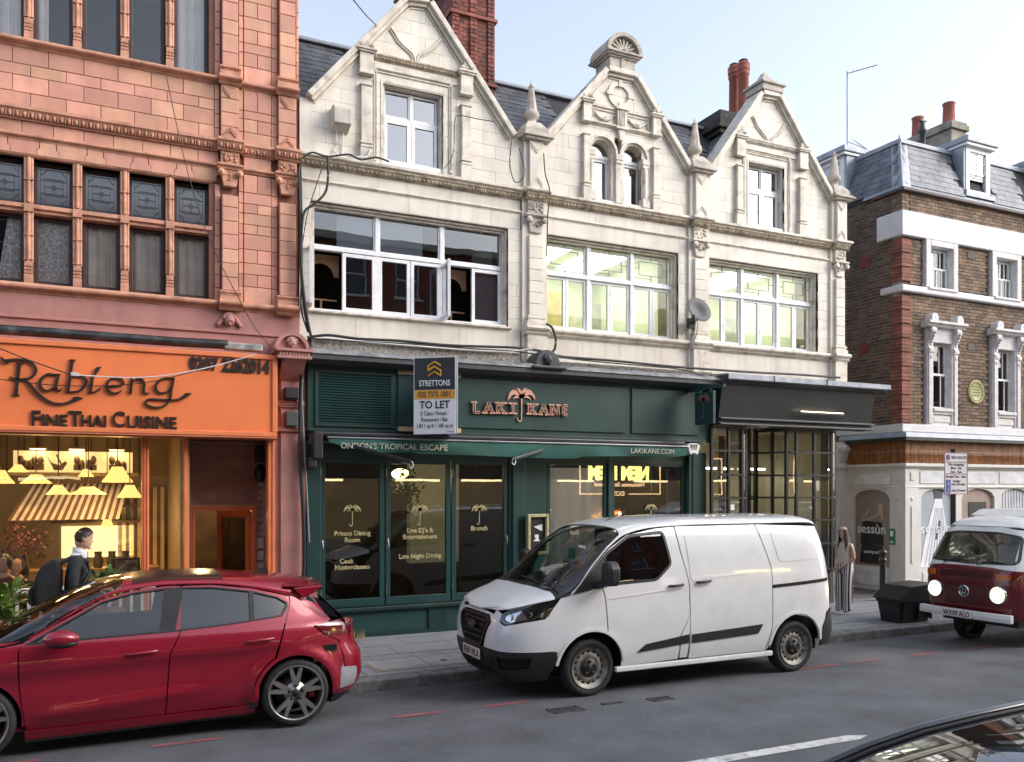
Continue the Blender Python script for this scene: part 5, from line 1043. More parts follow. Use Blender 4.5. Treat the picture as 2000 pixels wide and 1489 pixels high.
(ax0, az0), (ax1, az1) = PY(692, 872, 12.15), PY(803, 903, 11.9); arm((ax0, 12.2, az0), (ax1, 11.9, az1), 'l'); (ax0, az0), (ax1, az1) = PY(1058, 880, 12.2), PY(1003, 897, 11.95); arm((ax0, 12.2, az0), (ax1, 11.95, az1), 'r')
# folding doors and windows
def post(x0, x1, z0=.07, z1=2.98, y=LY-.0, d=.2, mat=m_gr): return B('post', lk, mat, x0, x1, y, y+d, z0, z1, .008)
post(2.63, 2.84, y=12.58); post(5.95, 6.25); post(6.25, 6.66, y=LY+.03, d=.15); post(6.0, 6.1, y=LY-.04, d=.1); post(7.86, 7.95); post(9.53, 9.92, y=12.58); post(9.6, 9.85, y=12.56, d=.1)
B('door_head', lk, m_gr2, 2.84, 9.53, LY+.02, LY+.2, 2.76, 3.0); B('stall_riser', lk, m_gr, 2.84, 5.95, LY+.02, LY+.2, .07, .46); B('stall_riser', lk, m_gr, 6.66, 9.53, LY+.02, LY+.2, .07, .7)
B('sill_rail', lk, m_gr2, 2.8, 5.98, LY-.06, LY+.2, .46, .52, .01); MB().box(2.63, 5.98, LY-.05, LY+.1, .055, .12).box(4.55, 4.85, LY-.01, LY+.03, .12, .46).build('plinth', m_gr2, lk)
DO = ((2.85, 3.84), (3.86, 4.93), (4.95, 5.94)); ds = []
for k, (a, b) in enumerate(DO):
 d = framed(lk, a, b, .53, 2.78, LY+.03, .075, m_gr, g_bar, .06, .12, 'door'); ds.append(d)
 MB().tube([(a+.03 if k != 2 else b-.03, LY+.0, 1.4), (a+.03 if k != 2 else b-.03, LY-.02, 1.45), (a+.03 if k != 2 else b-.03, LY, 1.55)], .012, 6).build('handle', M('steel', (.5, .5, .52), .3, .9), d)
 for z in (.7, 2.5): B('hinge', d, MATS['steel'], a+.005, a+.017, LY+.015, LY+.03, z, z+.13)
for k, (cx, rows) in enumerate(((3.34, (('Private Dining', 1043, .1), ('Room', 1056, .1), ('Cock', 1097, .1, -.09), ('Masterclasses', 1109, .1))), (4.42, (('Live DJ\'s &', 1037, .1), ('Entertainment', 1049.5, .1), ('Late Night Dining', 1087, .1))), (5.43, (('Brunch', 1033, .105),)))):
 yy = LY+.035; px = 1000+F_*((C_*cx-S_*yy)/(S_*cx+C_*yy)); small_palm(ds[k], cx, PY(px, 986, yy)[1], .33, yy, m_gold)
 for row in rows:
  s, y, sz = row[:3]; text(s, cx+(row[3] if len(row) > 3 else 0), PY(px, y+3, yy)[1], yy-.002, sz*.98, m_gold, ds[k], .002, .0028)
for (a, b) in ((6.68, 7.86), (7.95, 9.53)): framed(lk, a, b, .7, 2.78, LY+.04, .06, m_gr, g_bar if a > 7 else GLASS('clear_bar_glass', (.9, .9, .88), .1, .9, wob=.006), .06, .08, 'shop_window')
# interior of the bar
ri = MB(); ri.box(2.7, 9.8, 16.8, 16.85, 0, 3.1).box(2.66, 2.7, 12.9, 16.8, 0, 3.1).box(9.8, 9.84, 12.9, 16.8, 0, 3.1).box(2.7, 9.8, 12.9, 16.8, 3.06, 3.1).box(2.7, 9.8, 12.9, 16.8, .02, .06); ri.build('bar_room', M('bar_interior', (.09, .075, .055), .8, var=.3, vs=1.2), lk)
B('reflection_board', lk, M('pale_reflection', (.45, .4, .24), .7, emit=.03, ecol=(.9, .85, .5)), 5.2, 6.2, 15.5, 15.7, .9, 2.9)  # faintly glowing board stands in for pale yellow reflections in the door glass
bl_ = thing('bar_ceiling_lamp', 'lit yellow globe lamp glowing behind the middle bar door', 'lamp'); x, z = PY(782, 926, 14.5); MB().sphere((x, 14.5, z), .16, 12, sz=.6).build('globe', EMIT('yellow_globe', (1, .9, .35), 3.5), bl_, 0, False); ld = bpy.data.lights.new('lamp_or_fill_light', 'POINT'); ld.energy = 10; ld.color = (1, .85, .5); ld.shadow_soft_size = .15; lo = link(bpy.data.objects.new('lamp_or_fill_light', ld), bl_); lo.location = (x, 14.3, z-.15); MB().tube([(x, 14.5, z), (x, 14.5, 3.06)], .01).build('cord', m_dark, bl_)
pt = thing('hanging_plant', 'dark trailing plant silhouetted beside the lit globe behind the middle bar door', 'plant'); m = MB()
for _ in range(160):
 px, py = random.gauss(795, 12), random.gauss(955, 16); x, z = PY(px, py, 14.2); p = Vector((x, 14.2+random.uniform(-.2, .2), z)); d = Vector((random.uniform(-1, 1), random.uniform(-.3, .3), random.uniform(-1, .3))).normalized()*.06; e = Vector((d.z, 0, -d.x))*.3; m.add([p-d, p+e, p+d, p-e], [(0, 1, 2, 3)])
m.build('leaves', M('dark_leaf', (.02, .03, .015), .6), pt, 0, False)
for k, (px, py) in enumerate(((1164, 1012), (1210, 1003))):
 t = thing('wall_light', ['small orange wall light glowing through the white sheet', 'small orange wall light glowing in the dark bar window'][k], 'lamp', 'orange wall lights in the bar'); Y = LY+.2 if k == 0 else 13.6; x, z = PY(px, py, Y); MB().sphere((x, Y, z), .022 if k == 0 else .03, 8).build('bulb', EMIT('orange_bulb', (1, .5, .2), 14), t, 0, False); MB().lathe([(.09, -.02), (.1, .0)], (x, Y+.06, z), 14, ax='y').lathe([(.0, .0), (.1, .0)], (x, Y+.06, z), 14, ax='y').build('plate', M('copper_plate', (.4, .14, .06), .4, .6), t, 0, False)
sheet_fill = bpy.data.lights.new('lamp_or_fill_light', 'POINT'); sheet_fill.energy = 9; sheet_fill.color = (1, .93, .82); sheet_fill.shadow_soft_size = .2; lo = link(bpy.data.objects.new('lamp_or_fill_light', sheet_fill), bpy.data.objects['wall_light']); lo.location = (7.4, 14.2, 2.2)  # added fill light behind the white sheet, apart from the orange bulb
cu_ = drape(lk, 6.74, 7.82, .75, 2.68, LY+.14, M('white_dust_sheet', (.82, .82, .78), .9, var=.06, vs=2), .03, 4, 'dust_sheet')
mt_ = MATS['white_dust_sheet']; nt_ = mt_.node_tree; tr_ = nt_.nodes.new('ShaderNodeBsdfTranslucent'); tr_.inputs[0].default_value = (.8, .8, .76, 1); mx_ = nt_.nodes.new('ShaderNodeMixShader'); mx_.inputs[0].default_value = .45; nt_.links.new(nt_.nodes['Principled BSDF'].outputs[0], mx_.inputs[1]); nt_.links.new(tr_.outputs[0], mx_.inputs[2]); nt_.links.new(mx_.outputs[0], nt_.nodes['Material Output'].inputs[0])
B('pale_board', lk, M('grey_board', (.45, .47, .5), .7), 9.32, 9.5, LY+.3, LY+.33, .8, 2.68); B('blue_panel', lk, M('navy_panel', (.02, .03, .06), .6), 8.8, 9.3, 13.6, 13.65, .8, 1.9)
tag(MB().tube([(8.86, LY+.15, 2.7), (8.85, LY+.14, 2.3), (8.87, LY+.15, 2.0), (8.8, LY+.14, 1.6), (8.8, LY+.15, .8)], .012, 6).build('hanging_cable', m_wf), 'pale cable hanging inside the right bar window', 'cable')
ub = thing('umbrella_emblem', 'small gold umbrella emblem on the right bar window glass', 'emblem'); x, z = PY(1272, 985, LY+.03); small_palm(ub, x, z, .3, LY+.034, m_gold)
wsn = thing('warning_notice', 'white notice with yellow hazard triangle taped inside the bar window', 'notice'); x, z = PY(1122, 1030, LY+.03); B('sheet', wsn, M('paper', (.8, .8, .78), .8), x-.085, x+.085, LY+.028, LY+.032, z-.12, z+.06); MB().prism([(x-.06, z-.08), (x+.06, z-.08), (x, z+.03)], LY+.022, LY+.028).build('triangle', M('hazard_yellow', (.75, .5, .02), .6), wsn); MB().box(x-.007, x+.007, LY+.018, LY+.022, z-.06, z-.01).build('exclamation', MATS['black_plastic'], wsn)
# menu frame on the pier
mf = thing('menu_case', 'gold framed dark menu case on the green pier between doors and window', 'menu case'); (xa, za), (xb, zb) = PY(1029, 1084, 12.55), PY(1070, 1004, 12.55); f = MB()
f.box(xa, xa+.05, 12.5, 12.6, za, zb).box(xb-.05, xb, 12.5, 12.6, za, zb).box(xa+.05, xb-.05, 12.5, 12.6, za, za+.05).box(xa+.05, xb-.05, 12.5, 12.6, zb-.05, zb); f.build('frame', M('pale_gold', (.5, .42, .24), .5, .2, var=.2, vs=10), mf, .008)
B('backing', mf, MATS['black_plastic'], xa+.05, xb-.05, 12.56, 12.6, za+.05, zb-.05); MB().prism([(xa+.13, za+.46), (xb-.1, za+.5), (xb-.1, za+.38)], 12.555, 12.56).box(xa+.15, xa+.22, 12.555, 12.56, za+.27, za+.33).prism([(xa+.12, za+.22), (xb-.14, za+.22), (xa+.2, za+.28)], 12.554, 12.56).build('torn_paper', MATS['paper'], mf)
# alarm box
al = thing('alarm_box', 'white shield shaped alarm box at the right end of the awning', 'alarm box'); x, z = PY(1357, 877, 12.4)
MB().prism([(x-.14, z+.07), (x-.07, z+.1), (x+.07, z+.1), (x+.14, z+.07), (x+.1, z-.08), (x+.06, z-.11), (x+.03, z-.08), (x-.03, z-.08), (x-.06, z-.11), (x-.1, z-.08)], 12.42, 12.56).build('case', M('white_plastic', (.75, .74, .72), .4), al, .012); text('KAY', x, z+.02, 12.418, .085, MATS['black_plastic'], al, .002, .004); text('SECURITY', x, z-.012, 12.418, .028, MATS['black_plastic'], al, .002, .001)
# projecting sign
hs_ = thing('hanging_sign', 'square green hanging sign with copper palm at the end of the green fascia', 'sign'); Xs0, Xs1 = 9.7, 9.78
(x0, z0), (x1, z1) = PY(1357, 826, 12.0), PY(1357, 772, 12.0); hb = B('board', hs_, m_gr, 9.38, 9.44, 11.72, 12.22, z0-.02, z1+.06, .006)
MB().rod((9.41, 11.45, z1+.12), (9.41, 12.5, z1+.12), .05).rod((9.41, 12.5, z1+.2), (9.41, 11.6, z1+.14), .03).box(9.39, 9.43, 11.8, 11.83, z1+.05, z1+.12).box(9.39, 9.43, 12.1, 12.13, z1+.05, z1+.12).build('bracket', m_gr, hs_)
pm = small_palm(hs_, 0, 0, .42, 0, M('dim_copper', (.3, .14, .1), .5, .3)); pm.location = (9.377, 11.97, z1+.02); pm.rotation_euler = (0, 0, -math.pi/2)
# estate agent board: V shaped pair of panels
ab = thing('to_let_board', 'black orange and white estate agent board fixed in front of the green fascia', 'board')
def PYV(x, y, Y): a = PY(x, y, Y); return Vector((a[0], Y, a[1]))
ya, yb = 11.95, 11.55
tl, tr = PYV(808, 702, ya), PYV(890, 693, yb); bl2, br2 = PYV(804, 849, ya), PYV(890, 847, yb); zt, zbm = (tl.z+tr.z)/2, (bl2.z+br2.z)/2
A0, A1 = Vector((tl.x, ya, 0)), Vector((tr.x, yb, 0)); dv = (A1-A0); Lb = dv.length; dv.normalize(); nv = Vector((dv.y, -dv.x, 0))
ang_b = math.atan2(dv.y, dv.x)
def onb(u, z, off): p = A0+dv*u+nv*off; return (p.x, p.y, z)
def bpanel(name, u0, u1, z0, z1, off, mat, th=.012):
 p = [onb(u0, z0, off), onb(u1, z0, off), onb(u1, z1, off), onb(u0, z1, off), onb(u0, z0, off-th), onb(u1, z0, off-th), onb(u1, z1, off-th), onb(u0, z1, off-th)]
 return MB().add(p, [(0, 1, 2, 3), (7, 6, 5, 4), (0, 4, 5, 1), (1, 5, 6, 2), (2, 6, 7, 3), (3, 7, 4, 0)]).build(name, mat, ab)
Hh = zt-zbm; f_ = lambda v: zbm+Hh*v
bpanel('panel', 0, Lb, zbm, zt, 0, M('board_white', (.78, .79, .82), .5, var=.04)); bpanel('black_area', .012, Lb-.012, f_(.575), zt-.012, .003, M('board_black', (.012, .013, .018), .45), .002); bpanel('orange_band', .012, Lb-.012, f_(.455), f_(.57), .003, M('board_orange', (.75, .36, .03), .5), .002)
def btext(s, u, v, size, mat, width=None, bold=0.):
 o = text(s, 0, 0, 0, size, mat, ab, .002, bold, width=width); o.location = onb(u, f_(v), .005); o.rotation_euler = (R(90), 0, ang_b); return o
mbk = MATS['board_black']; mwt = MATS['board_white']
btext('STRETTONS', Lb*.5, .625, .12, mwt, Lb*.74, .002); btext('020 7375 1801', Lb*.5, .482, .115, mbk, Lb*.76, .001); btext('TO LET', Lb*.5, .335, .155, mbk, Lb*.72, .003); btext('E Class / Retail /', Lb*.5, .245, .085, mbk, Lb*.66); btext('Restaurant / Bar', Lb*.5, .165, .085, mbk, Lb*.64); btext('1,811 sq ft / 168 sq m', Lb*.5, .085, .085, mbk, Lb*.85); btext('Estate Board', Lb*.88, .025, .022, mbk)
sm_ = MB(); um, vm, sw_ = Lb*.5, 0, Lb*.15
def seg(p, q, w_=.03):
 a, b = onb(um+p[0]*sw_, f_(.83)+p[1]*sw_, .006), onb(um+q[0]*sw_, f_(.83)+q[1]*sw_, .006); sm_.rod(a, b, .006, w_) if False else sm_.tube([a, b], w_/2, 4)
for p, q in (((1, .65), (0, 1.25)), ((0, 1.25), (-1, .65)), ((-1, .65), (-1, -.1)), ((-1, -.1), (0, .5)), ((0, .5), (1, -.1)), ((1, -.1), (1, -.9)), ((1, -.9), (0, -.25)), ((0, -.25), (-1, -.9)), ((-1, .0), (0, .6))): seg(p, q, .024)
sm_.build('chevron_logo', MATS['board_orange'], ab)
B1 = PYV(894, 700, 12.45); C1 = Vector((A1.x+.22, 12.45, 0)); q = [(A1.x+.02, A1.y+.01), (C1.x, C1.y), (C1.x+.012, C1.y), (A1.x+.035, A1.y)]; MB().prism(q, zbm, zt, 'z').build('return_panel', mwt, ab); q2 = [(A1.x+.022, A1.y-.002), (C1.x+.002, C1.y-.004), (C1.x+.014, C1.y), (A1.x+.037, A1.y)]; MB().prism([(A1.x+.036, A1.y+.01), (C1.x+.013, C1.y-.01), (C1.x+.017, C1.y-.01), (A1.x+.04, A1.y+.01)], f_(.575), zt-.01, 'z').build('return_black', mbk, ab); MB().prism([(A1.x+.036, A1.y+.01), (C1.x+.013, C1.y-.01), (C1.x+.017, C1.y-.01), (A1.x+.04, A1.y+.01)], f_(.455), f_(.57), 'z').build('return_orange', MATS['board_orange'], ab)
for z in (PY(780, 727, 12.46)[1], PY(780, 838, 12.46)[1]): B('batten', ab, M('raw_timber', (.5, .34, .2), .8, var=.15), A0.x-.08, C1.x+.22, 12.43, 12.47, z-.035, z+.035)
# dark shop with glazed bow windows
m_bk = M('charcoal_paint', (.022, .024, .027), .4, var=.12, vs=4); m_bkl = M('charcoal_trim', (.045, .047, .055), .35, var=.1)
bs_ = thing('bow_window_shop', 'dark grey shop with two small-paned bow windows and a recessed door, right of the bar', 'shopfront')
m = MB(); m.prism([(12.5, 3.6), (12.5, 4.22), (12.16, 4.22), (12.28, 3.6)], 9.95, 13.75, 'x'); m.build('fascia', m_bk, bs_)
MB().mould(9.95, 13.95, [(12.6, 4.36), (12.05, 4.36), (12.02, 4.345), (12.02, 4.265), (12.08, 4.25), (12.1, 4.22), (12.6, 4.22)]).build('cornice', m_ldd, bs_)
MB().mould(9.96, 14.0, [(12.62, 4.42), (12.06, 4.385), (12.0, 4.37), (12.0, 4.285), (12.015, 4.28)]).build('lead_capping', M('blue_grey_lead', (.33, .35, .4), .5, .2, var=.18, vs=7, streak=.2), bs_)
for x in (11.0, 12.3): B('lead_joint', bs_, m_ldd, x, x+.012, 11.99, 12.05, 4.28, 4.385)
for z0, z1, y in ((3.575, 3.61, 12.2), (3.51, 3.575, 12.28), (3.48, 3.51, 12.22)): B('fascia_moulding', bs_, m_bkl, 9.95, 13.8, y, 12.6, z0, z1, .006)
sl2 = thing('strip_lamp', 'thin lit strip lamp mounted on the charcoal fascia above the right bow window', 'lamp'); (xa, za), (xb, zb) = PY(1562, 806, 12.15), PY(1648, 810, 12.15); MB().rod((xa, 12.15, za), (xb, 12.15, za), .035).build('housing', m_bkl, sl2); MB().rod((xa+.03, 12.14, za+.022), (xb-.03, 12.14, za+.022), .02, .012).build('tube', EMIT('warm_strip', (1, .8, .5), 3), sl2)
g_bow = GLASS('bow_glass', (.82, .83, .78), .1, .9)
ROWS = (.75, 1.25, 1.71, 2.15, 2.58, 3.02, 3.44)
def bow(plan, verts, name):
 f = MB()
 for (x, y) in verts: f.box(x-.022, x+.022, y-.03, y+.03, .7, 3.44)
 for z in ROWS:
  for a, b in zip(plan, plan[1:]): f.rod((*a, z), (*b, z), .05, .036)
 o = f.build('bow_window', m_bk, bs_)
 for a, b in zip(plan, plan[1:]):
  for z0, z1 in zip(ROWS, ROWS[1:]): MB().add([(*a, z0), (*b, z0), (*b, z1), (*a, z1)], [(0, 1, 2, 3)]).build('pane', g_bow, o, 0, False)
 q = MB(); q.prism([(x, y+.02) for x, y in plan]+[(plan[-1][0], 12.95), (plan[0][0], 12.95)], .07, .7, 'z'); q.build('stall_riser', m_bk, bs_)
 return o
lp = [(9.93, 12.45), (10.3, 12.43), (10.62, 12.43), (10.72, 12.47), (10.79, 12.55), (10.82, 12.7), (10.85, 13.1)]
rp = [(11.55, 13.1), (11.62, 12.72), (11.7, 12.56), (11.82, 12.47), (11.95, 12.44), (12.4, 12.43), (12.85, 12.43), (12.98, 12.47), (13.06, 12.58), (13.1, 12.8)]
o1 = bow(lp, [lp[0], lp[1], lp[2], (10.76, 12.5), lp[5], lp[6]], 'l'); o1['label'] = 'left bow window with a quarter-round glass corner'; o2 = bow(rp, [rp[0], rp[1], (11.76, 12.5), rp[4], rp[5], rp[6], (13.02, 12.52), rp[9]], 'r'); o2['label'] = 'right bow window with two rounded glass corners'
MB().prism([(x, y-.05) for x, y in lp]+[(10.85, 13.2), (9.93, 13.2)], 3.44, 3.48, 'z').prism([(x, y-.05) for x, y in rp]+[(13.1, 13.2), (11.55, 13.2)], 3.44, 3.48, 'z').build('bow_heads', m_bkl, bs_)
# recessed entrance screen
d = MB()
for x in (10.87, 11.05, 11.22, 11.38, 11.53): d.box(x-.02, x+.02, 13.08, 13.14, .1, 3.5)
for z in (2.15, 2.1, 2.58, 3.0): d.box(10.86, 11.55, 13.08, 13.14, z, z+.04)
so = d.build('entrance_screen', m_bk, bs_); MB().add([(10.87, 13.11, .1), (11.54, 13.11, .1), (11.54, 13.11, 3.5), (10.87, 13.11, 3.5)], [(0, 1, 2, 3)]).build('pane', g_bow, so, 0, False)
B('soffit', bs_, m_bk, 9.93, 13.4, 12.5, 13.4, 3.5, 3.54); B('end_pier', bs_, m_bk, 13.1, 13.2, 12.72, 12.95, .07, 3.5)
rr = MB(); rr.box(9.9, 13.4, 16.3, 16.35, 0, 3.55).box(13.38, 13.42, 12.9, 16.3, 0, 3.55).box(9.93, 13.4, 13.4, 16.3, 3.5, 3.54).box(9.93, 13.4, 13.2, 16.3, .02, .06).box(9.9, 9.94, 12.8, 16.3, 0, 3.55); rr.build('shop_room', M('shop_cream', (.6, .55, .43), .8, var=.06), bs_)
ps = MB()
for x in (10.4, 11.7, 12.4, 12.8): ps.box(x, x+.1, 15.2, 15.3, .06, 3.5)
ps.build('inner_posts', m_bk, bs_); B('inner_partition', bs_, M('maroon_board', (.1, .05, .045), .7), 9.95, 10.9, 15.6, 15.65, .06, 2.2)
for k, (y, x0, x1, z) in enumerate(((14.4, 10.3, 11.6, 2.75), (15.4, 10.6, 12.2, 2.8), (14.6, 12.0, 13.1, 2.75))):
 t = thing('strip_light', ['left', 'middle', 'right'][k]+' fluorescent strip light lit inside the bow window shop', 'lamp', 'strip lights in the bow window shop'); MB().rod((x0, y, z), (x1, y, z), .06, .035).build('tube', EMIT('shop_strip', (1, .92, .68), 7), t); MB().rod((x0, y, z+.035), (x1, y, z+.035), .08, .03).build('housing', MATS['white_plastic'], t)
stk = MB().box(10.33, 10.42, 12.40, 12.402, 1.93, 2.03).build('window_sticker', MATS['paper']); tag(stk, 'tiny white sticker on the lowest visible pane of the left bow window', 'sticker'); stk.rotation_euler = (0, 0, 0)
# brown brick corner building on the right
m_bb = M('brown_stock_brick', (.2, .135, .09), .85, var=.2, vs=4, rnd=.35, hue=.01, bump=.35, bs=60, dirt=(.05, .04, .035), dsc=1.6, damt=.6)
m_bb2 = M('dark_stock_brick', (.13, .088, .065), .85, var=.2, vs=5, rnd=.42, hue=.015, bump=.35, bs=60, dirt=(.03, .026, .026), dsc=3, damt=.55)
m_bm = M('pale_mortar', (.4, .37, .33), .9, var=.15, vs=10, bump=.3, bs=60); m_bm2 = M('brown_mortar', (.15, .12, .09), .9)
m_q = M('red_quoin_brick', (.25, .095, .065), .8, var=.18, vs=6, rnd=.25, bump=.25, bs=50, dirt=(.08, .04, .03), dsc=5, damt=.5)
m_wr = M('white_render', (.72, .71, .73), .6, var=.05, vs=2, streak=.12, bump=.05, bs=30); m_ws = M('white_stucco', (.66, .63, .62), .6, var=.08, vs=6, streak=.15, dirt=(.35, .32, .3), dsc=9, damt=.35)
m_bl = M('blue_slate', (.13, .14, .165), .5, var=.25, vs=3, rnd=.22, bump=.15, bs=40, streak=.3, dirt=(.3, .31, .33), dsc=4, damt=.4); m_lb = M('blue_lead', (.3, .33, .38), .5, .15, var=.15, vs=4, streak=.15)
rb = thing('brown_brick_building', 'brown brick corner building with slate mansard and white painted bands on the far right', 'building')
XC, YB, XE = 15.5, 13.0, 22.0
B('side_wall_core', rb, m_bm, XC+.012, XC+.05, YB+.04, 18, 3.4, 8.95)
WIN2 = [(16.3, 17.03), (18.49, 19.22), (20.6, 21.3)]; WIN1 = [(16.41, 17.0), (18.58, 19.17), (20.6, 21.2)]
bk = MB(); bk.box(XC+.02, XE, YB+.03, YB+.3, 3.4, 3.72).box(XC+.02, XE, YB+.03, YB+.3, 7.7, 8.8).box(XC+.02, XE, YB+.03, YB+.3, 5.6, 6.7).box(XC+.02, XE, YB+1, 18, 3.4, 8.8)
for W_, z0_, z1_ in ((WIN1, 3.72, 5.6), (WIN2, 6.7, 7.7)):
 c_ = XC+.02
 for a, b in W_+[(XE, XE)]: bk.box(c_, a-.02, YB+.03, YB+.3, z0_, z1_); c_ = b+.02
bk.build('wall_core', m_bm2, rb)
def keepf(x, z):
 if 7.77 < z < 8.33 or 6.55 < z < 6.75: return False
 for a, b in WIN2:
  if a-.16 < x < b+.16 and 6.6 < z < 7.85: return False
 for a, b in WIN1:
  if a-.25 < x < b+.25 and 3.6 < z < 5.98: return False
 return True
bricked(rb, XC+.25, 19.9, 3.7, 8.78, YB, m_bb, face='-y', name='brick', stuff=False, dep=.03, limit=0, keep=keepf)
# the side wall: nearest bricks one by one
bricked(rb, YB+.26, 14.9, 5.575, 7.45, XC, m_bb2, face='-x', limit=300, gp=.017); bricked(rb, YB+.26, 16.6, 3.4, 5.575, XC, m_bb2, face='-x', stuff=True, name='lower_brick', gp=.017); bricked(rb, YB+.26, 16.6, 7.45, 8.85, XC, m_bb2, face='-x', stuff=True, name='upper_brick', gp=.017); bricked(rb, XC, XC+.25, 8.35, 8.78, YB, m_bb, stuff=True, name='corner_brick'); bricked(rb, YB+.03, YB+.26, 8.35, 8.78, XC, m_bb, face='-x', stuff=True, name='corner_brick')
# red quoins: alternating blocks of four courses
z = 3.75; k = 0
while z < 7.75:
 if not (6.5 < z+.1 < 6.7):
  e = 0 if k % 2 == 0 else .0
  q = MB(); x1 = XC+.27; y1 = YB+.27
  for c in range(3): q.box(XC-.03, x1, YB-.03, YB+.1, z+c*.076+.004, z+c*.076+.072).box(XC-.03, XC+.05, YB+.1, y1, z+c*.076+.004, z+c*.076+.072)
  q.build('quoin', m_q, rb, 0, False)
  q = MB(); q.box(XC-.005, x1, YB-.005, YB+.1, z+.232, z+.3).box(XC-.005, XC+.05, YB+.1, y1, z+.232, z+.3); q.build('quoin_joint', m_q, rb, 0, False)
 z += .308; k += 1
# bands
def wrap_band(z0, z1, d, nm, back=.45, mat=m_wr, bev=.02):
 m = MB(); m.box(XC-d, XE, YB-d, YB+.05, z0, z1).box(XC-d, XC+.04, YB+.05, YB+back, z0, z1); return m.build(nm, mat, rb, bev)
wrap_band(7.79, 8.33, .09, 'white_band', .6); wrap_band(6.58, 6.73, .1, 'sill_band', .5, m_wr, .03); wrap_band(3.55, 3.72, .12, 'shop_band', 1.75, m_wr, .01)
for k, z in enumerate((5.48, 7.45)):   # red air bricks in the side wall
 y = (14.02, 14.0)[k]; g = MB(); g.box(XC-.012, XC+.02, y-.12, y+.12, z-.11, z+.11); o = g.build('air_brick', M('red_air_brick', (.28, .06, .05), .8, var=.2), rb)
 g = MB()
 for i in range(5):
  for j in range(5): g.box(XC-.014, XC-.011, y-.1+i*.042, y-.1+i*.042+.02, z-.09+j*.038, z-.09+j*.038+.02)
 g.build('holes', m_dark, o)
# second-floor windows
for a, b in WIN2:
 m = MB(); m.box(a-.15, a, YB-.09, YB+.2, 6.73, 7.79).box(b, b+.15, YB-.09, YB+.2, 6.73, 7.79).box(a, b, YB-.09, YB+.2, 7.66, 7.79).box(a-.1, b+.1, YB-.13, YB+.1, 6.69, 6.75); m.build('window_surround', m_ws, rb, .012)
 zm = 7.2
 for (z0, z1, y) in ((zm, 7.64, YB+.1), (6.76, zm+.03, YB+.06)):
  f = framed(rb, a+.02, b-.02, z0, z1, y, .04, m_wf, g_lit if True else g_old, .04, name='sash'); m = MB()
  for i in (1, 2, 3): m.box(a+.02+(b-a-.04)*i/4-.009, a+.02+(b-a-.04)*i/4+.009, y+.005, y+.03, z0+.03, z1-.03)
  m.build('glazing_bars', m_wf, f)
 drape(rb, a+.02, b-.22, 6.78, 7.62, YB+.25, M('pale_blue_glow_blind', (.7, .8, .84), .8, emit=.25, ecol=(.7, .85, .92)), .01, 4); B('room_back', rb, m_dark, a-.1, b+.1, YB+.5, YB+.52, 6.7, 7.7)  # brightness of the blind is partly a glow in its material
# first-floor windows with consoles and hoods
for a, b in WIN1:
 m = MB(); m.box(a-.2, a, YB-.06, YB+.15, 3.72, 5.86).box(b, b+.2, YB-.06, YB+.15, 3.72, 5.86).box(a, b, YB-.06, YB+.15, 5.55, 5.86).box(a, b, YB-.02, YB+.15, 3.72, 4.08); m.build('window_surround', m_ws, rb, .008)
 m = MB(); m.box(a-.17, a-.06, YB-.09, YB, 3.75, 5.3).box(b+.06, b+.17, YB-.09, YB, 3.75, 5.3).box(a-.02, b+.02, YB-.1, YB+.1, 4.03, 4.1).box(a, b, YB-.06, YB+.1, 3.97, 4.03).box(a+.02, b-.02, YB-.045, YB, 3.8, 3.93); m.build('pilaster_strips', m_ws, rb, .006)
 MB().mould(a-.32, b+.32, [(YB+.05, 6.0), (YB-.2, 6.0), (YB-.24, 5.98), (YB-.24, 5.94), (YB-.18, 5.92), (YB-.16, 5.88), (YB-.1, 5.86), (YB+.05, 5.85)]).build('hood', m_ws, rb)
 for xc in (a-.11, b+.11):
  prof = [(YB-.02, 5.86), (YB-.17, 5.86), (YB-.19, 5.8), (YB-.17, 5.72), (YB-.12, 5.64), (YB-.08, 5.52), (YB-.08, 5.44), (YB-.11, 5.4), (YB-.11, 5.33), (YB-.06, 5.26), (YB-.02, 5.22)]
  c = MB().prism(prof, xc-.07, xc+.07, 'x'); c.lathe([(.0, -.078), (.045, -.078), (.05, 0), (.045, .078), (0, .078)], (xc, YB-.13, 5.8), 12, ax='x'); c.lathe([(.0, -.075), (.035, -.075), (.035, .075), (0, .075)], (xc, YB-.08, 5.37), 10, ax='x'); c.sphere((xc, YB-.07, 5.22), .04, 8, sz=1.4)
  for i in range(5): c.sphere((xc, YB-.185+.03*i, 5.74-.06*i), .04, 6)
  c.build('console', m_ws, rb, 0, False)
  q = [(xc-.1, 6.0), (xc+.1, 6.0), (xc+.1, 6.08)]+[(xc+.1*math.cos(math.pi*i/8), 6.08+.08*math.sin(math.pi*i/8)) for i in range(9)]+[(xc-.1, 6.08)]; e = MB().prism(q, YB-.2, YB+.02); e.lathe([(.0, -.006), (.03, -.006), (.03, .0)], (xc+.01, YB-.2, 6.08), 10, ax='y'); e.build('hood_scroll', m_wr, rb, .006)
 zm = 4.85
 for (z0, z1, y) in ((zm, 5.54, YB+.1), (4.1, zm+.03, YB+.06)):
  f = framed(rb, a, b, z0, z1, y, .045, m_wf, g_old, .04, name='sash'); MB().box(a+(b-a)*.66-.01, a+(b-a)*.66+.01, y+.005, y+.03, z0+.03, z1-.03).build('glazing_bars', m_wf, f)
 drape(rb, a+.02, a+.3, 4.1, 5.5, YB+.28, m_curt2, .02, 3); B('room_back', rb, m_dark, a-.2, b+.2, YB+.8, YB+.82, 4.0, 5.6)
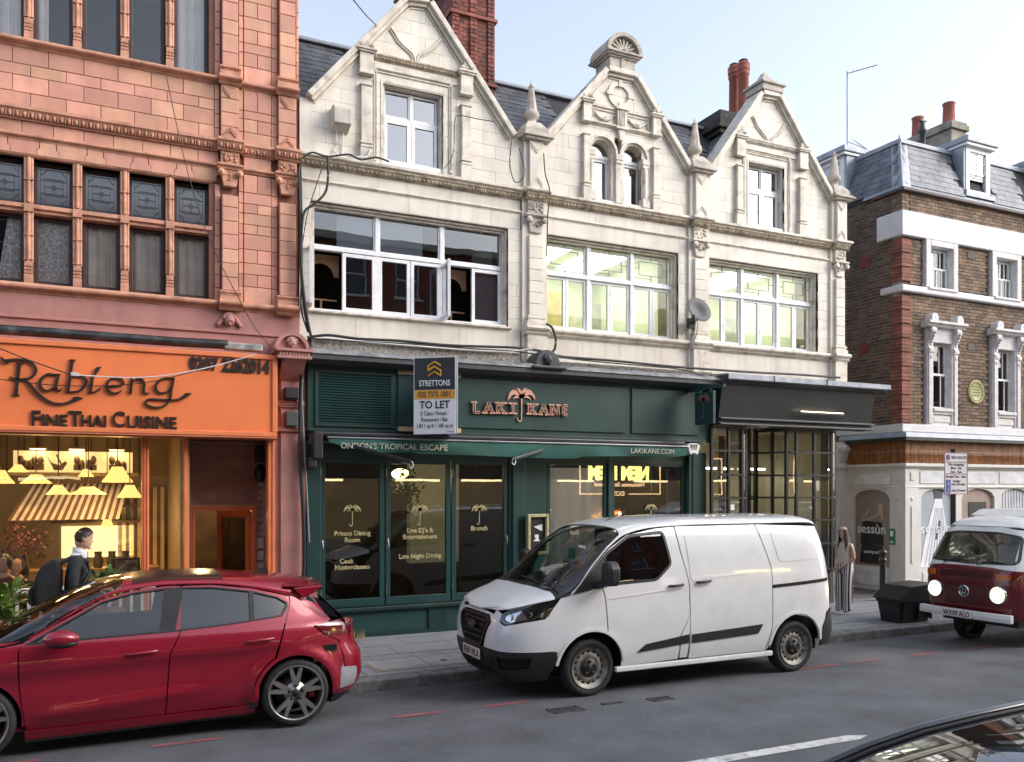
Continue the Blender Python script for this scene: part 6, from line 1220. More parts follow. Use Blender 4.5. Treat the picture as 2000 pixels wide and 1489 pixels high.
# air bricks and the round plaque
for x, z in ((17.72, 7.63), (17.72, 5.55)): B('air_brick', rb, M('grey_air_brick', (.12, .1, .09), .8, var=.3, vs=40), x-.11, x+.11, YB-.012, YB+.02, z-.08, z+.08)
pq = thing('round_plaque', 'round olive green commemorative plaque on the brick between the first-floor windows', 'plaque'); x, z = PY(1905, 766, YB); m_pl = M('olive_plaque', (.36, .35, .14), .5, var=.1)
MB().lathe([(0, -.02), (.23, -.02), (.25, -.03), (.27, -.02), (.27, .02)], (x, YB-.01, z), 28, ax='y').build('disc', m_pl, pq, 0, False); m_plt = M('plaque_lettering', (.14, .13, .05), .6)
for i in range(4): B('worn_text_line', pq, m_plt, x-.13, x+.13-.03*(i % 2), YB-.034, YB-.03, z+.1-i*.065, z+.125-i*.065)
MB().lathe([(.205, -.032), (.215, -.032), (.215, -.025)], (x, YB-.01, z), 28, ax='y').build('ring', m_plt, pq, 0, False)
# gutter and mansard
MB().box(XC-.07, XE, YB-.1, YB+.06, 8.76, 8.84).box(XC-.07, XC+.06, YB+.06, YB+.75, 8.76, 8.84).build('gutter', M('rusty_gutter', (.09, .06, .055), .6, var=.3), rb, .02)
rt = thing('mansard_roof', 'blue-grey slate mansard roof with lead hips on the right corner building', 'roof')
zb_, zt_ = 8.82, 10.06; ins = .42
fp = [(XC-.04, YB-.04, zb_), (XE, YB-.04, zb_), (XE, YB+ins, zt_), (XC+ins, YB+ins, zt_)]; lp_ = [(XC-.04, 18, zb_), (XC-.04, YB-.04, zb_), (XC+ins, YB+ins, zt_), (XC+ins, 18, zt_)]
MB().add(fp, [(0, 1, 2, 3)]).add(lp_, [(0, 1, 2, 3)]).add([(XC+ins, YB+ins, zt_), (XE, YB+ins, zt_), (XE, 18, zt_), (XC+ins, 18, zt_)], [(0, 1, 2, 3)]).build('roof_base', MATS['roof_felt'], rt)
ang2 = math.atan2(zt_-zb_, ins+.04); Ls = math.hypot(zt_-zb_, ins+.04); sm2 = MB().box(-.158, .158, 0, .26, -.008, .008).mesh('slate', m_bl); nr = 8; st_ = (Ls-.12)/nr
for r in range(nr):
 d = .1+r*st_; t = d/Ls; y = YB-.04+(ins+.04)*t; z = zb_+(zt_-zb_)*t; x = XC+.22+(ins+.04)*t+(r % 2)*.16
 while x < 19.6:
  if not (17.45 < x < 18.62): inst(sm2, 'slate', rt, (x, y-.018, z+random.uniform(0, .004)), None, (ang2-.04, 0, random.uniform(-.01, .01)))
  x += .32
 yy = YB+.22+(ins+.04)*t+(r % 2)*.16; xx = XC-.04+(ins+.04)*t
 while yy < 15.2:
  o = inst(sm2, 'slate', rt, (xx-.018, yy, z+random.uniform(0, .004)), None, (ang2-.04, 0, -math.pi/2+random.uniform(-.01, .01))); yy += .32
hp0, hp1 = Vector((XC-.06, YB-.06, zb_)), Vector((XC+ins, YB+ins, zt_))
MB().add([hp0+Vector((-.01, .26, 0)), hp0, hp1, hp1+Vector((-.03, .2, .0)), hp0+Vector((.26, -.01, 0)), hp1+Vector((.2, -.03, 0))], [(0, 1, 2, 3), (1, 4, 5, 2)]).build('hip_lead', m_lb, rt); MB().tube([hp0, hp1+Vector((0, 0, .04))], .035, 8).build('hip_roll', m_lb, rt)
MB().box(XC+ins-.06, XE, YB+ins-.08, YB+ins+.1, zt_-.06, zt_+.04).box(XC+ins-.08, XC+ins+.1, YB+ins-.06, 18, zt_-.06, zt_+.04).build('curb_lead', m_lb, rt, .015); MB().add([(XC-.07, YB-.07, zb_), (XE, YB-.07, zb_), (XE, YB+.02, zb_+.14), (XC+.0, YB+.02, zb_+.14)], [(0, 1, 2, 3)]).add([(XC-.07, YB-.07, zb_), (XC+.0, YB+.02, zb_+.14), (XC+.0, 14, zb_+.14), (XC-.07, 14, zb_)], [(0, 1, 2, 3)]).build('apron_flashing', m_lb, rt); MB().lathe([(.03, 0), (.01, .12)], (XC+ins, YB+ins, zt_+.03), 6).build('hip_tip', m_lb, rt)
# dormers
def dormer(lbl, M4, w_=.8):
 t = thing('dormer_window', lbl, 'dormer', 'dormer windows of the mansard roof'); z0, z1 = 9.12, 10.12
 def bb(nm, mat, x0, x1, y0, y1, za, zb, bev=.006, par=None):
  o = MB().box(x0, x1, y0, y1, za, zb).build(nm, mat, par or t, bev); o.matrix_world = M4; return o
 bb('cheek', m_lb, -w_/2-.06, -w_/2, .02, 1.2, z0-.05, z1); bb('cheek', m_lb, w_/2, w_/2+.06, .02, 1.2, z0-.05, z1)
 fr_ = MB(); fr_.box(-w_/2, -w_/2+.12, 0, .1, z0, z1).box(w_/2-.12, w_/2, 0, .1, z0, z1).box(-w_/2+.12, w_/2-.12, 0, .1, z1-.1, z1).box(-w_/2, w_/2, -.02, .1, z0-.06, z0+.02); o = fr_.build('frame', m_wf, t, .006); o.matrix_world = M4
 zm = z0+(z1-z0)*.42
 for za, zb, y in ((zm-.02, z1-.1, .03), (zm-.14, zm-.02, .05)):
  s = MB(); a, b = -w_/2+.12, w_/2-.12; s.box(a, a+.035, y, y+.03, za, zb).box(b-.035, b, y, y+.03, za, zb).box(a, b, y, y+.03, zb-.035, zb).box(a, b, y, y+.03, za, za+.035).box(-.01, .01, y, y+.03, za, zb); s.box(a, b, y, y+.025, (za+zb)/2-.008, (za+zb)/2+.008); o = s.build('sash', m_wf, t); o.matrix_world = M4
  p = MB().add([(a, y+.015, za), (b, y+.015, za), (b, y+.015, zb), (a, y+.015, zb)], [(0, 1, 2, 3)]).build('pane', g_sky, t, 0, False); p.matrix_world = M4
 bb('roof_slab', m_lb, -w_/2-.14, w_/2+.14, -.14, 1.2, z1+.06, z1+.2, .02); bb('fascia_board', m_wf, -w_/2-.1, w_/2+.1, -.1, 1.2, z1, z1+.06); bb('apron', m_lb, -w_/2-.1, w_/2+.1, -.08, .1, z0-.16, z0-.06); bb('interior', m_dark, -w_/2+.02, w_/2-.02, .5, .52, z0, z1); bb('curtain', m_curt, -.02, .2, .2, .21, z0, zm-.1)
dormer('white framed dormer window facing the street on the slate mansard', Matrix.Translation((18.03, YB+.05, 0))); dormer('dormer at the right edge of the picture, showing mostly its lead cheek', Matrix.Translation((20.7, YB+.05, 0)))
dormer('white dormer on the side slope of the mansard, behind the right-hand finial', Matrix.Translation((XC+.05, 15.1, 0)) @ Matrix.Rotation(-math.pi/2, 4, 'Z'), .9)
# chimney, vent pipe, aerial
cs = thing('rendered_chimney', 'grey rendered chimney with two terracotta pots on the corner building roof', 'chimney'); Yc = 15.0; xa, xb = PX(1858, Yc), PX(1887, Yc)
zt2 = PY(1870, 237, Yc)[1]; m = MB(); m.box(xa, xb, Yc, Yc+1.9, 9.9, zt2-.22).box(xa-.06, xb+.06, Yc-.06, Yc+1.96, zt2-.22, zt2-.08).box(xa-.02, xb+.02, Yc-.02, Yc+1.92, zt2-.08, zt2); m.build('stack', M('grey_render', (.3, .27, .23), .85, var=.25, vs=3, bump=.3, bs=30, streak=.3), cs, .015); m_tp = M('terracotta_pot', (.36, .12, .09), .75, var=.15)
for px, yy in ((1857, 15.25), (1830, 16.2)):
 x = PX(px, yy); MB().lathe([(.16, zt2-.05), (.14, zt2+.5), (.16, zt2+.52), (.16, zt2+.56), (.12, zt2+.56), (.12, zt2)], ((xa+xb)/2-.05, yy, 0), 14).build('chimney_pot', m_tp, cs, 0, False)
vp = thing('roof_vent', 'small dark capped flue pipe left of the terracotta pots', 'vent'); x, z = PY(1802, 262, 14.6); MB().lathe([(.07, -.4), (.07, .0), (.14, .06), (.07, .1), (.06, .22), (.04, .3)], (x, 14.6, z), 10).build('pipe', m_ldd, vp, 0, False); MB().box(x-.1, x+.1, 14.56, 14.64, z+.3, z+.33).build('cap', m_ldd, vp)
ae = thing('tv_aerial', 'tall thin television aerial mast rising behind the corner building roof', 'aerial'); Ya = 17.0; x, z0 = PY(1655, 300, Ya); zt3 = PY(1655, 140, Ya)[1]; m_al = M('dull_aluminium', (.38, .36, .4), .5, .6)
MB().tube([(x, Ya, 9.5), (x, Ya, zt3)], .022, 6).build('mast', m_al, ae); a = MB(); a.rod((x, Ya, zt3-.05), (x+.12, Ya-.9, zt3-.2), .02)
for k in range(9): a.rod((x+.013*k+.0, Ya-.1*k, zt3-.05-.017*k-.22+.02*k), (x+.013*k, Ya-.1*k, zt3-.05-.017*k+.22-.02*k), .01)
a.rod((x, Ya, zt3-1.9), (x+1.1, Ya-.3, zt3-2.25), .02)
for k in range(10): a.rod((x+.1*k+.1, Ya-.25, zt3-1.93-.032*k-.1), (x+.1*k+.1, Ya-.05, zt3-1.93-.032*k+.12), .01)
a.build('elements', m_al, ae)
# shop below
m_sh = M('cream_shop_paint', (.66, .64, .6), .5, var=.05, vs=3); m_shd = M('pale_panel_paint', (.68, .68, .7), .5)
sh = thing('cream_corner_shop', 'cream panelled corner shop with bamboo fascia and arched poster windows', 'shopfront'); SX, SYf = 15.5, 12.92
MB().add([(SX-.2, SYf-.2, 3.43), (XE, SYf-.2, 3.43), (XE, SYf-.14, 3.53), (XE, YB, 3.56), (SX-.1, YB, 3.56), (SX-.14, SYf-.14, 3.53), (SX-.2, 14.6, 3.43), (SX-.14, 14.6, 3.53), (SX, 14.6, 3.56)], [(0, 1, 2, 5), (5, 2, 3, 4), (6, 0, 5, 7), (7, 5, 4, 8)]).build('lead_cover', m_lb, sh); MB().box(SX-.19, XE, SYf-.19, YB, 3.36, 3.43).box(SX-.19, SX, YB, 14.6, 3.36, 3.43).build('fascia_cap', m_bk, sh)
m_bam = M('bamboo', (.3, .12, .035), .5, var=.25, vs=9, rnd=.35); m_baml = M('bamboo_tie', (.55, .42, .28), .7)
B('fascia_back', sh, m_wood, SX-.02, XE, SYf-.02, YB, 2.87, 3.36); B('fascia_back', sh, m_wood, SX-.02, SX+.05, YB, 14.5, 2.87, 3.36)
cane = MB().lathe([(.017, 0), (.016, .2), (.0185, .205), (.016, .21), (.016, .49)], (0, 0, 0), 6).mesh('bamboo_cane', m_bam)
x = SX-.03
while x < 19.9: inst(cane, 'bamboo_cane', sh, (x, SYf-.04, 2.87), (1, 1, random.uniform(.985, 1.0))); x += .0365
y = SYf-.02
while y < 14.5: inst(cane, 'bamboo_cane', sh, (SX-.04, y, 2.87), (1, 1, random.uniform(.985, 1.0))); y += .0365
MB().box(SX-.062, XE, SYf-.063, SYf-.058, 3.13, 3.138).box(SX-.063, SX-.058, SYf, 14.5, 3.13, 3.138).build('tie_wire', m_baml, sh); MB().box(SX-.1, XE, SYf-.1, YB, 2.8, 2.87).box(SX-.1, SX, YB, 14.5, 2.8, 2.87).box(SX-.05, XE, SYf-.05, YB, 2.76, 2.8).box(SX-.05, SX, YB, 14.5, 2.76, 2.8).build('cornice', m_sh, sh, .01)
# front wall with arched openings (panels between), side wall likewise
def arched(axis, u0, u1, ops, z0, zs, rise, zt, yface, name):
 m = MB(); edges = sorted(ops); cur = u0
 def bx_(a, b, c, d): m.box(a, b, yface, yface+.12, c, d) if axis == 'x' else m.box(yface, yface+.12, a, b, c, d)
 for a, b in edges:
  bx_(cur, a, .06, zt); bx_(a, b, .06, z0); n = 12
  for k in range(n):
   t0, t1 = k/n, (k+1)/n; h = lambda t: zs+rise*math.sqrt(max(0, 1-(2*t-1)**2)); q = [(a+(b-a)*t0, h(t0)), (a+(b-a)*t1, h(t1)), (a+(b-a)*t1, zt), (a+(b-a)*t0, zt)]; m.prism(q, yface, yface+.12, 'y' if axis == 'x' else 'x')
  cur = b
 bx_(cur, u1, .06, zt); return m.build(name, m_sh, sh, 0, False)
FO = [(16.0, 17.05), (17.3, 18.42), (18.62, 19.7)]; LO = [(13.32, 14.32)]
arched('x', SX, 20.2, FO, .62, 2.12, .2, 2.76, SYf, 'front_wall'); arched('y', SYf+.12, 14.5, LO, .58, 2.1, .2, 2.76, SX, 'side_wall')
pn = MB()
for a, b in FO: pn.box(a-.05, b+.02, SYf-.018, SYf+.01, 2.43, 2.7)
for a, b in ((16.0, 17.1), (17.25, 18.45)): pn.box(a+.03, b-.03, SYf-.018, SYf+.01, .15, .5)
pn.box(SX-.018, SX+.01, 13.3, 14.35, 2.4, 2.68).box(SX-.018, SX+.01, 13.35, 14.3, .15, .5); pn.build('panel', m_shd, sh, .012)
mo = MB(); mo.box(SX-.035, 20.2, SYf-.035, SYf+.01, 2.34, 2.38).box(SX-.035, SX+.01, SYf, 14.5, 2.34, 2.38); mo.build('moulding', m_sh, sh, .01)
co = MB(); co.box(SX-.03, SX+.38, SYf-.03, SYf, .06, 2.76).box(SX-.03, SX, SYf, SYf+.34, .06, 2.76).box(SX-.045, SX+.4, SYf-.045, SYf, .06, .35).box(SX-.045, SX, SYf, SYf+.36, .06, .35)
co.box(SX+.14, SX+.22, SYf-.05, SYf-.03, .7, 1.95).box(SX-.05, SX-.03, SYf+.12, SYf+.2, .7, 1.95).box(SX+.12, SX+.24, SYf-.05, SYf-.03, 2.5, 2.68).box(SX-.05, SX-.03, SYf+.1, SYf+.22, 2.5, 2.68); co.build('corner_pilaster', m_sh, sh, .01, False)
bt_ = MB(); bt_.sphere((SX+.18, SYf-.03, 2.1), .05, 8, sy=.4).sphere((SX-.03, SYf+.16, 2.1), .05, 8, sx=.4); bt_.build('bosses', m_sh, sh, 0, False)
# far end pilaster with corbel beside the bow window shop
ep = MB(); ep.box(SX-.25, SX+.02, 14.5, 14.75, .06, 3.4); ep.build('end_pilaster', m_sh, sh, .01); pr = [(14.4, 3.4), (14.78, 3.4), (14.78, 2.7), (14.6, 2.75), (14.5, 2.9), (14.42, 3.1)]; e = MB().prism(pr, SX-.3, SX-.02, 'x'); e.lathe([(0, -.15), (.1, -.15), (.11, 0), (.1, .15), (0, .15)], (SX-.16, 14.42, 3.25), 12, ax='x'); e.lathe([(0, -.15), (.07, -.15), (.07, .15), (0, .15)], (SX-.16, 14.5, 2.85), 12, ax='x'); e.build('end_corbel', m_sh, sh, 0, False)
# posters
m_taupe = M('poster_taupe', (.28, .235, .2), .5, var=.06, vs=1); m_gry = M('poster_grey', (.38, .42, .48), .5, var=.08, vs=1.5); m_white = M('poster_white', (.78, .79, .82), .6, var=.05); m_pblk = M('poster_black', (.014, .012, .012), .5); m_rose = M('poster_rose', (.35, .26, .21), .5)
def poster(lbl, axis, a, b, mat):
 t = thing('window_poster', lbl, 'poster', 'shop window posters'); z0, z1 = .58, 2.33
 o = B('print', t, mat, a, b, SYf+.06, SYf+.07, z0, z1) if axis == 'x' else B('print', t, mat, SX+.06, SX+.07, a, b, z0, z1); return t
p1 = poster('taupe poster of a beige heeled shoe on stacked black stones, on the side window', 'y', 13.3, 14.34, m_taupe)
f = MB(); ym = 13.85
for z, w_, h in ((.62, .34, .26), (.86, .3, .22), (1.06, .32, .26), (1.3, .28, .3)): f.prism([(ym-w_/1, z), (ym+w_, z+.02), (ym+w_*.92, z+h), (ym-w_*.95, z+h-.03)], SX+.05, SX+.06, 'x')
f.build('black_stones', m_pblk, p1); f = MB(); f.prism([(ym+.3, 1.58), (ym+.26, 1.62), (ym-.12, 1.74), (ym-.22, 2.02), (ym-.3, 1.98), (ym-.32, 1.62), (ym-.27, 1.6), (ym-.25, 1.76), (ym+.05, 1.6)], SX+.045, SX+.05, 'x'); f.prism([(ym+.3, 1.63), (ym+.12, 1.7), (ym+.06, 1.9), (ym+.16, 1.76), (ym+.28, 1.68)], SX+.04, SX+.044, 'x'); f.build('shoe', M('shoe_beige', (.5, .36, .27), .5), p1)
text('sessùn', ym, 1.32, SX+.035, .3, m_white, p1, .003, .004, width=.78, face='-x'); text('opening soon', ym-.02, .87, SX+.035, .1, m_white, p1, .003, .001, width=.46, face='-x')
p2 = poster('grey poster of a long white dress on the front window left of the sign pole', 'x', 15.98, 17.07, m_gry)
f = MB(); f.prism([(16.05, .6), (17.0, .6), (16.9, 1.3), (16.72, 2.1), (16.5, 2.1), (16.35, 1.7), (16.15, 1.1)], SYf+.05, SYf+.06); f.build('dress', m_white, p2); f = MB()
for k in range(7): f.prism([(16.15+k*.12, .6), (16.18+k*.12, .6), (16.53+k*.035, 1.9), (16.52+k*.035, 1.9)], SYf+.047, SYf+.05)
f.build('folds', m_gry, p2); f = MB(); f.prism([(16.5, 2.1), (16.72, 2.1), (16.75, 2.3), (16.45, 2.3)], SYf+.047, SYf+.055).prism([(16.5, 1.2), (16.56, 1.2), (16.68, 1.6), (16.62, 1.62)], SYf+.044, SYf+.046); f.build('dark_hair_and_arm', M('poster_dark', (.06, .06, .07), .5), p2)
text('sessùn', 16.52, 1.35, SYf+.04, .3, m_white, p2, .003, .004, width=.95)
p3 = poster('rose poster of a black bag with gold clasp behind the sign pole', 'x', 17.28, 18.44, m_rose); B('bag', p3, m_pblk, 17.6, 18.2, SYf+.05, SYf+.06, 1.6, 2.02); f = MB(); f.prism([(17.8, 1.7), (18.0, 1.7), (17.93, 1.78), (17.9, 1.86), (17.87, 1.78)], SYf+.045, SYf+.05); f.build('clasp', m_gold, p3); text('sessùn', 17.9, 1.35, SYf+.04, .3, m_white, p3, .003, .004, width=.95)
p4 = poster('grey poster of hanging cloth in the window nearest the right edge', 'x', 18.6, 19.72, m_gry); f = MB()
for k in range(9): f.prism([(18.7+k*.11, .6), (18.78+k*.11, .6), (18.75+k*.1, 2.3), (18.68+k*.1, 2.3)], SYf+.05, SYf+.06)
f.build('folds', M('poster_fold', (.55, .57, .6), .5), p4)
gn = thing('green_notice', 'small green safety notice on the corner pilaster of the cream shop', 'notice'); yy = 13.24; B('sheet', gn, M('notice_green', (.02, .2, .11), .5), SX-.055, SX-.05, 13.14, 13.3, 1.1, 1.45); B('symbol', gn, m_white, SX-.058, SX-.055, 13.18, 13.26, 1.28, 1.4); B('lines', gn, m_white, SX-.058, SX-.055, 13.17, 13.27, 1.14, 1.17)
# vehicles: panelled bodies on smooth analytic surfaces
def ip(tab, x):                     # monotone cubic through (x, v) points
 n = len(tab)
 if x <= tab[0][0]: return tab[0][1]
 if x >= tab[-1][0]: return tab[-1][1]
 for i in range(n-1):
  if x <= tab[i+1][0]: break
 x0, y0 = tab[i]; x1, y1 = tab[i+1]; h = x1-x0
 def sl(j):
  if j <= 0 or j >= n-1: return 0 if j > 0 and False else ((tab[min(j+1, n-1)][1]-tab[max(j-1, 0)][1])/((tab[min(j+1, n-1)][0]-tab[max(j-1, 0)][0]) or 1))
  a = (tab[j][1]-tab[j-1][1])/(tab[j][0]-tab[j-1][0]); b = (tab[j+1][1]-tab[j][1])/(tab[j+1][0]-tab[j][0])
  return 0 if a*b <= 0 else 2*a*b/(a+b)
 m0, m1 = sl(i), sl(i+1); t = (x-x0)/h
 return (1+2*t)*(1-t)**2*y0+t*(1-t)**2*h*m0+t*t*(3-2*t)*y1+t*t*(t-1)*h*m1
def inpoly(p, poly):
 c = False; n = len(poly); x, y = p
 for i in range(n):
  (x0, y0), (x1, y1) = poly[i], poly[i-1]
  if (y0 > y) != (y1 > y) and x < (x1-x0)*(y-y0)/(y1-y0)+x0: c = not c
 return c
def dens(poly, step):
 out = []
 for i in range(len(poly)):
  a, b = poly[i], poly[(i+1) % len(poly)]; n = max(1, int(math.hypot(b[0]-a[0], b[1]-a[1])/step+.5)); out += [(a[0]+(b[0]-a[0])*k/n, a[1]+(b[1]-a[1])*k/n) for k in range(n)]
 return out
def smoothpoly(p, k=4, closed=True):  # rounded outline through points
 out = []; n = len(p)
 for i in range(n):
  p0, p1, p2, p3 = p[i-1], p[i], p[(i+1) % n], p[(i+2) % n]
  for j in range(k):
   t = j/k; f = lambda a, b, c, d: .5*(2*b+(c-a)*t+(2*a-5*b+4*c-d)*t*t+(3*b-a-3*c+d)*t**3); out.append((f(p0[0], p1[0], p2[0], p3[0]), f(p0[1], p1[1], p2[1], p3[1])))
 return out
def roundpoly(p, r=.04, k=3):
 out = []; n = len(p)
 for i in range(n):
  a, b, c = Vector(p[i-1]), Vector(p[i]), Vector(p[(i+1) % n]); u, v = (a-b), (c-b); ru = min(r, u.length*.45, v.length*.45); u.normalize(); v.normalize(); s, e = b+u*ru, b+v*ru
  for j in range(k+1):
   t = j/k; q = s*(1-t)**2+b*2*t*(1-t)+e*t*t; out.append((q.x, q.y))
 return out
def panel(name, outer, holes, fn, hint, mat, parent, step=.06, off=0., rim=.018, smooth=True, vscale=1.):
 outer = dens(outer, step); holes = [dens(h, step*.8) for h in holes]; P = list(outer); E = [(i, (i+1) % len(outer)) for i in range(len(outer))]
 for h in holes:
  k = len(P); P += h; E += [(k+i, k+(i+1) % len(h)) for i in range(len(h))]
 u0, u1 = min(p[0] for p in outer), max(p[0] for p in outer); v0, v1 = min(p[1] for p in outer), max(p[1] for p in outer); nu, nv = int((u1-u0)/step), int((v1-v0)/step)
 def near(q): return any(abs(q[0]-p[0]) < step*.55 and abs(q[1]-p[1]) < step*.55 for p in P[:nb])
 nb = len(P)
 for i in range(1, nu+1):
  for j in range(1, nv+1):
   q = (u0+(u1-u0)*i/(nu+1), v0+(v1-v0)*j/(nv+1))
   if inpoly(q, outer) and not any(inpoly(q, h) for h in holes) and not near(q): P.append(q)
 r = geometry.delaunay_2d_cdt([Vector(p) for p in P], E, [], 0, 1e-6); V, T = r[0], r[2]
 tris = []
 for t in T:
  c = ((V[t[0]][0]+V[t[1]][0]+V[t[2]][0])/3, (V[t[0]][1]+V[t[1]][1]+V[t[2]][1])/3)
  if inpoly(c, outer) and not any(inpoly(c, h) for h in holes): tris.append(tuple(t))
 pos, nor = [], []; e = .004
 for q in V:
  u, v = q[0], q[1]; p = Vector(fn(u, v)); n = (Vector(fn(u+e, v))-Vector(fn(u-e, v))).cross(Vector(fn(u, v+e))-Vector(fn(u, v-e)))
  if n.length < 1e-12: n = Vector(hint)
  n.normalize()
  if n.dot(Vector(hint)) < 0: n = -n
  pos.append(p+n*off); nor.append(n)
 fs = []
 for t in tris:
  a, b, c = (pos[i] for i in t)
  fs.append(t if (b-a).cross(c-a).dot(nor[t[0]]+nor[t[1]]+nor[t[2]]) > 0 else t[::-1])
 ec = {}
 for t in fs:
  for i in range(3): ec[(t[i], t[(i+1) % 3])] = 1
 bd = [k for k in ec if (k[1], k[0]) not in ec]; vs = list(pos); ns = list(nor)
 if rim > 0:
  for a, b in bd:
   k = len(vs); en = (pos[b]-pos[a]).cross(nor[a]); en = en.normalized() if en.length > 1e-9 else nor[a]
   vs += [pos[a], pos[b], pos[b]-nor[b]*rim, pos[a]-nor[a]*rim]; ns += [en]*4; fs.append((k+1, k, k+3, k+2))
 me = bpy.data.meshes.new(name); me.from_pydata(vs, [], fs); me.materials.append(mat); me.polygons.foreach_set('use_smooth', [True]*len(fs)); me.update()
 if smooth: me.normals_split_custom_set_from_vertices([tuple(n) for n in ns])
 return link(bpy.data.objects.new(name, me), parent)
class Body:
 def __init__(s, xc, yc, w, xf, xr, zs, zc, n=6., nr=None, pt=2.6, feat=None): s.xc, s.yc, s.w, s.xf, s.xr, s.zs, s.zc, s.n, s.nr, s.pt, s.feat = xc, yc, w, xf, xr, zs, zc, n, nr or n, pt, feat
 def half(s, x, z):
  front = x < s.xc; L = (s.xc-ip(s.xf, z)) if front else (ip(s.xr, z)-s.xc); f = min(abs(x-s.xc)/L, .9999); n = s.n if front else s.nr
  return ip(s.w, z)*(1-f**n)**(1/n)+(s.feat(x, z) if s.feat else 0)
 def side(s, sg): return lambda x, z: (x, s.yc+sg*s.half(x, z), z)
 def corner(s, sg, front=True):      # (theta, z)
  def f(t, z):
   t = min(max(t, 1e-4), math.pi/2-1e-4); n = s.n if front else s.nr; L = (s.xc-ip(s.xf, z)) if front else (ip(s.xr, z)-s.xc); a, b = math.cos(t)**(2/n), math.sin(t)**(2/n); return (s.xc+(-1 if front else 1)*L*a, s.yc+sg*ip(s.w, z)*b, z)
  return f
 def th_x(s, x, z, front=True): L = (s.xc-ip(s.xf, z)) if front else (ip(s.xr, z)-s.xc); n = s.n if front else s.nr; return math.acos(min(1, (abs(x-s.xc)/L))**(n/2))
 def th_y(s, dy, z, front=True): n = s.n if front else s.nr; return math.asin(min(1, abs(dy)/ip(s.w, z))**(n/2))
 def face(s, front=True):            # (y offset, z)
  def f(y, z):
   n = s.n if front else s.nr; W = ip(s.w, z); L = (s.xc-ip(s.xf, z)) if front else (ip(s.xr, z)-s.xc); return (s.xc+(-1 if front else 1)*L*(1-min(abs(y)/W, .9999)**n)**(1/n), s.yc+y, z)
  return f
 def top(s):                          # (x, q) q from -1 (near side shoulder) to 1
  def f(x, q):
   q = max(-1, min(1, q)); z0, z1 = ip(s.zs, x), ip(s.zc, x); ys = s.half(x, z0); t = (1-abs(q))*math.pi/2; k = 2/s.pt
   return (x, s.yc+math.copysign(ys*math.cos(t)**k if math.cos(t) > 0 else 0, q), z0+(z1-z0)*math.sin(t)**k)
  return f
def arcpts(cx, cz, r, a0, a1, n=18): return [(cx+r*math.cos(R(a0+(a1-a0)*k/n)), cz+r*math.sin(R(a0+(a1-a0)*k/n))) for k in range(n+1)]
m_tyre = M('tyre_rubber', (.016, .016, .017), .75, var=.25, vs=14, bump=.2, bs=60, dirt=(.06, .055, .05), dsc=8, damt=.4)
m_blackp = M('black_trim', (.014, .014, .016), .5, var=.15, vs=8); m_seam = M('shut_line_black', (.004, .004, .004), .9, var=0); m_cabin = M('cabin_dark', (.02, .02, .022), .8, var=.2); m_chrome = M('chrome', (.75, .75, .78), .12, 1., var=0)
g_car = GLASS('car_glass', (.62, .66, .64), .06, .95); g_priv = GLASS('privacy_glass', (.12, .12, .13), .07, .95); g_lens = GLASS('lamp_lens', (.95, .96, .98), .06, .9)
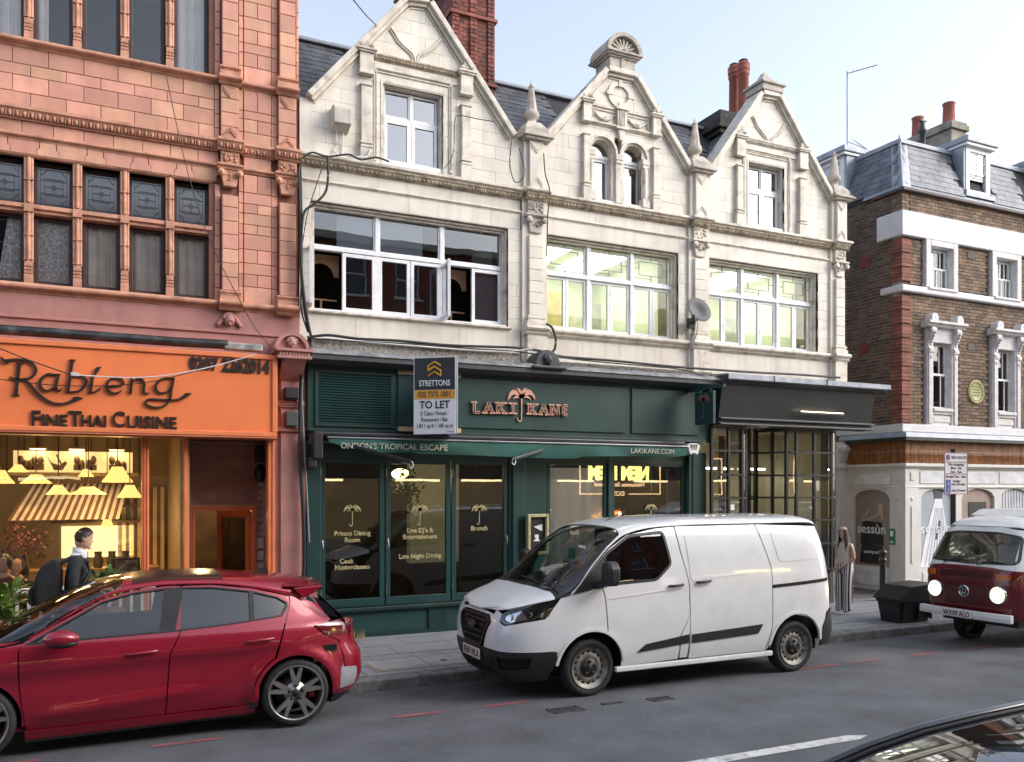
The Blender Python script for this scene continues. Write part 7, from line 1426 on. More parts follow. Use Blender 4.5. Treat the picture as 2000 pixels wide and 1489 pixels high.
def wheel(parent, c, r, w_, kind, sg=-1):
 x, y, z = c; o = bpy.data.objects.new('wheel', None); link(o, parent); o.location = (x, y, z)
 pr = [(r*.72, -w_/2+.02), (r*.82, -w_/2+.004), (r*.93, -w_/2+.006), (r*.985, -w_/2+.03), (r, -w_/2+.06), (r, w_/2-.06), (r*.985, w_/2-.03), (r*.8, w_/2), (r*.7, w_/2-.01), (r*.7, -w_/2+.01)]
 t = MB().lathe(pr, (0, 0, 0), 40, ax='y').build('tyre', m_tyre, o)
 if kind == 'steel':
  m_st = M('grubby_steel_wheel', (.25, .235, .215), .5, .6, var=.3, vs=14, dirt=(.1, .07, .05), dsc=18, damt=.6)
  rim = MB().lathe([(r*.72, -w_/2+.005), (r*.7, -w_/2+.01), (r*.66, -w_/2+.03), (r*.6, -w_/2+.035), (r*.585, -w_/2+.05), (r*.5, -w_/2+.04), (r*.36, -w_/2+.03), (r*.3, -w_/2+.05), (.01, -w_/2+.06)], (0, 0, 0), 36, ax='y').build('rim', m_st, o)
  h = MB()
  for k in range(16):
   a = 2*math.pi*k/16; h.lathe([(0, -.002), (.017, -.002)], (r*.54*math.cos(a), -w_/2+.041, r*.54*math.sin(a)), 8, ax='y')
  h.build('rim_holes', m_seam, o, 0, False)
  cp = MB().lathe([(0, -w_/2+.002), (r*.1, -w_/2+.002), (r*.13, -w_/2+.01), (r*.3, -w_/2+.012), (r*.34, -w_/2+.03)], (0, 0, 0), 24, ax='y')
  for k in range(5): a = 2*math.pi*k/5+.3; cp.lathe([(0, -w_/2-.005), (r*.05, -w_/2-.005), (r*.07, -w_/2+.015)], (r*.22*math.cos(a), 0, r*.22*math.sin(a)), 8, ax='y')
  cp.build('hub_cap', m_blackp, o)
 else:
  m_al2 = M('gunmetal_alloy', (.36, .345, .33), .32, .8, var=.08)
  MB().lathe([(r*.83, -w_/2+.0), (r*.8, -w_/2-.004), (r*.77, -w_/2+.012), (r*.74, -w_/2+.1), (r*.72, w_/2-.05)], (0, 0, 0), 40, ax='y').build('rim', m_al2, o)
  MB().lathe([(.02, -w_/2+.11), (r*.55, -w_/2+.11), (r*.55, -w_/2+.13)], (0, 0, 0), 30, ax='y').build('brake_disc', M('brake_steel', (.16, .12, .11), .4, .8), o)
  b = MB(); 
  for k in range(4): b.box(r*.42, r*.6, -w_/2+.075, -w_/2+.12, -.07, .07) if k == 0 else None
  b.build('caliper', M('red_caliper', (.4, .01, .015), .4), o)
  s = MB()
  for k in range(5):
   a = 2*math.pi*k/5+math.pi/2; c0 = (r*.16*math.cos(a), -w_/2+.03, r*.16*math.sin(a))
   for d in (-.2, .2):
    e_ = (r*.785*math.cos(a+d), -w_/2+.008, r*.785*math.sin(a+d)); md = (r*.22*math.cos(a+d*.25), -w_/2+.022, r*.22*math.sin(a+d*.25))
    p0, p1 = Vector(md), Vector(e_); dd = (p1-p0).normalized(); nn = Vector((-dd.z, 0, dd.x)); s.add([p0-nn*.026, p0+nn*.026, p1+nn*.017, p1-nn*.017, p0-nn*.03+Vector((0, .04, 0)), p0+nn*.03+Vector((0, .04, 0)), p1+nn*.024+Vector((0, .04, 0)), p1-nn*.024+Vector((0, .04, 0))], [(0,1,2,3),(0,4,5,1),(1,5,6,2),(2,6,7,3),(3,7,4,0)])
  s.lathe([(0, -w_/2+.015), (r*.09, -w_/2+.015), (r*.1, -w_/2+.03), (r*.32, -w_/2+.028), (r*.34, -w_/2+.06)], (0, 0, 0), 24, ax='y'); s.build('spokes', m_al2, o, 0, True)
  q = MB()
  for k in range(5): a = 2*math.pi*k/5+.3; q.lathe([(0, -w_/2+.018), (.017, -w_/2+.018), (.017, -w_/2+.03)], (r*.21*math.cos(a), 0, r*.21*math.sin(a)), 8, ax='y')
  q.lathe([(0, -w_/2+.008), (.035, -w_/2+.008), (.04, -w_/2+.02)], (0, 0, 0), 14, ax='y').build('wheel_nuts', m_blackp, o)
 if sg > 0: o.rotation_euler = (0, 0, math.pi)
 return o
def seat(parent, x, y, z, mat, face=-1, s=1.):
 m = MB(); q = [(-.25, 0), (.25, 0), (.24, .12), (-.28, .16)]; m.prism([(x+a*face*-1*s, z+b*s) for a, b in q], y-.25*s, y+.25*s)
 bq = [(.18, .1), (.3, .1), (.44, .62), (.4, .7), (.32, .66)]; m.prism([(x+a*s*-face, z+b*s) for a, b in bq], y-.24*s, y+.24*s); hq = [(.38, .7), (.46, .7), (.48, .88), (.42, .9)]; m.prism([(x+a*s*-face, z+b*s) for a, b in hq], y-.12*s, y+.12*s)
 return m.build('seat', mat, parent, .03)
def steering(parent, c, r=.19):
 m = MB(); pts = [(c[0]+.12*math.sin(t)*.6, c[1]+r*math.cos(t), c[2]+r*math.sin(t)*.95) for t in [2*math.pi*k/20 for k in range(21)]]; m.tube(pts, .017, 6, cap=False); m.rod((c[0], c[1]-r, c[2]), (c[0], c[1]+r, c[2]), .04); return m.build('steering_wheel', m_blackp, parent)
def side_ribbon(name, parent, mat, fn, pts, wd, off=.006, hint=(0, -1, 0)):    # thin band following the surface along a polyline in (x, z)
 L, Rr = [], []
 for i, p in enumerate(pts):
  a, b = pts[max(i-1, 0)], pts[min(i+1, len(pts)-1)]; dx, dz = b[0]-a[0], b[1]-a[1]; l = math.hypot(dx, dz) or 1; L.append((p[0]-dz/l*wd/2, p[1]+dx/l*wd/2)); Rr.append((p[0]+dz/l*wd/2, p[1]-dx/l*wd/2))
 return panel(name, L+Rr[::-1], [], fn, hint, mat, parent, max(wd*.9, .03), off, .006)
# white van
m_vw = M('white_van_paint', (.72, .725, .745), .25, var=.03, vs=1.5, coat=.8, dirt=(.42, .38, .32), dsc=3.5, damt=.22, spec=.4)
vn = thing('white_van', 'white panel van parked facing left at the kerb, black bumpers and grille', 'van')
V = Body(6.2, 9.06, [(.18, .80), (.3, .85), (.5, .888), (.8, .9), (1.05, .892), (1.25, .878), (1.5, .84), (1.75, .78), (1.95, .71)], [(.18, 3.98), (.3, 3.87), (.5, 3.81), (.7, 3.8), (.85, 3.83), (1.0, 3.9), (1.12, 4.03), (1.3, 4.3), (1.8, 4.9), (2.0, 5.1)], [(.2, 8.62), (.5, 8.65), (.8, 8.62), (1.1, 8.6), (1.5, 8.55), (1.9, 8.46), (2.0, 8.44)],
 [(3.7, .86), (3.9, .95), (4.1, 1.02), (4.4, 1.09), (4.6, 1.14), (4.9, 1.44), (5.15, 1.66), (5.4, 1.8), (5.8, 1.865), (6.5, 1.885), (8.2, 1.885), (8.45, 1.83), (8.6, 1.7)], [(3.7, .88), (3.85, 1.0), (4.1, 1.1), (4.36, 1.19), (4.5, 1.28), (4.8, 1.5), (5.1, 1.72), (5.35, 1.87), (5.7, 1.945), (6.5, 1.985), (8.1, 1.985), (8.4, 1.94), (8.6, 1.8)], 6, 9)
FA, RA = (4.865, .32, .41), (7.87, .32, .42)
WINV = roundpoly([(4.98, 1.235), (5.08, 1.57), (5.42, 1.775), (5.9, 1.815), (5.96, 1.44), (5.74, 1.265)], .05)
for sg in (-1, 1):
 fn = V.side(sg); ht = (0, sg, 0)
 th = lambda x, z: V.th_x(x, z)
 # front wing
 wing = [(4.42, .54), (4.4, .7), (4.3, .9), (4.52, 1.15), (4.62, 1.14), (5.0, 1.21), (5.03, 1.1), (5.06, .72)]+arcpts(*FA, 62, 168, 12)
 panel('wing', wing, [], fn, ht, m_vw, vn, .055)
 pil = [(4.6, 1.142), (4.75, 1.27), (4.9, 1.425), (5.15, 1.645), (5.4, 1.785), (5.8, 1.852), (6.07, 1.868), (6.1, 1.6), (6.19, 1.2), (6.19, .83), (6.06, .6), (6.05, .32), (5.27, .3)]+arcpts(*FA, 8, 60, 6)+[(5.075, .73), (5.045, 1.1), (5.015, 1.215)]
 d = panel('front_door', pil, [WINV], fn, ht, m_vw, vn, .055); panel('window', dens(WINV, .1), [], fn, ht, g_car, d, .09, -.012, 0)
 side_ribbon('window_seal', d, m_blackp, fn, WINV+[WINV[0]], .03, .002, ht)
 panel('mirror_triangle', [(4.63, 1.15), (4.9, 1.42), (5.06, 1.56), (5.0, 1.22)], [], fn, ht, m_blackp, vn, .06, .006)
 B('sill', vn, m_vw, 5.2, 7.5, V.yc+(sg*.86 if sg < 0 else sg*.8), V.yc+(sg*.8 if sg < 0 else sg*.86), .235, .3, .015)
 fl = [(6.075, .33), (6.18, .33), (6.2, .83), (6.075, .6)]; panel('fuel_flap', fl, [], fn, ht, m_vw, vn, .06)
 slid = [(6.21, .31), (7.36, .31), (7.45, .6), (7.46, 1.32), (7.3, 1.872), (6.09, 1.87), (6.115, 1.6), (6.205, 1.2)]; s = panel('sliding_door', slid, [], fn, ht, m_vw, vn, .06)
 qr = [(7.38, .31), (7.46, .4)]+arcpts(*RA, 178, 5, 16)+[(8.34, .5), (8.4, .72), (8.5, .78), (8.52, 1.2), (8.46, 1.65), (8.4, 1.83), (7.32, 1.872), (7.475, 1.33), (7.465, .6)]; panel('rear_quarter', qr, [], fn, ht, m_vw, vn, .06)
 for poly in (roundpoly([(6.22, 1.22), (7.35, 1.3), (7.25, 1.8), (6.2, 1.78)], .06), roundpoly([(7.6, 1.4), (8.3, 1.42), (8.44, 1.6), (8.36, 1.8), (7.52, 1.8)], .07)): panel('pressed_panel', poly, [], fn, ht, m_vw, vn, .07, .005, .01)
 for cxz in (FA, RA):
  a = arcpts(cxz[0], cxz[1], cxz[2]+.035, 172, 8, 22); panel('arch_lip', a+arcpts(cxz[0], cxz[1], cxz[2]+.002, 8, 172, 22), [], fn, ht, m_vw, vn, .05, .012, .03)
 st = [[(5.46, .45), (5.58, .535), (6.18, .605), (6.18, .505)], [(6.23, .5), (6.23, .6), (7.3, .65), (7.23, .54)]]
 for q in st: panel('rub_strip', q, [], fn, ht, m_blackp, vn, .06, .012, .014)
 panel('door_rail', [(7.47, 1.085), (7.47, 1.125), (8.46, 1.165), (8.46, 1.125)], [], fn, ht, m_seam, vn, .05, .006)
 for x0, x1, z in ((5.9, 6.1, 1.185), (6.3, 6.5, 1.21)):
  p0, p1 = fn(x0, z), fn(x1, z+.01); h_ = MB().tube([Vector(p0)+Vector((0, sg*.01, 0)), Vector(p0)+Vector((.02, sg*.04, 0)), Vector(p1)+Vector((-.02, sg*.04, 0)), Vector(p1)+Vector((0, sg*.01, 0))], .016, 8).build('door_handle', m_blackp, d if x0 < 6 else s)
 side_ribbon('crease', vn, m_vw, fn, [(5.1, 1.085), (5.6, 1.12), (6.17, 1.16)], .012, .006, ht)
 # front corner: bumper, headlamp
 T = lambda x, z: (V.th_x(x, z), z)
 cf = V.corner(sg); hc = (-.7, sg*.7, 0)
 F = lambda y, z: (V.th_y(y, z), z)
 hl = [T(4.5, 1.13), T(4.34, .915), F(.66, .84), F(.6, .87), F(.585, .945), T(4.0, 1.02)]; hlr = roundpoly(hl, .03)
 h = panel('headlight', hlr, [], cf, hc, M('lamp_black', (.02, .02, .022), .25), vn, .045, -.06, .07); panel('reflector', roundpoly([F(.7, .87), F(.62, .9), F(.62, .95), T(4.06, 1.0), T(4.12, .9)], .03), [], cf, hc, m_chrome, h, .04, -.045, .0); panel('lens', hlr, [], cf, hc, g_lens, h, .045, .0, 0)
 for (ty, tz) in ((.68, .92), (.8, .95)): p = Vector(cf(*F(ty, tz))); MB().lathe([(.0, .02), (.03, .015), (.045, -.01)], tuple(p+Vector((.03, -sg*.02, 0))), 12, ax='x').build('lamp_bowl', m_chrome, h, 0, False)
 up = [F(.45, .55), F(.62, .545), T(4.43, .54), T(4.415, .7), T(4.335, .9), F(.66, .825), F(.585, .86), F(.575, .95), F(.45, .98)]; panel('bumper_upper', up, [], cf, hc, m_vw, vn, .05)
 lo = [F(.45, .2), T(4.36, .22), T(4.4, .35), T(4.44, .53), F(.62, .535), F(.45, .54)]; fog = roundpoly([F(.58, .33), T(4.12, .36), T(4.16, .48), F(.56, .47)], .03); panel('bumper_lower', lo, [fog], cf, hc, m_blackp, vn, .05, .01); panel('fog_recess', fog, [], cf, hc, m_seam, vn, .05, -.02)
 # rear bumper and lamp
 cr = V.corner(sg, False); hr_ = (.7, sg*.7, 0); TR = lambda x, z: (V.th_x(x, z, False), z); FR2 = lambda y, z: (V.th_y(y, z, False), z)
 panel('rear_bumper', [TR(8.3, .3), FR2(.3, .3), FR2(.3, .7), FR2(.7, .74), TR(8.51, .77), TR(8.41, .7), TR(8.33, .55)], [], cr, hr_, m_blackp, vn, .05, .012); panel('tail_light', [TR(8.54, .8), FR2(.72, .8), FR2(.6, 1.7), TR(8.48, 1.7)], [], cr, hr_, M('red_lens', (.35, .01, .015), .2), vn, .05, .002)
 panel('rear_pillar', [FR2(.3, .72), FR2(.7, .76), FR2(.7, 1.72), FR2(.3, 1.82)], [], cr, hr_, m_vw, vn, .06, -.004)
tp = V.top()
panel('bonnet', [(3.88, -.75), (4.42, -.97), (4.42, .97), (3.88, .75), (3.82, .4), (3.81, 0), (3.82, -.4)], [], tp, (0, 0, 1), m_vw, vn, .07)
SCR = [(4.4, -.5), (4.47, -.82), (4.62, -.955), (5.0, -.94), (5.3, -.86), (5.36, -.5), (5.38, 0), (5.36, .5), (5.3, .86), (5.0, .94), (4.62, .955), (4.47, .82), (4.4, .5), (4.38, 0)]
panel('cowl', [(4.425, -.97), (4.6, -1), (4.62, -.96), (4.47, -.825), (4.4, -.5), (4.38, 0), (4.4, .5), (4.47, .825), (4.62, .96), (4.6, 1), (4.425, .97)], [], tp, (-.3, 0, 1), m_blackp, vn, .06, .003)
for sg in (-1, 1): panel('screen_pillar', [(4.6, sg*1.0), (5.45, sg*1.0), (5.4, sg*.8), (5.3, sg*.865), (5.0, sg*.945), (4.62, sg*.96)], [], tp, (-.3, sg*.3, 1), m_vw, vn, .05, .002)
wsg = panel('windscreen', SCR, [], tp, (-.6, 0, 1), g_car, vn, .09, -.004, 0)
panel('roof', [(5.36, -.5), (5.38, 0), (5.36, .5), (5.3, .865), (5.45, .995), (8.4, .995), (8.43, .5), (8.44, 0), (8.43, -.5), (8.4, -.995), (5.45, -.995), (5.3, -.865)], [], tp, (0, 0, 1), m_vw, vn, .12)
MB().add([(8.42, 8.4, 1.86), (8.42, 9.72, 1.86), (8.6, 9.75, .7), (8.6, 8.37, .7)], [(0, 1, 2, 3)]).build('rear_doors', m_vw, vn)
ff = V.face(); gr = roundpoly([(-.42, .84), (-.36, .9), (.36, .9), (.42, .84), (.27, .58), (.2, .555), (-.2, .555), (-.27, .58)], .02)
panel('grille_frame', gr, [roundpoly([(-.38, .84), (-.33, .875), (.33, .875), (.38, .84), (.25, .6), (.18, .58), (-.18, .58), (-.25, .6)], .02)], ff, (-1, 0, 0), m_blackp, vn, .05, .015); panel('grille_back', gr, [], ff, (-1, 0, 0), m_seam, vn, .08, -.03)
for z in (.63, .7, .77, .83): hw = .2+.5*(z-.58)*.9; panel('grille_slat', [(-hw, z), (hw, z), (hw, z+.022), (-hw, z+.022)], [], ff, (-1, 0, 0), m_blackp, vn, .06, .0)
panel('nose_panel', [(-.45, .55), (-.29, .55), (-.44, .84), (-.36, .915), (.36, .915), (.44, .84), (.29, .55), (.45, .55), (.46, .93), (0, .96), (-.46, .93)], [], ff, (-1, 0, 0), m_vw, vn, .05)
panel('bumper_centre', [(-.45, .2), (.45, .2), (.45, .55), (-.45, .55)], [[(-.36, .24), (.36, .24), (.4, .34), (-.4, .34)]], ff, (-1, 0, 0), m_blackp, vn, .05, .01); panel('intake', [(-.4, .22), (.4, .22), (.42, .36), (-.42, .36)], [], ff, (-1, 0, 0), m_seam, vn, .08, -.03)
for z in (.26, .3): panel('intake_slat', [(-.37, z), (.37, z), (.37, z+.012), (-.37, z+.012)], [], ff, (-1, 0, 0), m_blackp, vn, .08, -.005)
MB().lathe([(0, -.012), (.07, -.012), (.08, 0)], (0, 0, 0), 16, ax='x').build('badge', M('badge_black', (.03, .03, .035), .3), vn, 0, False).location = (3.785, 9.06, .78); bpy.data.objects['badge'].scale = (1, 1.5, .6)
m_plw = M('plate_white', (.7, .69, .66), .4); m_ptx = M('plate_black', (.012, .012, .012), .5)
def plate(parent, s, x, y, z, w_=.5, h=.12, rot=-90.):
 o = MB().box(-w_/2, w_/2, 0, .008, -h/2, h/2).build('number_plate', m_plw, parent, .003, False); o.location = (x, y, z); o.rotation_euler = (0, 0, R(rot)); t = text(s, 0, -h*.33, -.002, h*.93, m_ptx, o, .002, .002, width=w_*.86, spacing=1.05); return o
plate(vn, 'FE69 WLA', 3.775, 9.06, .455)
for sg in (-1, 1):
 mr = MB(); mr.prism(roundpoly([(V.yc+sg*.95, 1.24), (V.yc+sg*1.16, 1.25), (V.yc+sg*1.17, 1.46), (V.yc+sg*1.08, 1.53), (V.yc+sg*.96, 1.5)], .06), 4.93, 5.07, 'x'); o = mr.build('mirror', m_blackp, vn, .03); MB().rod((4.97, V.yc+sg*.86, 1.24), (5.0, V.yc+sg*1.0, 1.28), .1, .08).build('mirror_arm', m_blackp, o); MB().lathe([(0, .0), (.1, .0)], (5.072, V.yc+sg*1.06, 1.37), 14, ax='x').build('mirror_glass', m_chrome, o, 0, False)
 for x, z, rad in (FA, RA): wheel(vn, (x, V.yc+sg*.74 if sg < 0 else V.yc+.72, .318 if sg < 0 else .24), .325, .21, 'steel', sg)
inn = MB(); inn.box(4.15, 8.4, 8.4, 9.72, .28, .62).box(6.05, 6.1, 8.34, 9.78, .5, 1.8).box(4.45, 4.75, 8.35, 9.77, .62, 1.1); inn.build('chassis', m_cabin, vn); inn = MB(); inn.box(3.95, 8.5, 8.5, 9.6, .2, .5).box(4.3, 5.5, 8.24, 9.86, .7, .78).box(7.4, 8.35, 8.26, 9.86, .72, .8).box(4.42, 4.46, 8.5, 9.6, .3, .8).box(5.26, 5.3, 8.3, 9.8, .25, .7).box(7.44, 7.48, 8.3, 9.8, .25, .7); inn.build('underbody', m_seam, vn)
seat(vn, 5.55, 9.45, .62, m_cabin); seat(vn, 5.55, 8.75, .62, m_cabin); steering(vn, (5.02, 9.45, 1.18)); dash = MB().prism([(4.45, 1.05), (4.75, 1.12), (4.95, 1.1), (5.0, .8), (4.45, .8)], 8.36, 9.76).build('dashboard', m_cabin, vn, .02)
for nm, x, y, z, w_, h, c in (('green_card', 4.97, 8.82, 1.56, .17, .13, (.05, .35, .22)), ('white_card', 4.99, 8.62, 1.58, .15, .16, (.7, .7, .7)), ('red_card', 4.93, 8.62, 1.44, .15, .07, (.35, .06, .07)), ('blue_card', 4.9, 8.82, 1.43, .17, .07, (.08, .15, .3))):
 o = MB().box(-w_/2, w_/2, 0, .004, -h/2, h/2).build('windscreen_card', M(nm, c, .6, var=.3, vs=40), vn); o.location = (x, y, z); o.rotation_euler = (R(-35), 0, R(-90)); o.rotation_euler = Matrix.Rotation(R(-90), 3, 'Z').to_4x4().to_3x3().to_euler()
o = B('dash_papers', vn, MATS['paper'], 4.55, 4.75, 8.9, 9.2, 1.14, 1.15); o.rotation_euler = (0, 0, 0)
for y0 in (8.5, 9.1):
 f = V.top(); m = MB(); m.tube([Vector(f(4.42, 0))+Vector((0, y0-9.06+.2, .0)), Vector(f(4.47, 0))+Vector((0, y0-9.06+.05, .02)), Vector(f(4.46, 0))+Vector((0, y0-9.06-.4, .0))], .009, 5); m.build('wiper', m_blackp, vn)
MB().tube([(5.5, 9.0, 1.9), (5.85, 9.0, 2.06)], .006, 5).build('aerial', m_blackp, vn)
# red hatchback
m_rd = M('metallic_red_paint', (.29, .005, .025), .35, .25, var=.02, vs=2, coat=1., spec=.4)
rc = thing('red_hatchback', 'glossy dark red hatchback parked facing left in front of the restaurant', 'car')
def kfeat(x, z):
 if not -1.9 < x < 2.2: return 0
 fade = max(0, min(1, (1.95-x)/.4))*max(0, min(1, (x+1.9)/.3)); l = .76+.027*(x+.6); d = z-l
 f = .02*math.exp(-(d/.05)**2 if d < 0 else -(d/.16)**2)-.012*math.exp(-((d+.13)/.09)**2)
 if -.75 < x < 1.2:
  u = (x+.62)/1.7; g = max(0, min(1, u/.12))*max(0, min(1, (1-u)/.3)); l2 = .345+.075*(x+.6); d2 = z-l2; f += g*.026*math.exp(-(d2/.06)**2)
 return f*fade+.03*math.exp(-((math.hypot(x-1.66, z-.32)-.4)/.07)**2)*(1 if z > .3 else 0)
K = Body(.2, 9.2, [(.12, .66), (.2, .70), (.35, .765), (.6, .79), (.8, .8), (.93, .785), (1.05, .735), (1.2, .67), (1.38, .585), (1.5, .54)], [(.15, -1.98), (.4, -2.1), (.6, -2.12), (.8, -2.02), (.95, -1.8), (1.1, -1.5), (1.5, -1.2)], [(.15, 2.24), (.3, 2.38), (.45, 2.43), (.6, 2.42), (.78, 2.34), (.95, 2.33), (1.05, 2.18), (1.2, 2.02), (1.4, 1.88), (1.5, 1.82)],
 [(-2.1, .72), (-1.7, .86), (-1.2, .93), (-.9, .955), (-.66, 1.0), (-.36, 1.165), (-.05, 1.325), (.2, 1.385), (.5, 1.415), (.9, 1.405), (1.27, 1.35), (1.6, 1.265), (1.8, 1.21), (1.95, 1.15), (2.2, .98)], [(-2.1, .74), (-1.7, .9), (-1.2, 1.0), (-.95, 1.03), (-.6, 1.22), (-.2, 1.4), (.1, 1.465), (.5, 1.49), (1.0, 1.475), (1.5, 1.43), (1.85, 1.38), (1.95, 1.28), (2.2, .98)], 4.5, 5., feat=kfeat)
DLO = [(-.66, .968), (-.36, 1.132), (-.05, 1.295), (.2, 1.358), (.5, 1.388), (.9, 1.378), (1.27, 1.322), (1.5, 1.255), (1.6, 1.195), (1.6, 1.15), (1.54, 1.07), (1.0, 1.025), (.53, .998), (-.2, .982)]
W1 = [(-.6, .985), (-.34, 1.125), (-.05, 1.285), (.2, 1.345), (.47, 1.372), (.42, 1.01), (-.2, .993)]; W2 = [(.64, 1.375), (.9, 1.365), (1.235, 1.315), (1.225, 1.055), (.9, 1.03), (.56, 1.012)]; W3 = [(1.28, 1.305), (1.5, 1.243), (1.585, 1.19), (1.53, 1.085), (1.27, 1.06)]
FAk, RAk = (-1.04, .325, .365), (1.66, .322, .37)
m_fl = M('dark_red_lens', (.12, .004, .01), .15, coat=1., var=0)
for sg in (-1, 1):
 fn = K.side(sg); ht = (0, sg, 0)
 panel('front_wing', [(-1.75, .45), (-1.75, .86), (-1.2, .92), (-.9, .945), (-.66, .985), (-.705, .93), (-.7, .6), (-.655, .26)]+arcpts(*FAk, 350, 540-20, 16)[0:], [], fn, ht, m_rd, rc, .06)
 d1 = panel('front_door', [(-.645, .225), (.47, .235), (.485, .5), (.505, .8), (.6, 1.0), (.62, 1.398), (.5, 1.405), (.2, 1.375), (-.05, 1.313), (-.36, 1.152), (-.66, .99), (-.695, .93), (-.69, .6)], [[(p[0], p[1]) for p in [(-.66, .968), (-.36, 1.132), (-.05, 1.295), (.2, 1.358), (.5, 1.388), (.585, 1.387), (.535, 1.0), (-.2, .982)]]], fn, ht, m_rd, rc, .032)
 d2 = panel('rear_door', [(.48, .235), (1.18, .25)]+arcpts(RAk[0], RAk[1], .42, 186, 120, 8)+[(1.5, .85), (1.57, 1.06), (1.62, 1.2), (1.52, 1.275), (1.27, 1.342), (.9, 1.396), (.63, 1.398), (.61, 1.0), (.515, .8), (.495, .5)], [[(.6, 1.387), (.9, 1.378), (1.27, 1.322), (1.5, 1.255), (1.6, 1.195), (1.6, 1.15), (1.54, 1.07), (1.0, 1.025), (.55, .998)]], fn, ht, m_rd, rc, .032)
 panel('rear_quarter', arcpts(RAk[0], RAk[1], .4, 118, 95, 4)[::1]+arcpts(*RAk, 90, 8, 10)+[(2.05, .24), (2.12, .3), (2.15, .6), (2.1, .78), (1.93, .87), (1.83, .96), (2.03, 1.0), (1.93, 1.15), (1.8, 1.2), (1.63, 1.255), (1.632, 1.2), (1.585, 1.06), (1.515, .85)], [], fn, ht, m_rd, rc, .035)
 panel('arch_piece', arcpts(*RAk, 180, 90, 10)+arcpts(RAk[0], RAk[1], .4, 95, 118, 3)+arcpts(RAk[0], RAk[1], .408, 120, 184, 8), [], fn, ht, m_rd, rc, .05)
 sk = panel('skirt', [(-.66, .13), (1.28, .16), (1.28, .235), (-.66, .215)], [], fn, ht, m_rd, rc, .05, .01)
 panel('skirt_lower', [(-.66, .1), (1.28, .13), (1.28, .165), (-.66, .135)], [], fn, ht, m_blackp, rc, .05, .004)
 b_ = panel('window_trim', DLO, [W1, W2, W3], fn, ht, m_blackp, rc, .04, .006, .02); panel('pillar_filler', [(1.45, 1.04), (1.95, .9), (2.03, 1.02), (1.9, 1.17), (1.6, 1.275), (1.4, 1.31), (1.63, 1.2)], [], fn, ht, m_rd, rc, .05, -.012)
 panel('window', W1, [], fn, ht, g_car, d1, .08, -.012, 0); panel('window', W2, [], fn, ht, g_priv, d2, .08, -.012, 0); panel('quarter_glass', W3, [], fn, ht, g_priv, rc, .08, -.012, 0)
 for x0, x1, z, d in ((.15, .4, .832, d1), (1.19, 1.44, .867, d2)):
  p0, p1 = fn(x0, z), fn(x1, z+.012); MB().tube([Vector(p0)+Vector((0, sg*.004, 0)), Vector(p0)+Vector((.03, sg*.03, 0)), Vector(p1)+Vector((-.03, sg*.03, 0)), Vector(p1)+Vector((0, sg*.004, 0))], .014, 8).build('door_handle', m_rd, d)
 panel('fuel_flap', roundpoly([(1.68, .88), (1.7, .99), (1.84, 1.0), (1.84, .9), (1.8, .85), (1.7, .84)], .03), [], fn, ht, m_rd, rc, .05, .003, .004)
 mr = MB(); mr.sphere((-.37, K.yc+sg*.93, 1.03), .13, 12, sx=1.1, sy=.7, sz=.55); o = mr.build('mirror', m_rd, rc); MB().sphere((-.36, K.yc+sg*.93, .985), .115, 10, sx=1.1, sy=.65, sz=.35).build('mirror_base', m_blackp, o); MB().rod((-.48, K.yc+sg*.74, .97), (-.42, K.yc+sg*.86, .99), .05, .04).build('mirror_arm', m_blackp, o)
 cr = K.corner(sg, False); hr_ = (.7, sg*.7, 0); TR = lambda x, z: (K.th_x(x, z, False), z); FR2 = lambda y, z: (K.th_y(y, z, False), z)
 panel('tail_light', roundpoly([TR(1.845, .965), TR(1.96, .865), FR2(.62, .83), FR2(.45, .86), FR2(.45, .98), FR2(.6, .995)], .02), [], cr, hr_, m_fl, rc, .04, .008)
 panel('rear_bumper', [TR(2.06, .24), FR2(.3, .26), FR2(.3, .84), FR2(.6, .835), TR(1.955, .873), TR(2.11, .79), TR(2.16, .6), TR(2.13, .3)], [], cr, hr_, m_rd, rc, .05, .002)
 panel('corner_filler', [TR(1.84, .6), FR2(.4, .6), FR2(.4, .95), TR(1.84, .97)], [], cr, hr_, m_rd, rc, .06, -.012); panel('arch_filler', [(1.1, .2), (1.31, .2), (1.31, .42), (1.18, .42)], [], fn, ht, m_rd, rc, .06, -.006)
 panel('diffuser', [TR(2.05, .14), FR2(.3, .16), FR2(.3, .25), TR(2.06, .235)], [], cr, hr_, m_blackp, rc, .05, .0)
 panel('bumper_vent', [FR2(.66, .3), FR2(.56, .32), FR2(.6, .5), FR2(.69, .52)], [], cr, hr_, M('silver_trim', (.5, .52, .56), .35, .5), rc, .04, .012)
 for x, z, r_ in (FAk, RAk): wheel(rc, (x, K.yc+sg*.68 if sg < 0 else K.yc+.6, .322 if sg < 0 else .25), .327, .2, 'alloy', sg)
tp = K.top()
SCK = [(-.9, -.5), (-.84, -.86), (-.64, -.975), (-.1, -.95), (.1, -.8), (.14, 0), (.1, .8), (-.1, .95), (-.64, .975), (-.84, .86), (-.9, .5), (-.92, 0)]
panel('bonnet', [(-2.0, -.9), (-1.2, -.985), (-.68, -.99), (-.845, -.87), (-.91, -.5), (-.93, 0), (-.91, .5), (-.845, .87), (-.68, .99), (-1.2, .985), (-2.0, .9)], [], tp, (0, 0, 1), m_rd, rc, .09)
panel('windscreen', SCK, [], tp, (-.5, 0, 1), g_car, rc, .09, -.004, 0)
panel('roof', [(.14, 0), (.1, .8), (-.1, .952), (-.64, .978), (-.6, 1.0), (1.75, 1.0), (1.86, .6), (1.88, 0), (1.86, -.6), (1.75, -1.0), (-.6, -1.0), (-.64, -.978), (-.1, -.952), (.1, -.8)], [], tp, (0, 0, 1), m_rd, rc, .07)
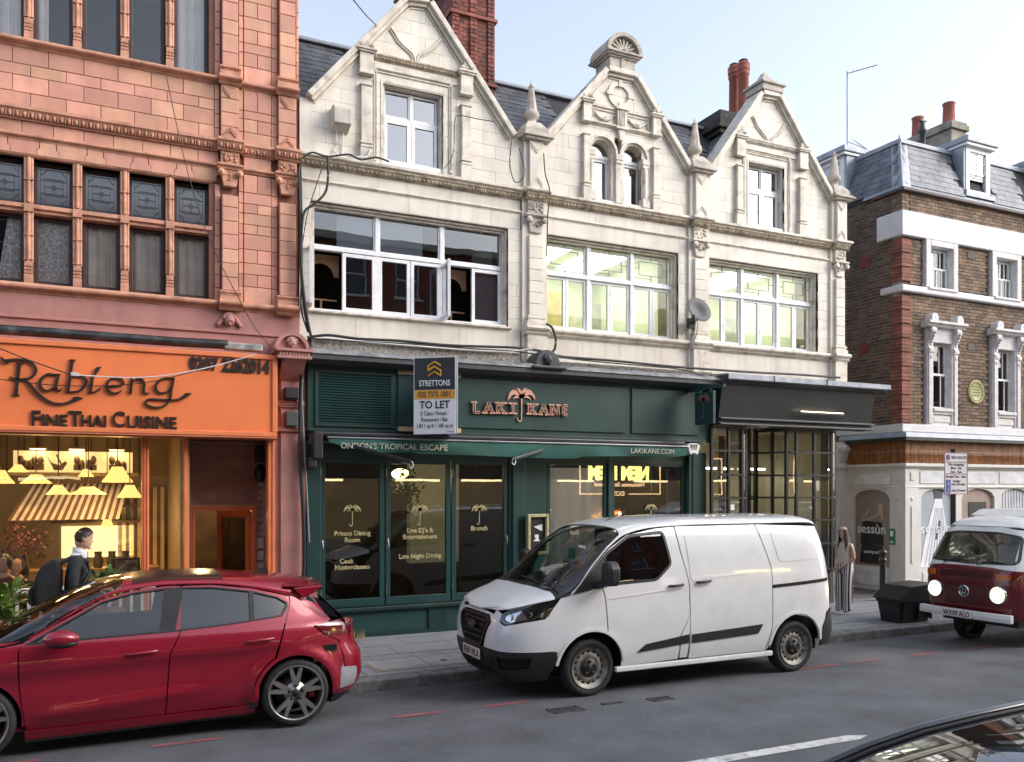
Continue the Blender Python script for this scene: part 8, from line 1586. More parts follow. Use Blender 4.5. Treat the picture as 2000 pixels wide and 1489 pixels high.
panel('sunroof', [(.2, -.7), (1.0, -.7), (1.0, .7), (.2, .7)], [], tp, (0, 0, 1), MATS['lamp_black'], rc, .1, .004)
sp = MB(); vsx = []
for y, zz in ((-.6, -.05), (-.45, -.02), (0, .0), (.45, -.02), (.6, -.05)):
 for x, z in ((1.6, 1.4), (1.8, 1.392), (1.99, 1.365), (1.98, 1.35), (1.75, 1.325)): vsx.append((x-abs(y)*.06, K.yc+y, z+zz))
sp.add(vsx, [(i*5+k, i*5+k+1, (i+1)*5+k+1, (i+1)*5+k) for i in range(4) for k in range(4)], 0, True); sp.build('spoiler', m_rd, rc)
for y in (-.62, .585): MB().prism([(1.66, 1.33), (1.95, 1.345), (1.88, 1.28), (1.76, 1.225)], K.yc+y, K.yc+y+.035).build('spoiler_end', m_rd, rc, .008)
MB().add([(1.86, K.yc-.56, 1.32), (1.86, K.yc+.56, 1.32), (2.17, K.yc+.64, 1.0), (2.17, K.yc-.64, 1.0)], [(0, 1, 2, 3)]).build('rear_screen', g_priv, rc); MB().add([(2.17, K.yc-.64, 1.0), (2.17, K.yc+.64, 1.0), (2.24, K.yc+.6, .8), (2.24, K.yc-.6, .8)], [(0, 1, 2, 3)]).build('tailgate', m_rd, rc)
MB().prism([(1.84, 1.25), (2.0, 1.16), (2.1, 1.02), (1.98, 1.05)], K.yc-.66, K.yc-.655).build('rear_quarter_fin', M('black_gloss', (.015, .015, .017), .1), rc)
MB().prism([(1.35, 1.44), (1.52, 1.43), (1.5, 1.5), (1.44, 1.49)], K.yc-.015, K.yc+.015).build('shark_fin_aerial', m_blackp, rc)
inn = MB(); inn.box(-1.9, 2.1, K.yc-.55, K.yc+.55, .15, .42).box(-.6, 1.95, K.yc-.6, K.yc+.6, .2, .6).box(-1.4, -.66, K.yc-.72, K.yc+.7, .69, .74).box(1.25, 2.07, K.yc-.74, K.yc+.72, .7, .76).box(1.2, 1.28, K.yc-.72, K.yc+.7, .2, .7).box(-.68, -.64, K.yc-.7, K.yc+.7, .2, .9).box(1.5, 2.1, K.yc-.6, K.yc+.6, .6, .95); inn.build('underbody', m_seam, rc)
seat(rc, .25, K.yc-.35, .5, m_cabin); seat(rc, .25, K.yc+.35, .5, m_cabin); seat(rc, 1.15, K.yc-.3, .48, m_cabin); seat(rc, 1.15, K.yc+.3, .48, m_cabin); steering(rc, (-.32, K.yc+.35, .96), .17); MB().prism([(-.9, .95), (-.55, 1.0), (-.4, .95), (-.38, .7), (-.9, .7)], K.yc-.68, K.yc+.68).build('dashboard', m_cabin, rc)
kf = K.face(); panel('front_bumper', [(-.7, .2), (.7, .2), (.7, .7), (-.7, .7)], [], kf, (-1, 0, 0), m_rd, rc, .08)
# camper van
m_cr2 = M('burgundy_paint', (.13, .008, .016), .25, .1, var=.04, coat=.8); m_cw = M('camper_white_paint', (.72, .72, .72), .3, var=.03, coat=.4)
cv = thing('camper_van', 'burgundy and white classic camper van with lit round headlights approaching on the right', 'camper van')
Q = Body(13.7, 8.56, [(.35, .78), (.5, .81), (.8, .83), (1.15, .81), (1.3, .78), (1.7, .69), (1.9, .58), (2.0, .5)], [(.3, 11.74), (.45, 11.6), (.6, 11.55), (.9, 11.53), (1.1, 11.55), (1.22, 11.6), (1.45, 11.72), (1.7, 11.88), (1.85, 12.0), (2.0, 12.2)], [(.3, 15.8), (1.9, 15.6)], [(11.5, 1.62), (11.9, 1.72), (12.2, 1.75), (15.6, 1.75)], [(11.5, 1.64), (11.9, 1.765), (12.1, 1.86), (12.4, 1.91), (15.6, 1.93)], 8, 6)
qf = Q.face(); hx = (-1, 0, 0)
LP = [(-.52, .79), (.5, .79)]
circ = lambda c, r, n=20: [(c[0]+r*math.cos(2*math.pi*k/n), c[1]+r*math.sin(2*math.pi*k/n)) for k in range(n)]
panel('nose_lower', [(-.76, .42), (.76, .42), (.785, .8), (.78, 1.13), (.4, 1.17), (0, 1.18), (-.4, 1.17), (-.78, 1.13), (-.785, .8)], [circ(LP[0], .125), circ(LP[1], .125)], qf, hx, m_cr2, cv, .06)
WSC = roundpoly([(-.69, 1.24), (-.62, 1.62), (-.3, 1.665), (.3, 1.665), (.62, 1.62), (.69, 1.24), (0, 1.215)], .07)
panel('nose_upper', [(-.78, 1.135), (-.4, 1.175), (0, 1.185), (.4, 1.175), (.78, 1.135), (.77, 1.25), (.68, 1.7), (.3, 1.76), (-.3, 1.76), (-.68, 1.7), (-.77, 1.25)], [WSC], qf, hx, m_cw, cv, .06)
panel('windscreen', WSC, [], qf, hx, g_car, cv, .09, -.008, 0)
panel('windscreen_seal', [(x*1.035, 1.44+(z-1.44)*1.06) for x, z in WSC], [WSC], qf, hx, m_blackp, cv, .06, .006)
panel('grille_panel', roundpoly([(-.36, .58), (.36, .58), (.38, .93), (-.38, .93)], .03), [], qf, hx, m_cr2, cv, .08, .008)
for k in range(8): panel('grille_slat', [(-.34, .61+k*.04), (.34, .61+k*.04), (.34, .628+k*.04), (-.34, .628+k*.04)], [], qf, hx, M('burgundy_dark', (.05, .004, .008), .3), cv, .1, .016)
panel('fresh_air_grille', roundpoly([(-.42, 1.0), (.42, 1.0), (.42, 1.1), (-.42, 1.1)], .02), [], qf, hx, M('burgundy_dark', (.05, .004, .008), .3), cv, .08, .006)
for y in (-.58, .58): panel('indicator', roundpoly([(y-.09, 1.0), (y+.09, 1.0), (y+.09, 1.09), (y-.09, 1.09)], .015), [], qf, hx, M('amber_lens', (.45, .1, .01), .2), cv, .05, .02)
e_hl = EMIT('lit_headlamp', (1, .78, .45), 2.2)
for k, c in enumerate(LP):
 p = qf(*c); h = MB().lathe([(.125, .02), (.13, -.025), (.115, -.03), (.11, -.01)], p, 24, ax='x').build('headlight', m_cr2 if False else m_chrome, cv, 0, False); MB().lathe([(0, -.035), (.05, -.03), (.108, -.012), (.11, .02)], p, 24, ax='x').build('lens', e_hl, h, 0, False)
 ld = bpy.data.lights.new('headlight_beam', 'SPOT'); ld.energy = 5; ld.spot_size = R(70); ld.color = (1, .8, .5); ld.shadow_soft_size = .08; lo = link(bpy.data.objects.new('headlight_beam', ld), h); lo.location = (p[0]-.06, p[1], p[2]); lo.rotation_euler = Vector((-1, .05, -.12)).to_track_quat('-Z', 'Y').to_euler()
MB().lathe([(.07, -.012), (.085, -.02), (.09, 0)], (11.515, 8.56, .8), 20, ax='x').build('badge_ring', m_chrome, cv, 0, False); bd = MB(); 
for a, b in (((-.05, .04), (-.02, -.05)), ((-.02, -.05), (0, 0)), ((0, 0), (.02, -.05)), ((.02, -.05), (.05, .04)), ((-.03, .07), (0, .02)), ((0, .02), (.03, .07))): bd.rod((11.5, 8.56+a[0], .8+a[1]), (11.5, 8.56+b[0], .8+b[1]), .014)
bd.build('badge', m_chrome, cv)
bm_ = []; 
for k in range(13):
 y = -.76+1.48*k/12; bm_.append((11.47+.12*abs(y)**4, 8.56+y, .47))
b_ = MB(); ring = [(-.045, -.06), (-.055, 0), (-.045, .06), (.02, .06), (.02, -.06)]; vsx = [(p[0]+a, p[1], p[2]+c) for p in bm_ for a, c in ring]; b_.add(vsx, [(i*5+k, i*5+(k+1) % 5, (i+1)*5+(k+1) % 5, (i+1)*5+k) for i in range(12) for k in range(5)]+[(0, 1, 2, 3, 4), (64, 63, 62, 61, 60)]); b_.build('bumper', m_cw, cv, .012); plate(cv, 'WX09 ALO', 11.395, 8.6, .47, .5, .11)
for sg in (-1, 1):
 fn = Q.side(sg); ht = (0, sg, 0)
 panel('side_lower', [(12.0, .36), (12.12, .36)]+arcpts(12.5, .33, .38, 175, 5, 12)+[(15.4, .4), (15.5, 1.13), (11.95, 1.13), (11.85, .8)], [], fn, ht, m_cr2, cv, .12); panel('side_upper', [(11.95, 1.135), (15.5, 1.135), (15.5, 1.75), (12.1, 1.72)], [[(12.2, 1.22), (12.95, 1.22), (12.95, 1.62), (12.32, 1.6)]], fn, ht, m_cw, cv, .12); panel('window', [(12.2, 1.22), (12.95, 1.22), (12.95, 1.62), (12.32, 1.6)], [], fn, ht, g_car, cv, .15, -.01, 0)
 cf = Q.corner(sg); F = lambda y, z: (Q.th_y(y, z), z); T = lambda x, z: (Q.th_x(x, z), z)
 panel('corner_lower', [F(.74, .42), T(12.0, .4), T(11.86, .8), T(11.96, 1.13), F(.72, 1.14), F(.75, .8)], [], cf, (-.7, sg*.7, 0), m_cr2, cv, .06, -.001); panel('corner_upper', [F(.7, 1.14), T(11.97, 1.135), T(12.12, 1.71), F(.6, 1.72), F(.66, 1.3)], [], cf, (-.7, sg*.7, 0), m_cw, cv, .06, -.001)
 for x in (12.5, 14.9): wheel(cv, (x, Q.yc+sg*.62, .3 if sg < 0 else .22), .32, .17, 'steel', sg)
panel('roof', [(11.92, -.5), (12.0, -1), (15.4, -1), (15.4, 1), (12.0, 1), (11.92, .5), (11.9, 0)], [], Q.top(), (0, 0, 1), m_cw, cv, .12)
MB().box(12.6, 15.4, 8.05, 9.1, 1.9, 2.0).prism([(12.35, 1.9), (12.6, 2.0), (12.6, 1.9)], 8.05, 9.1).build('pop_top', m_cw, cv, .03)
inn = MB(); inn.box(11.85, 15.4, 7.95, 9.17, .3, .7).box(13.4, 13.45, 7.9, 9.2, .7, 1.7); inn.build('chassis', m_cabin, cv); B('dashboard', cv, m_cabin, 11.75, 11.95, 7.95, 9.17, 1.05, 1.22, .03); seat(cv, 12.6, 8.2, .75, M('grey_vinyl', (.2, .2, .22), .6)); seat(cv, 12.6, 8.95, .75, M('pale_vinyl', (.5, .5, .5), .6)); steering(cv, (12.1, 8.95, 1.25), .2)
for y in (8.3, 8.85): MB().tube([(11.57, y+.1, 1.2), (11.6, y-.05, 1.26), (11.62, y-.3, 1.25)], .008, 5).build('wiper', m_blackp, cv)
# dark car in the foreground
m_dk = M('black_car_paint', (.012, .012, .014), .18, var=0, coat=1.)
fc = thing('dark_car', 'black car roof and reflecting windscreen at the bottom right corner', 'car'); FP = [(2.2, 2.86, .93), (2.45, 2.75, 1.02), (2.68, 2.67, 1.13), (2.9, 2.6, 1.215), (3.12, 2.53, 1.28), (3.35, 2.46, 1.325), (3.6, 2.42, 1.35), (3.9, 2.4, 1.37), (4.6, 2.4, 1.37)]
yc2 = 1.75; vsx = []; N = 14
for (x, y, z) in FP:
 hw = y-yc2
 for k in range(N+1): q = -1+2*k/N; vsx.append((x-.16*(1-q*q), yc2-hw*q, z+.055*(1-q*q)))
n_ = len(FP); fs = [(i*(N+1)+k, i*(N+1)+k+1, (i+1)*(N+1)+k+1, (i+1)*(N+1)+k) for i in range(n_-1) for k in range(N)]
MB().add(vsx[:(6+1)*(N+1)], [f for f in fs if max(f) < 7*(N+1)], 0, True).build('windscreen', GLASS('dark_screen', (.25, .26, .27), .22, .95), fc, 0, False); MB().add(vsx, [f for f in fs if min(f) >= 6*(N+1)], 0, True).build('roof', m_dk, fc, 0, False)
for sg in (1, -1): MB().tube([(x, yc2+sg*(y-yc2+.012), z+.004) for x, y, z in FP], .028, 8).build('roof_rail', m_dk, fc); MB().tube([(x, yc2+sg*(y-yc2-.025), z+.008) for x, y, z in FP], .012, 6).build('screen_seal', m_blackp, fc)
bd = MB(); bd.prism([(.2, .25), (.15, .6), (.5, .78), (2.2, .95), (4.8, .98), (4.9, .6), (4.85, .25)], .92, 2.6); bd.build('body', m_dk, fc, .05); MB().add([(2.2, 2.7, .95), (4.7, 2.7, .97), (4.6, 2.42, 1.36), (3.4, 2.46, 1.33)], [(0, 1, 2, 3)]).add([(2.2, .82, .95), (4.7, .82, .97), (4.6, 1.1, 1.36), (3.4, 1.06, 1.33)], [(0, 1, 2, 3)]).build('side_glass', g_priv, fc, 0, False); B('cabin', fc, m_cabin, 2.4, 4.7, 1.0, 2.5, .9, .99); MB().tube([(2.3, 2.6, .99), (2.75, 2.2, 1.1), (2.95, 1.7, 1.2)], .012, 5).build('wiper', m_blackp, fc); B('dash_paper', fc, MATS['paper'], 2.9, 3.3, 1.5, 2.2, 1.02, 1.03)
for x in (1.0, 3.9):
 for sg in (-1, 1): wheel(fc, (x, yc2+sg*.75, .27+.0), .31, .2, 'alloy', sg)
# street furniture, plants, cables
m_blk = M('black_street_paint', (.012, .012, .013), .4, var=.2, vs=8, coat=.2)
bo = thing('bollard', 'black cast iron bollard on the pavement in front of the cream corner shop', 'bollard'); bx_, by_ = 14.12, 12.3; pz = pave_z(12.3)
MB().lathe([(.085, 0), (.085, .12), (.075, .14), (.065, .2), (.06, .78)], (bx_, by_, pz), 16).build('shaft', m_blk, bo); MB().lathe([(.06, .78), (.075, .8), (.075, .83), (.06, .85), (.065, .92), (.08, .95), (.075, 1.0), (.04, 1.03), (.0, 1.04)], (bx_, by_, pz), 16).build('cap', m_blk, bo); MB().lathe([(.09, .12), (.1, .14), (.1, .17), (.07, .2)], (bx_, by_, pz), 16).build('ring', m_blk, bo)
# black grit bin lying open on the kerb
gb = thing('grit_bin', 'black plastic bin with slanted lid on the pavement edge by the camper', 'bin'); m_pb = M('black_bin_plastic', (.014, .014, .015), .45, var=.2, vs=5, bump=.1, bs=30); zb0 = pave_z(10.3)
def frus(n_, mat, par, b0, b1, z0, z1, bev=.02): return MB().add([(b0[0], b0[2], z0), (b0[1], b0[2], z0), (b0[1], b0[3], z0), (b0[0], b0[3], z0), (b1[0], b1[2], z1), (b1[1], b1[2], z1), (b1[1], b1[3], z1), (b1[0], b1[3], z1)], [(3, 2, 1, 0), (4, 5, 6, 7), (0, 1, 5, 4), (1, 2, 6, 5), (2, 3, 7, 6), (3, 0, 4, 7)]).build(n_, mat, par, bev)
frus('tub', m_pb, gb, (12.07, 12.75, 10.16, 10.56), (12.02, 12.82, 10.12, 10.6), zb0, zb0+.36)
MB().prism([(12.0, zb0+.34), (12.0, zb0+.4), (12.25, zb0+.6), (12.85, zb0+.63), (12.85, zb0+.34)], 10.1, 10.62).build('hood', m_pb, gb, .03); MB().prism([(11.98, zb0+.385), (12.24, zb0+.595), (12.87, zb0+.63), (12.87, zb0+.66), (12.23, zb0+.625), (11.96, zb0+.41)], 10.08, 10.64).build('lid', m_pb, gb, .012)
for x in (12.05, 12.4, 12.7): B('rib', gb, m_pb, x+.05, x+.08, 10.105, 10.15, zb0+.05, zb0+.34)
# red route sign on a black pole
rr_ = thing('red_route_sign', 'grey parking restriction sign on a black pole in front of the cream corner shop', 'sign'); PYs = 10.35; (xa, za), (xb, zb) = PY(1844, 966, PYs), PY(1889, 885, PYs); xm = (xa+xb)/2
m_rs = M('sign_grey_white', (.55, .53, .55), .5, var=.05); MB().tube([(xm, PYs+.05, pave_z(PYs)), (xm, PYs+.05, zb+.07)], .045, 12).build('pole', m_blk, rr_); B('plate', rr_, m_rs, xa, xb, PYs-.006, PYs+.002, za, zb, .004)
W_, H__ = xb-xa, zb-za; m_rbd = M('sign_dark_red', (.2, .06, .08), .5); m_stx = M('sign_text', (.03, .02, .03), .5); m_sbl = M('sign_blue', (.02, .09, .33), .5)
bd = MB(); t_ = .012
for z in (za, zb-t_, za+H__*.48, za+H__*.765): bd.box(xa, xb, PYs-.01, PYs-.006, z, z+t_)
bd.box(xa, xa+t_, PYs-.01, PYs-.006, za, zb).box(xb-t_, xb, PYs-.01, PYs-.006, za, zb); bd.build('border', m_rbd, rr_)
MB().lathe([(0, 0), (.055, 0)], (xa+W_*.15, PYs-.009, za+H__*.88), 18, ax='y').build('no_stopping_symbol', M('symbol_purple', (.15, .03, .16), .5), rr_, 0, False)
for s, u, v, sz, wd in (('RED ROUTE', .63, .85, .075, .66), ('No stopping', .5, .69, .07, .66), ('Mon - Sat', .5, .6, .07, .46), ('7am - 7pm', .5, .51, .07, .48), ('Except 7am - 4pm', .5, .4, .065, .86), ('loading', .52, .295, .06, .32), ('max 20 mins', .6, .22, .06, .6), ('max 3 hours', .6, .07, .06, .6)): text(s, xa+W_*u, za+H__*v, PYs-.009, sz, m_stx, rr_, .002, .0012, width=W_*wd)
for v in (.19, .03): q = B('blue_symbol', rr_, m_sbl, xa+W_*.06, xa+W_*.26, PYs-.01, PYs-.006, za+H__*v, za+H__*(v+.16)); MB().lathe([(.018, 0), (.026, 0)], (xa+W_*.17, PYs-.012, za+H__*(v+.06)), 10, ax='y').rod((xa+W_*.15, PYs-.012, za+H__*(v+.13)), (xa+W_*.17, PYs-.012, za+H__*(v+.07)), .008).build('pictogram', m_rs, q, 0, False)
# white picket fence and steps rail of the restaurant terrace
m_fw = M('white_fence_paint', (.72, .68, .62), .5, var=.06, vs=6); FY = 11.75
fe = thing('white_fence', 'low white painted picket fence in front of the dining window', 'fence'); z0 = pave_z(FY); B('top_rail', fe, m_fw, -1.3, .7, FY-.03, FY+.05, 1.06, 1.12, .008); B('bottom_rail', fe, m_fw, -1.3, .7, FY-.015, FY+.03, z0+.1, z0+.15, .005)
x = -1.26
while x < .7: B('picket', fe, m_fw, x, x+.036, FY-.02, FY+.02, z0, 1.06, .004); x += .125
st_r = MB(); st_r.rod((-1.35, 11.2, 1.02), (-.75, 10.7, .62), .05); o = st_r.build('stair_rail', m_fw, fe)
for k in range(4): t = k/3; x, y, zt = -1.33+.55*t, 11.18-.45*t, 1.0-.37*t; B('baluster', fe, m_fw, x-.018, x+.018, y-.018, y+.018, pave_z(y), zt, .004)
def leafy(name, lbl, c, h, n, mat, spread, pot=None, lw=.035, ll=.16, seed=1):
 rng = random.Random(seed); t = thing(name, lbl, 'plant'); m = MB(); x, y, z = c
 for k in range(n):
  a = rng.uniform(0, 2*math.pi); e = rng.uniform(.15, 1.35); L = ll*rng.uniform(.7, 1.4); zz = z+h*rng.uniform(.1, .95); r0 = spread*rng.uniform(0, .5); p = Vector((x+r0*math.cos(a), y+r0*math.sin(a), zz)); d = Vector((math.cos(a)*math.cos(e), math.sin(a)*math.cos(e), math.sin(e)))
  s = d.cross(Vector((0, 0, 1))).normalized()*lw*rng.uniform(.7, 1.2); dr = Vector((0, 0, -1))
  q = [p, p+d*L*.4+s, p+d*L*.8+s*.6+dr*L*.1, p+d*L*1.1+dr*L*.3, p+d*L*.8-s*.6+dr*L*.1, p+d*L*.4-s]; m.add([*q, p+d*L*.5+dr*L*.02], [(0, 1, 6), (1, 2, 6), (2, 3, 6), (3, 4, 6), (4, 5, 6), (5, 0, 6)], 0, False)
 m.build('foliage', mat, t, 0, False); s = MB()
 for k in range(4): a = rng.uniform(0, 6.28); s.tube([(x, y, z-.1), (x+spread*.2*math.cos(a), y+spread*.2*math.sin(a), z+h*.5), (x+spread*.4*math.cos(a), y+spread*.4*math.sin(a), z+h*.9)], .008, 5)
 s.build('stem', M('green_stem', (.08, .13, .03), .6), t)
 if pot: MB().lathe([(.0, pot[0]), (pot[1]*.75, pot[0]), (pot[1], pot[2]-.04), (pot[1]*1.08, pot[2]-.04), (pot[1]*1.08, pot[2]), (pot[1]*.9, pot[2]), (0, pot[2]-.03)], (x, y, 0), 18).build('pot', M('brown_pot', (.13, .05, .035), .6, var=.2), t)
 return t
m_lf1 = M('bright_leaf', (.12, .2, .035), .5, var=.35, vs=8, rnd=.3); m_lf2 = M('mid_leaf', (.07, .15, .03), .5, var=.35, vs=9, rnd=.3)
x, z = PY(12, 1200, 10.75); leafy('potted_plant', 'large leafy plant in a brown pot at the left edge before the fence', (x, 10.75, .72), .55, 85, m_lf1, .22, (pave_z(10.75), .2, .72), .04, .2, 3)
x, z = PY(205, 1150, 11.55); leafy('terrace_plant', 'bushy green plant with yellow flowers right of the walking man', (x, 11.5, .85), .45, 130, m_lf2, .38, (pave_z(11.5), .22, .85), .03, .14, 5)
m = MB()
for k in range(16): a = random.uniform(0, 6.28); m.sphere((x+.25*math.cos(a)*random.random(), 11.4+.15*math.sin(a), 1.0+random.uniform(0, .25)), .022, 6)
m.build('blossom', M('yellow_flower', (.7, .5, .06), .6), bpy.data.objects['terrace_plant'], 0, False)
# weeds at the foot of the bar front
wd_ = thing('weeds', 'dry weeds growing at the foot of the green bar front behind the red hatchback', 'weeds'); m = MB()
for _ in range(60):
 x, y = random.uniform(3.1, 3.5), random.uniform(12.5, 12.6); h = random.uniform(.05, .18); p = Vector((x, y, pave_z(y))); e = p+Vector((random.uniform(-.06, .06), random.uniform(-.05, .02), h)); m.add([p+Vector((-.006, 0, 0)), p+Vector((.006, 0, 0)), e], [(0, 1, 2)])
m.build('stalks', M('dry_stalk', (.3, .24, .12), .8), wd_, 0, False)
# cables
m_cab = M('black_cable', (.014, .014, .015), .5, var=.1); m_cabw = M('white_cable', (.6, .6, .58), .6)
def cable(lbl, pts, r, mat=m_cab, group='loose cables on the facades'):
 d = []; P = [Vector(p) for p in pts]
 for i in range(len(P)-1):
  p0, p1, p2, p3 = P[max(i-1, 0)], P[i], P[i+1], P[min(i+2, len(P)-1)]
  for k in range(6): t = k/6; d.append(.5*(2*p1+(p2-p0)*t+(2*p0-5*p1+4*p2-p3)*t*t+(3*p1-p0-3*p2+p3)*t**3))
 d.append(P[-1]); o = MB().tube(d, r, 6).build('cable', mat); return tag(o, lbl, 'cable', group)
def C_on(Y, *px): return [(PY(x, y, Y)[0], Y, PY(x, y, Y)[1]) for x, y in px]
cable('thick black cable looping from the cornice down the left edge of the cream building', C_on(12.5, (640, 305), (641, 340), (636, 375), (615, 398), (596, 412), (590, 440), (588, 500), (592, 560), (600, 620), (607, 655)), .02)
cable('thin black cable slanting beside the thick loop at the cream corner', C_on(12.5, (632, 320), (615, 370), (600, 420), (590, 480)), .008)
cable('black cable running straight down the joint between terracotta and cream', C_on(12.55, (584, 330), (586, 420), (587, 520), (594, 600), (603, 650)), .018)
cable('second black cable bunched on the joint between the two buildings', C_on(12.56, (587, 310), (589, 400), (590, 520), (588, 600), (601, 648)), .012)
cable('main black cable sagging along the lead flashing above the bar', C_on(12.38, (600, 660), (640, 655), (700, 662), (780, 666), (880, 675), (1000, 679), (1045, 684), (1075, 690), (1100, 697), (1200, 705), (1300, 715), (1390, 722), (1480, 728), (1560, 732), (1640, 738)), .022)
cable('thinner black cable under the main cable along the flashing', C_on(12.36, (612, 662), (700, 667), (800, 672), (900, 680), (1000, 686), (1060, 694), (1150, 705), (1260, 715), (1330, 722), (1375, 735)), .012)
cable('white cable sagging along the flashing left of the corbel', C_on(12.36, (630, 660), (760, 672), (900, 683), (990, 687), (1030, 682), (1040, 684)), .012, m_cabw)
cable('bundle of cables dropping beside the mauve pilaster to the pavement', C_on(12.45, (608, 655), (598, 680), (590, 720), (587, 780), (586, 850), (588, 930), (592, 1000), (594, 1080), (592, 1160)), .03)
cable('grey cable twisting down next to the bar louvre', C_on(12.44, (604, 662), (594, 700), (590, 760), (592, 830), (596, 900), (600, 980), (604, 1060)), .014, M('grey_wire', (.22, .22, .23), .5))
cable('black cable loop hanging from the second bay sill', C_on(12.4, (1067, 633), (1078, 640), (1085, 660), (1084, 680), (1077, 690)), .02)
cable('thin black cable down the wall between first and second bays', C_on(12.5, (1062, 300), (1065, 340), (1074, 375), (1070, 420), (1068, 500)), .01)
cable('cable loop on the stained pier below the first finial', C_on(12.5, (1000, 270), (996, 320), (1005, 355), (1020, 350), (1024, 330), (1014, 290)), .008)
cable('thin cable crossing the right half of the first gable', C_on(12.6, (868, 330), (885, 300), (888, 240), (895, 226), (930, 232), (965, 238)), .007)
cable('black cables along the cornice of the left bay', C_on(12.55, (592, 308), (610, 298), (640, 306), (680, 302), (705, 312), (735, 308), (760, 316)), .014)
cable('telephone wire sagging across the orange sign from the left', C_on(12.1, (0, 681), (60, 705), (135, 731)), .008)
cable('white cable draped from the orange sign to the pilaster', C_on(12.12, (150, 733), (250, 738), (330, 733), (420, 715), (500, 692)), .009, m_cabw)
cable('lower wire sagging across the painted restaurant lettering', C_on(12.13, (0, 741), (100, 752), (200, 754), (300, 745), (400, 720)), .006)
cable('thin wire slanting down over the terracotta windows to the pilaster', C_on(12.2, (325, 150), (365, 330), (410, 470), (470, 590), (505, 650), (560, 710)), .006)
cable('overhead wire crossing the sky left of the first gable', [(*PY(690, 0, 9)[:1], 9, PY(690, 0, 9)[1]), (PY(715, 30, 11)[0], 11, PY(715, 30, 11)[1]), (PY(737, 52, 12.8)[0], 12.8, PY(737, 52, 12.8)[1])], .008)
bxx = MB().box(0, .09, 0, .06, 0, .05).build('wire_junction', m_cabw, None, .01); bxx.location = (PY(138, 735, 12.1)[0], 12.08, PY(138, 735, 12.1)[1]); tag(bxx, 'small white wire junction hanging in front of the orange sign', 'junction box')
# people
def skin_mesh(name, joints, bones, root, sub=2):
 me = bpy.data.meshes.new(name); names = list(joints); me.from_pydata([joints[n][:3] for n in names], [(names.index(a), names.index(b)) for a, b in bones], [])
 o = bpy.data.objects.new(name, me); col.objects.link(o); o.modifiers.new('skin', 'SKIN').use_smooth_shade = True
 sv = me.skin_vertices[0].data if me.skin_vertices else None
 if sv is None:
  bpy.context.view_layer.objects.active = o; bm = bmesh.new(); bm.from_mesh(me); bm.verts.layers.skin.verify(); bm.to_mesh(me); bm.free(); sv = me.skin_vertices[0].data
 for i, n in enumerate(names):
  r = joints[n][3]; sv[i].radius = r if isinstance(r, tuple) else (r, r); sv[i].use_root = (n == root)
 s = o.modifiers.new('sub', 'SUBSURF'); s.levels = sub; s.render_levels = sub
 dg = bpy.context.evaluated_depsgraph_get(); ev = o.evaluated_get(dg); out = bpy.data.meshes.new_from_object(ev, depsgraph=dg); bpy.data.objects.remove(o); return out
def finish(me, name, parent, mats, pick):
 me.materials.clear()
 for m in mats: me.materials.append(m)
 for p in me.polygons: p.use_smooth = True; p.material_index = pick(p.center)
 me.name = name; return link(bpy.data.objects.new(name, me), parent)
def hand(parent, base, fwd, side, s, mat, curl=.5, name='hand'):
 base, f, sd = Vector(base), Vector(fwd).normalized(), Vector(side).normalized(); up = f.cross(sd).normalized(); J = {'w': (*base, .022*s), 'p': (*(base+f*.05*s), (.034*s, .016*s))}; bn = [('w', 'p')]; m = MB()
 o = MB(); palm = [base+f*t*s+sd*u*s for t, u in ((0, -.025), (0, .025), (.085, .038), (.085, -.038))]; o.add([p+up*.012*s for p in palm]+[p-up*.012*s for p in palm], [(0, 1, 2, 3), (7, 6, 5, 4), (0, 4, 5, 1), (1, 5, 6, 2), (2, 6, 7, 3), (3, 7, 4, 0)], 0, True)
 for k, (u, L) in enumerate(((-.03, .065), (-.01, .078), (.011, .074), (.031, .058))):
  p = base+f*.08*s+sd*u*s; d = f.copy(); pts = [p]
  for q in range(3): d = (d+up*-curl*.55).normalized(); p = p+d*L*s/2.6; pts.append(p)
  o.tube(pts, [.0095*s, .009*s, .0085*s, .006*s], 6)
 th = base+f*.03*s-sd*.028*s; o.tube([th, th+(f*.5-sd*.7-up*.25)*.04*s, th+(f*1.1-sd*.8-up*.5)*.055*s], [.012*s, .011*s, .007*s], 6); return o.build(name, mat, parent)
m_skin = M('skin', (.5, .3, .22), .55, var=.08, vs=12); m_hair = M('brown_hair', (.03, .018, .012), .5, var=.3, vs=30); m_lip = M('lips', (.35, .12, .1), .5); m_eye = M('eye_white', (.6, .58, .55), .3); m_iris = M('iris', (.03, .02, .015), .2)
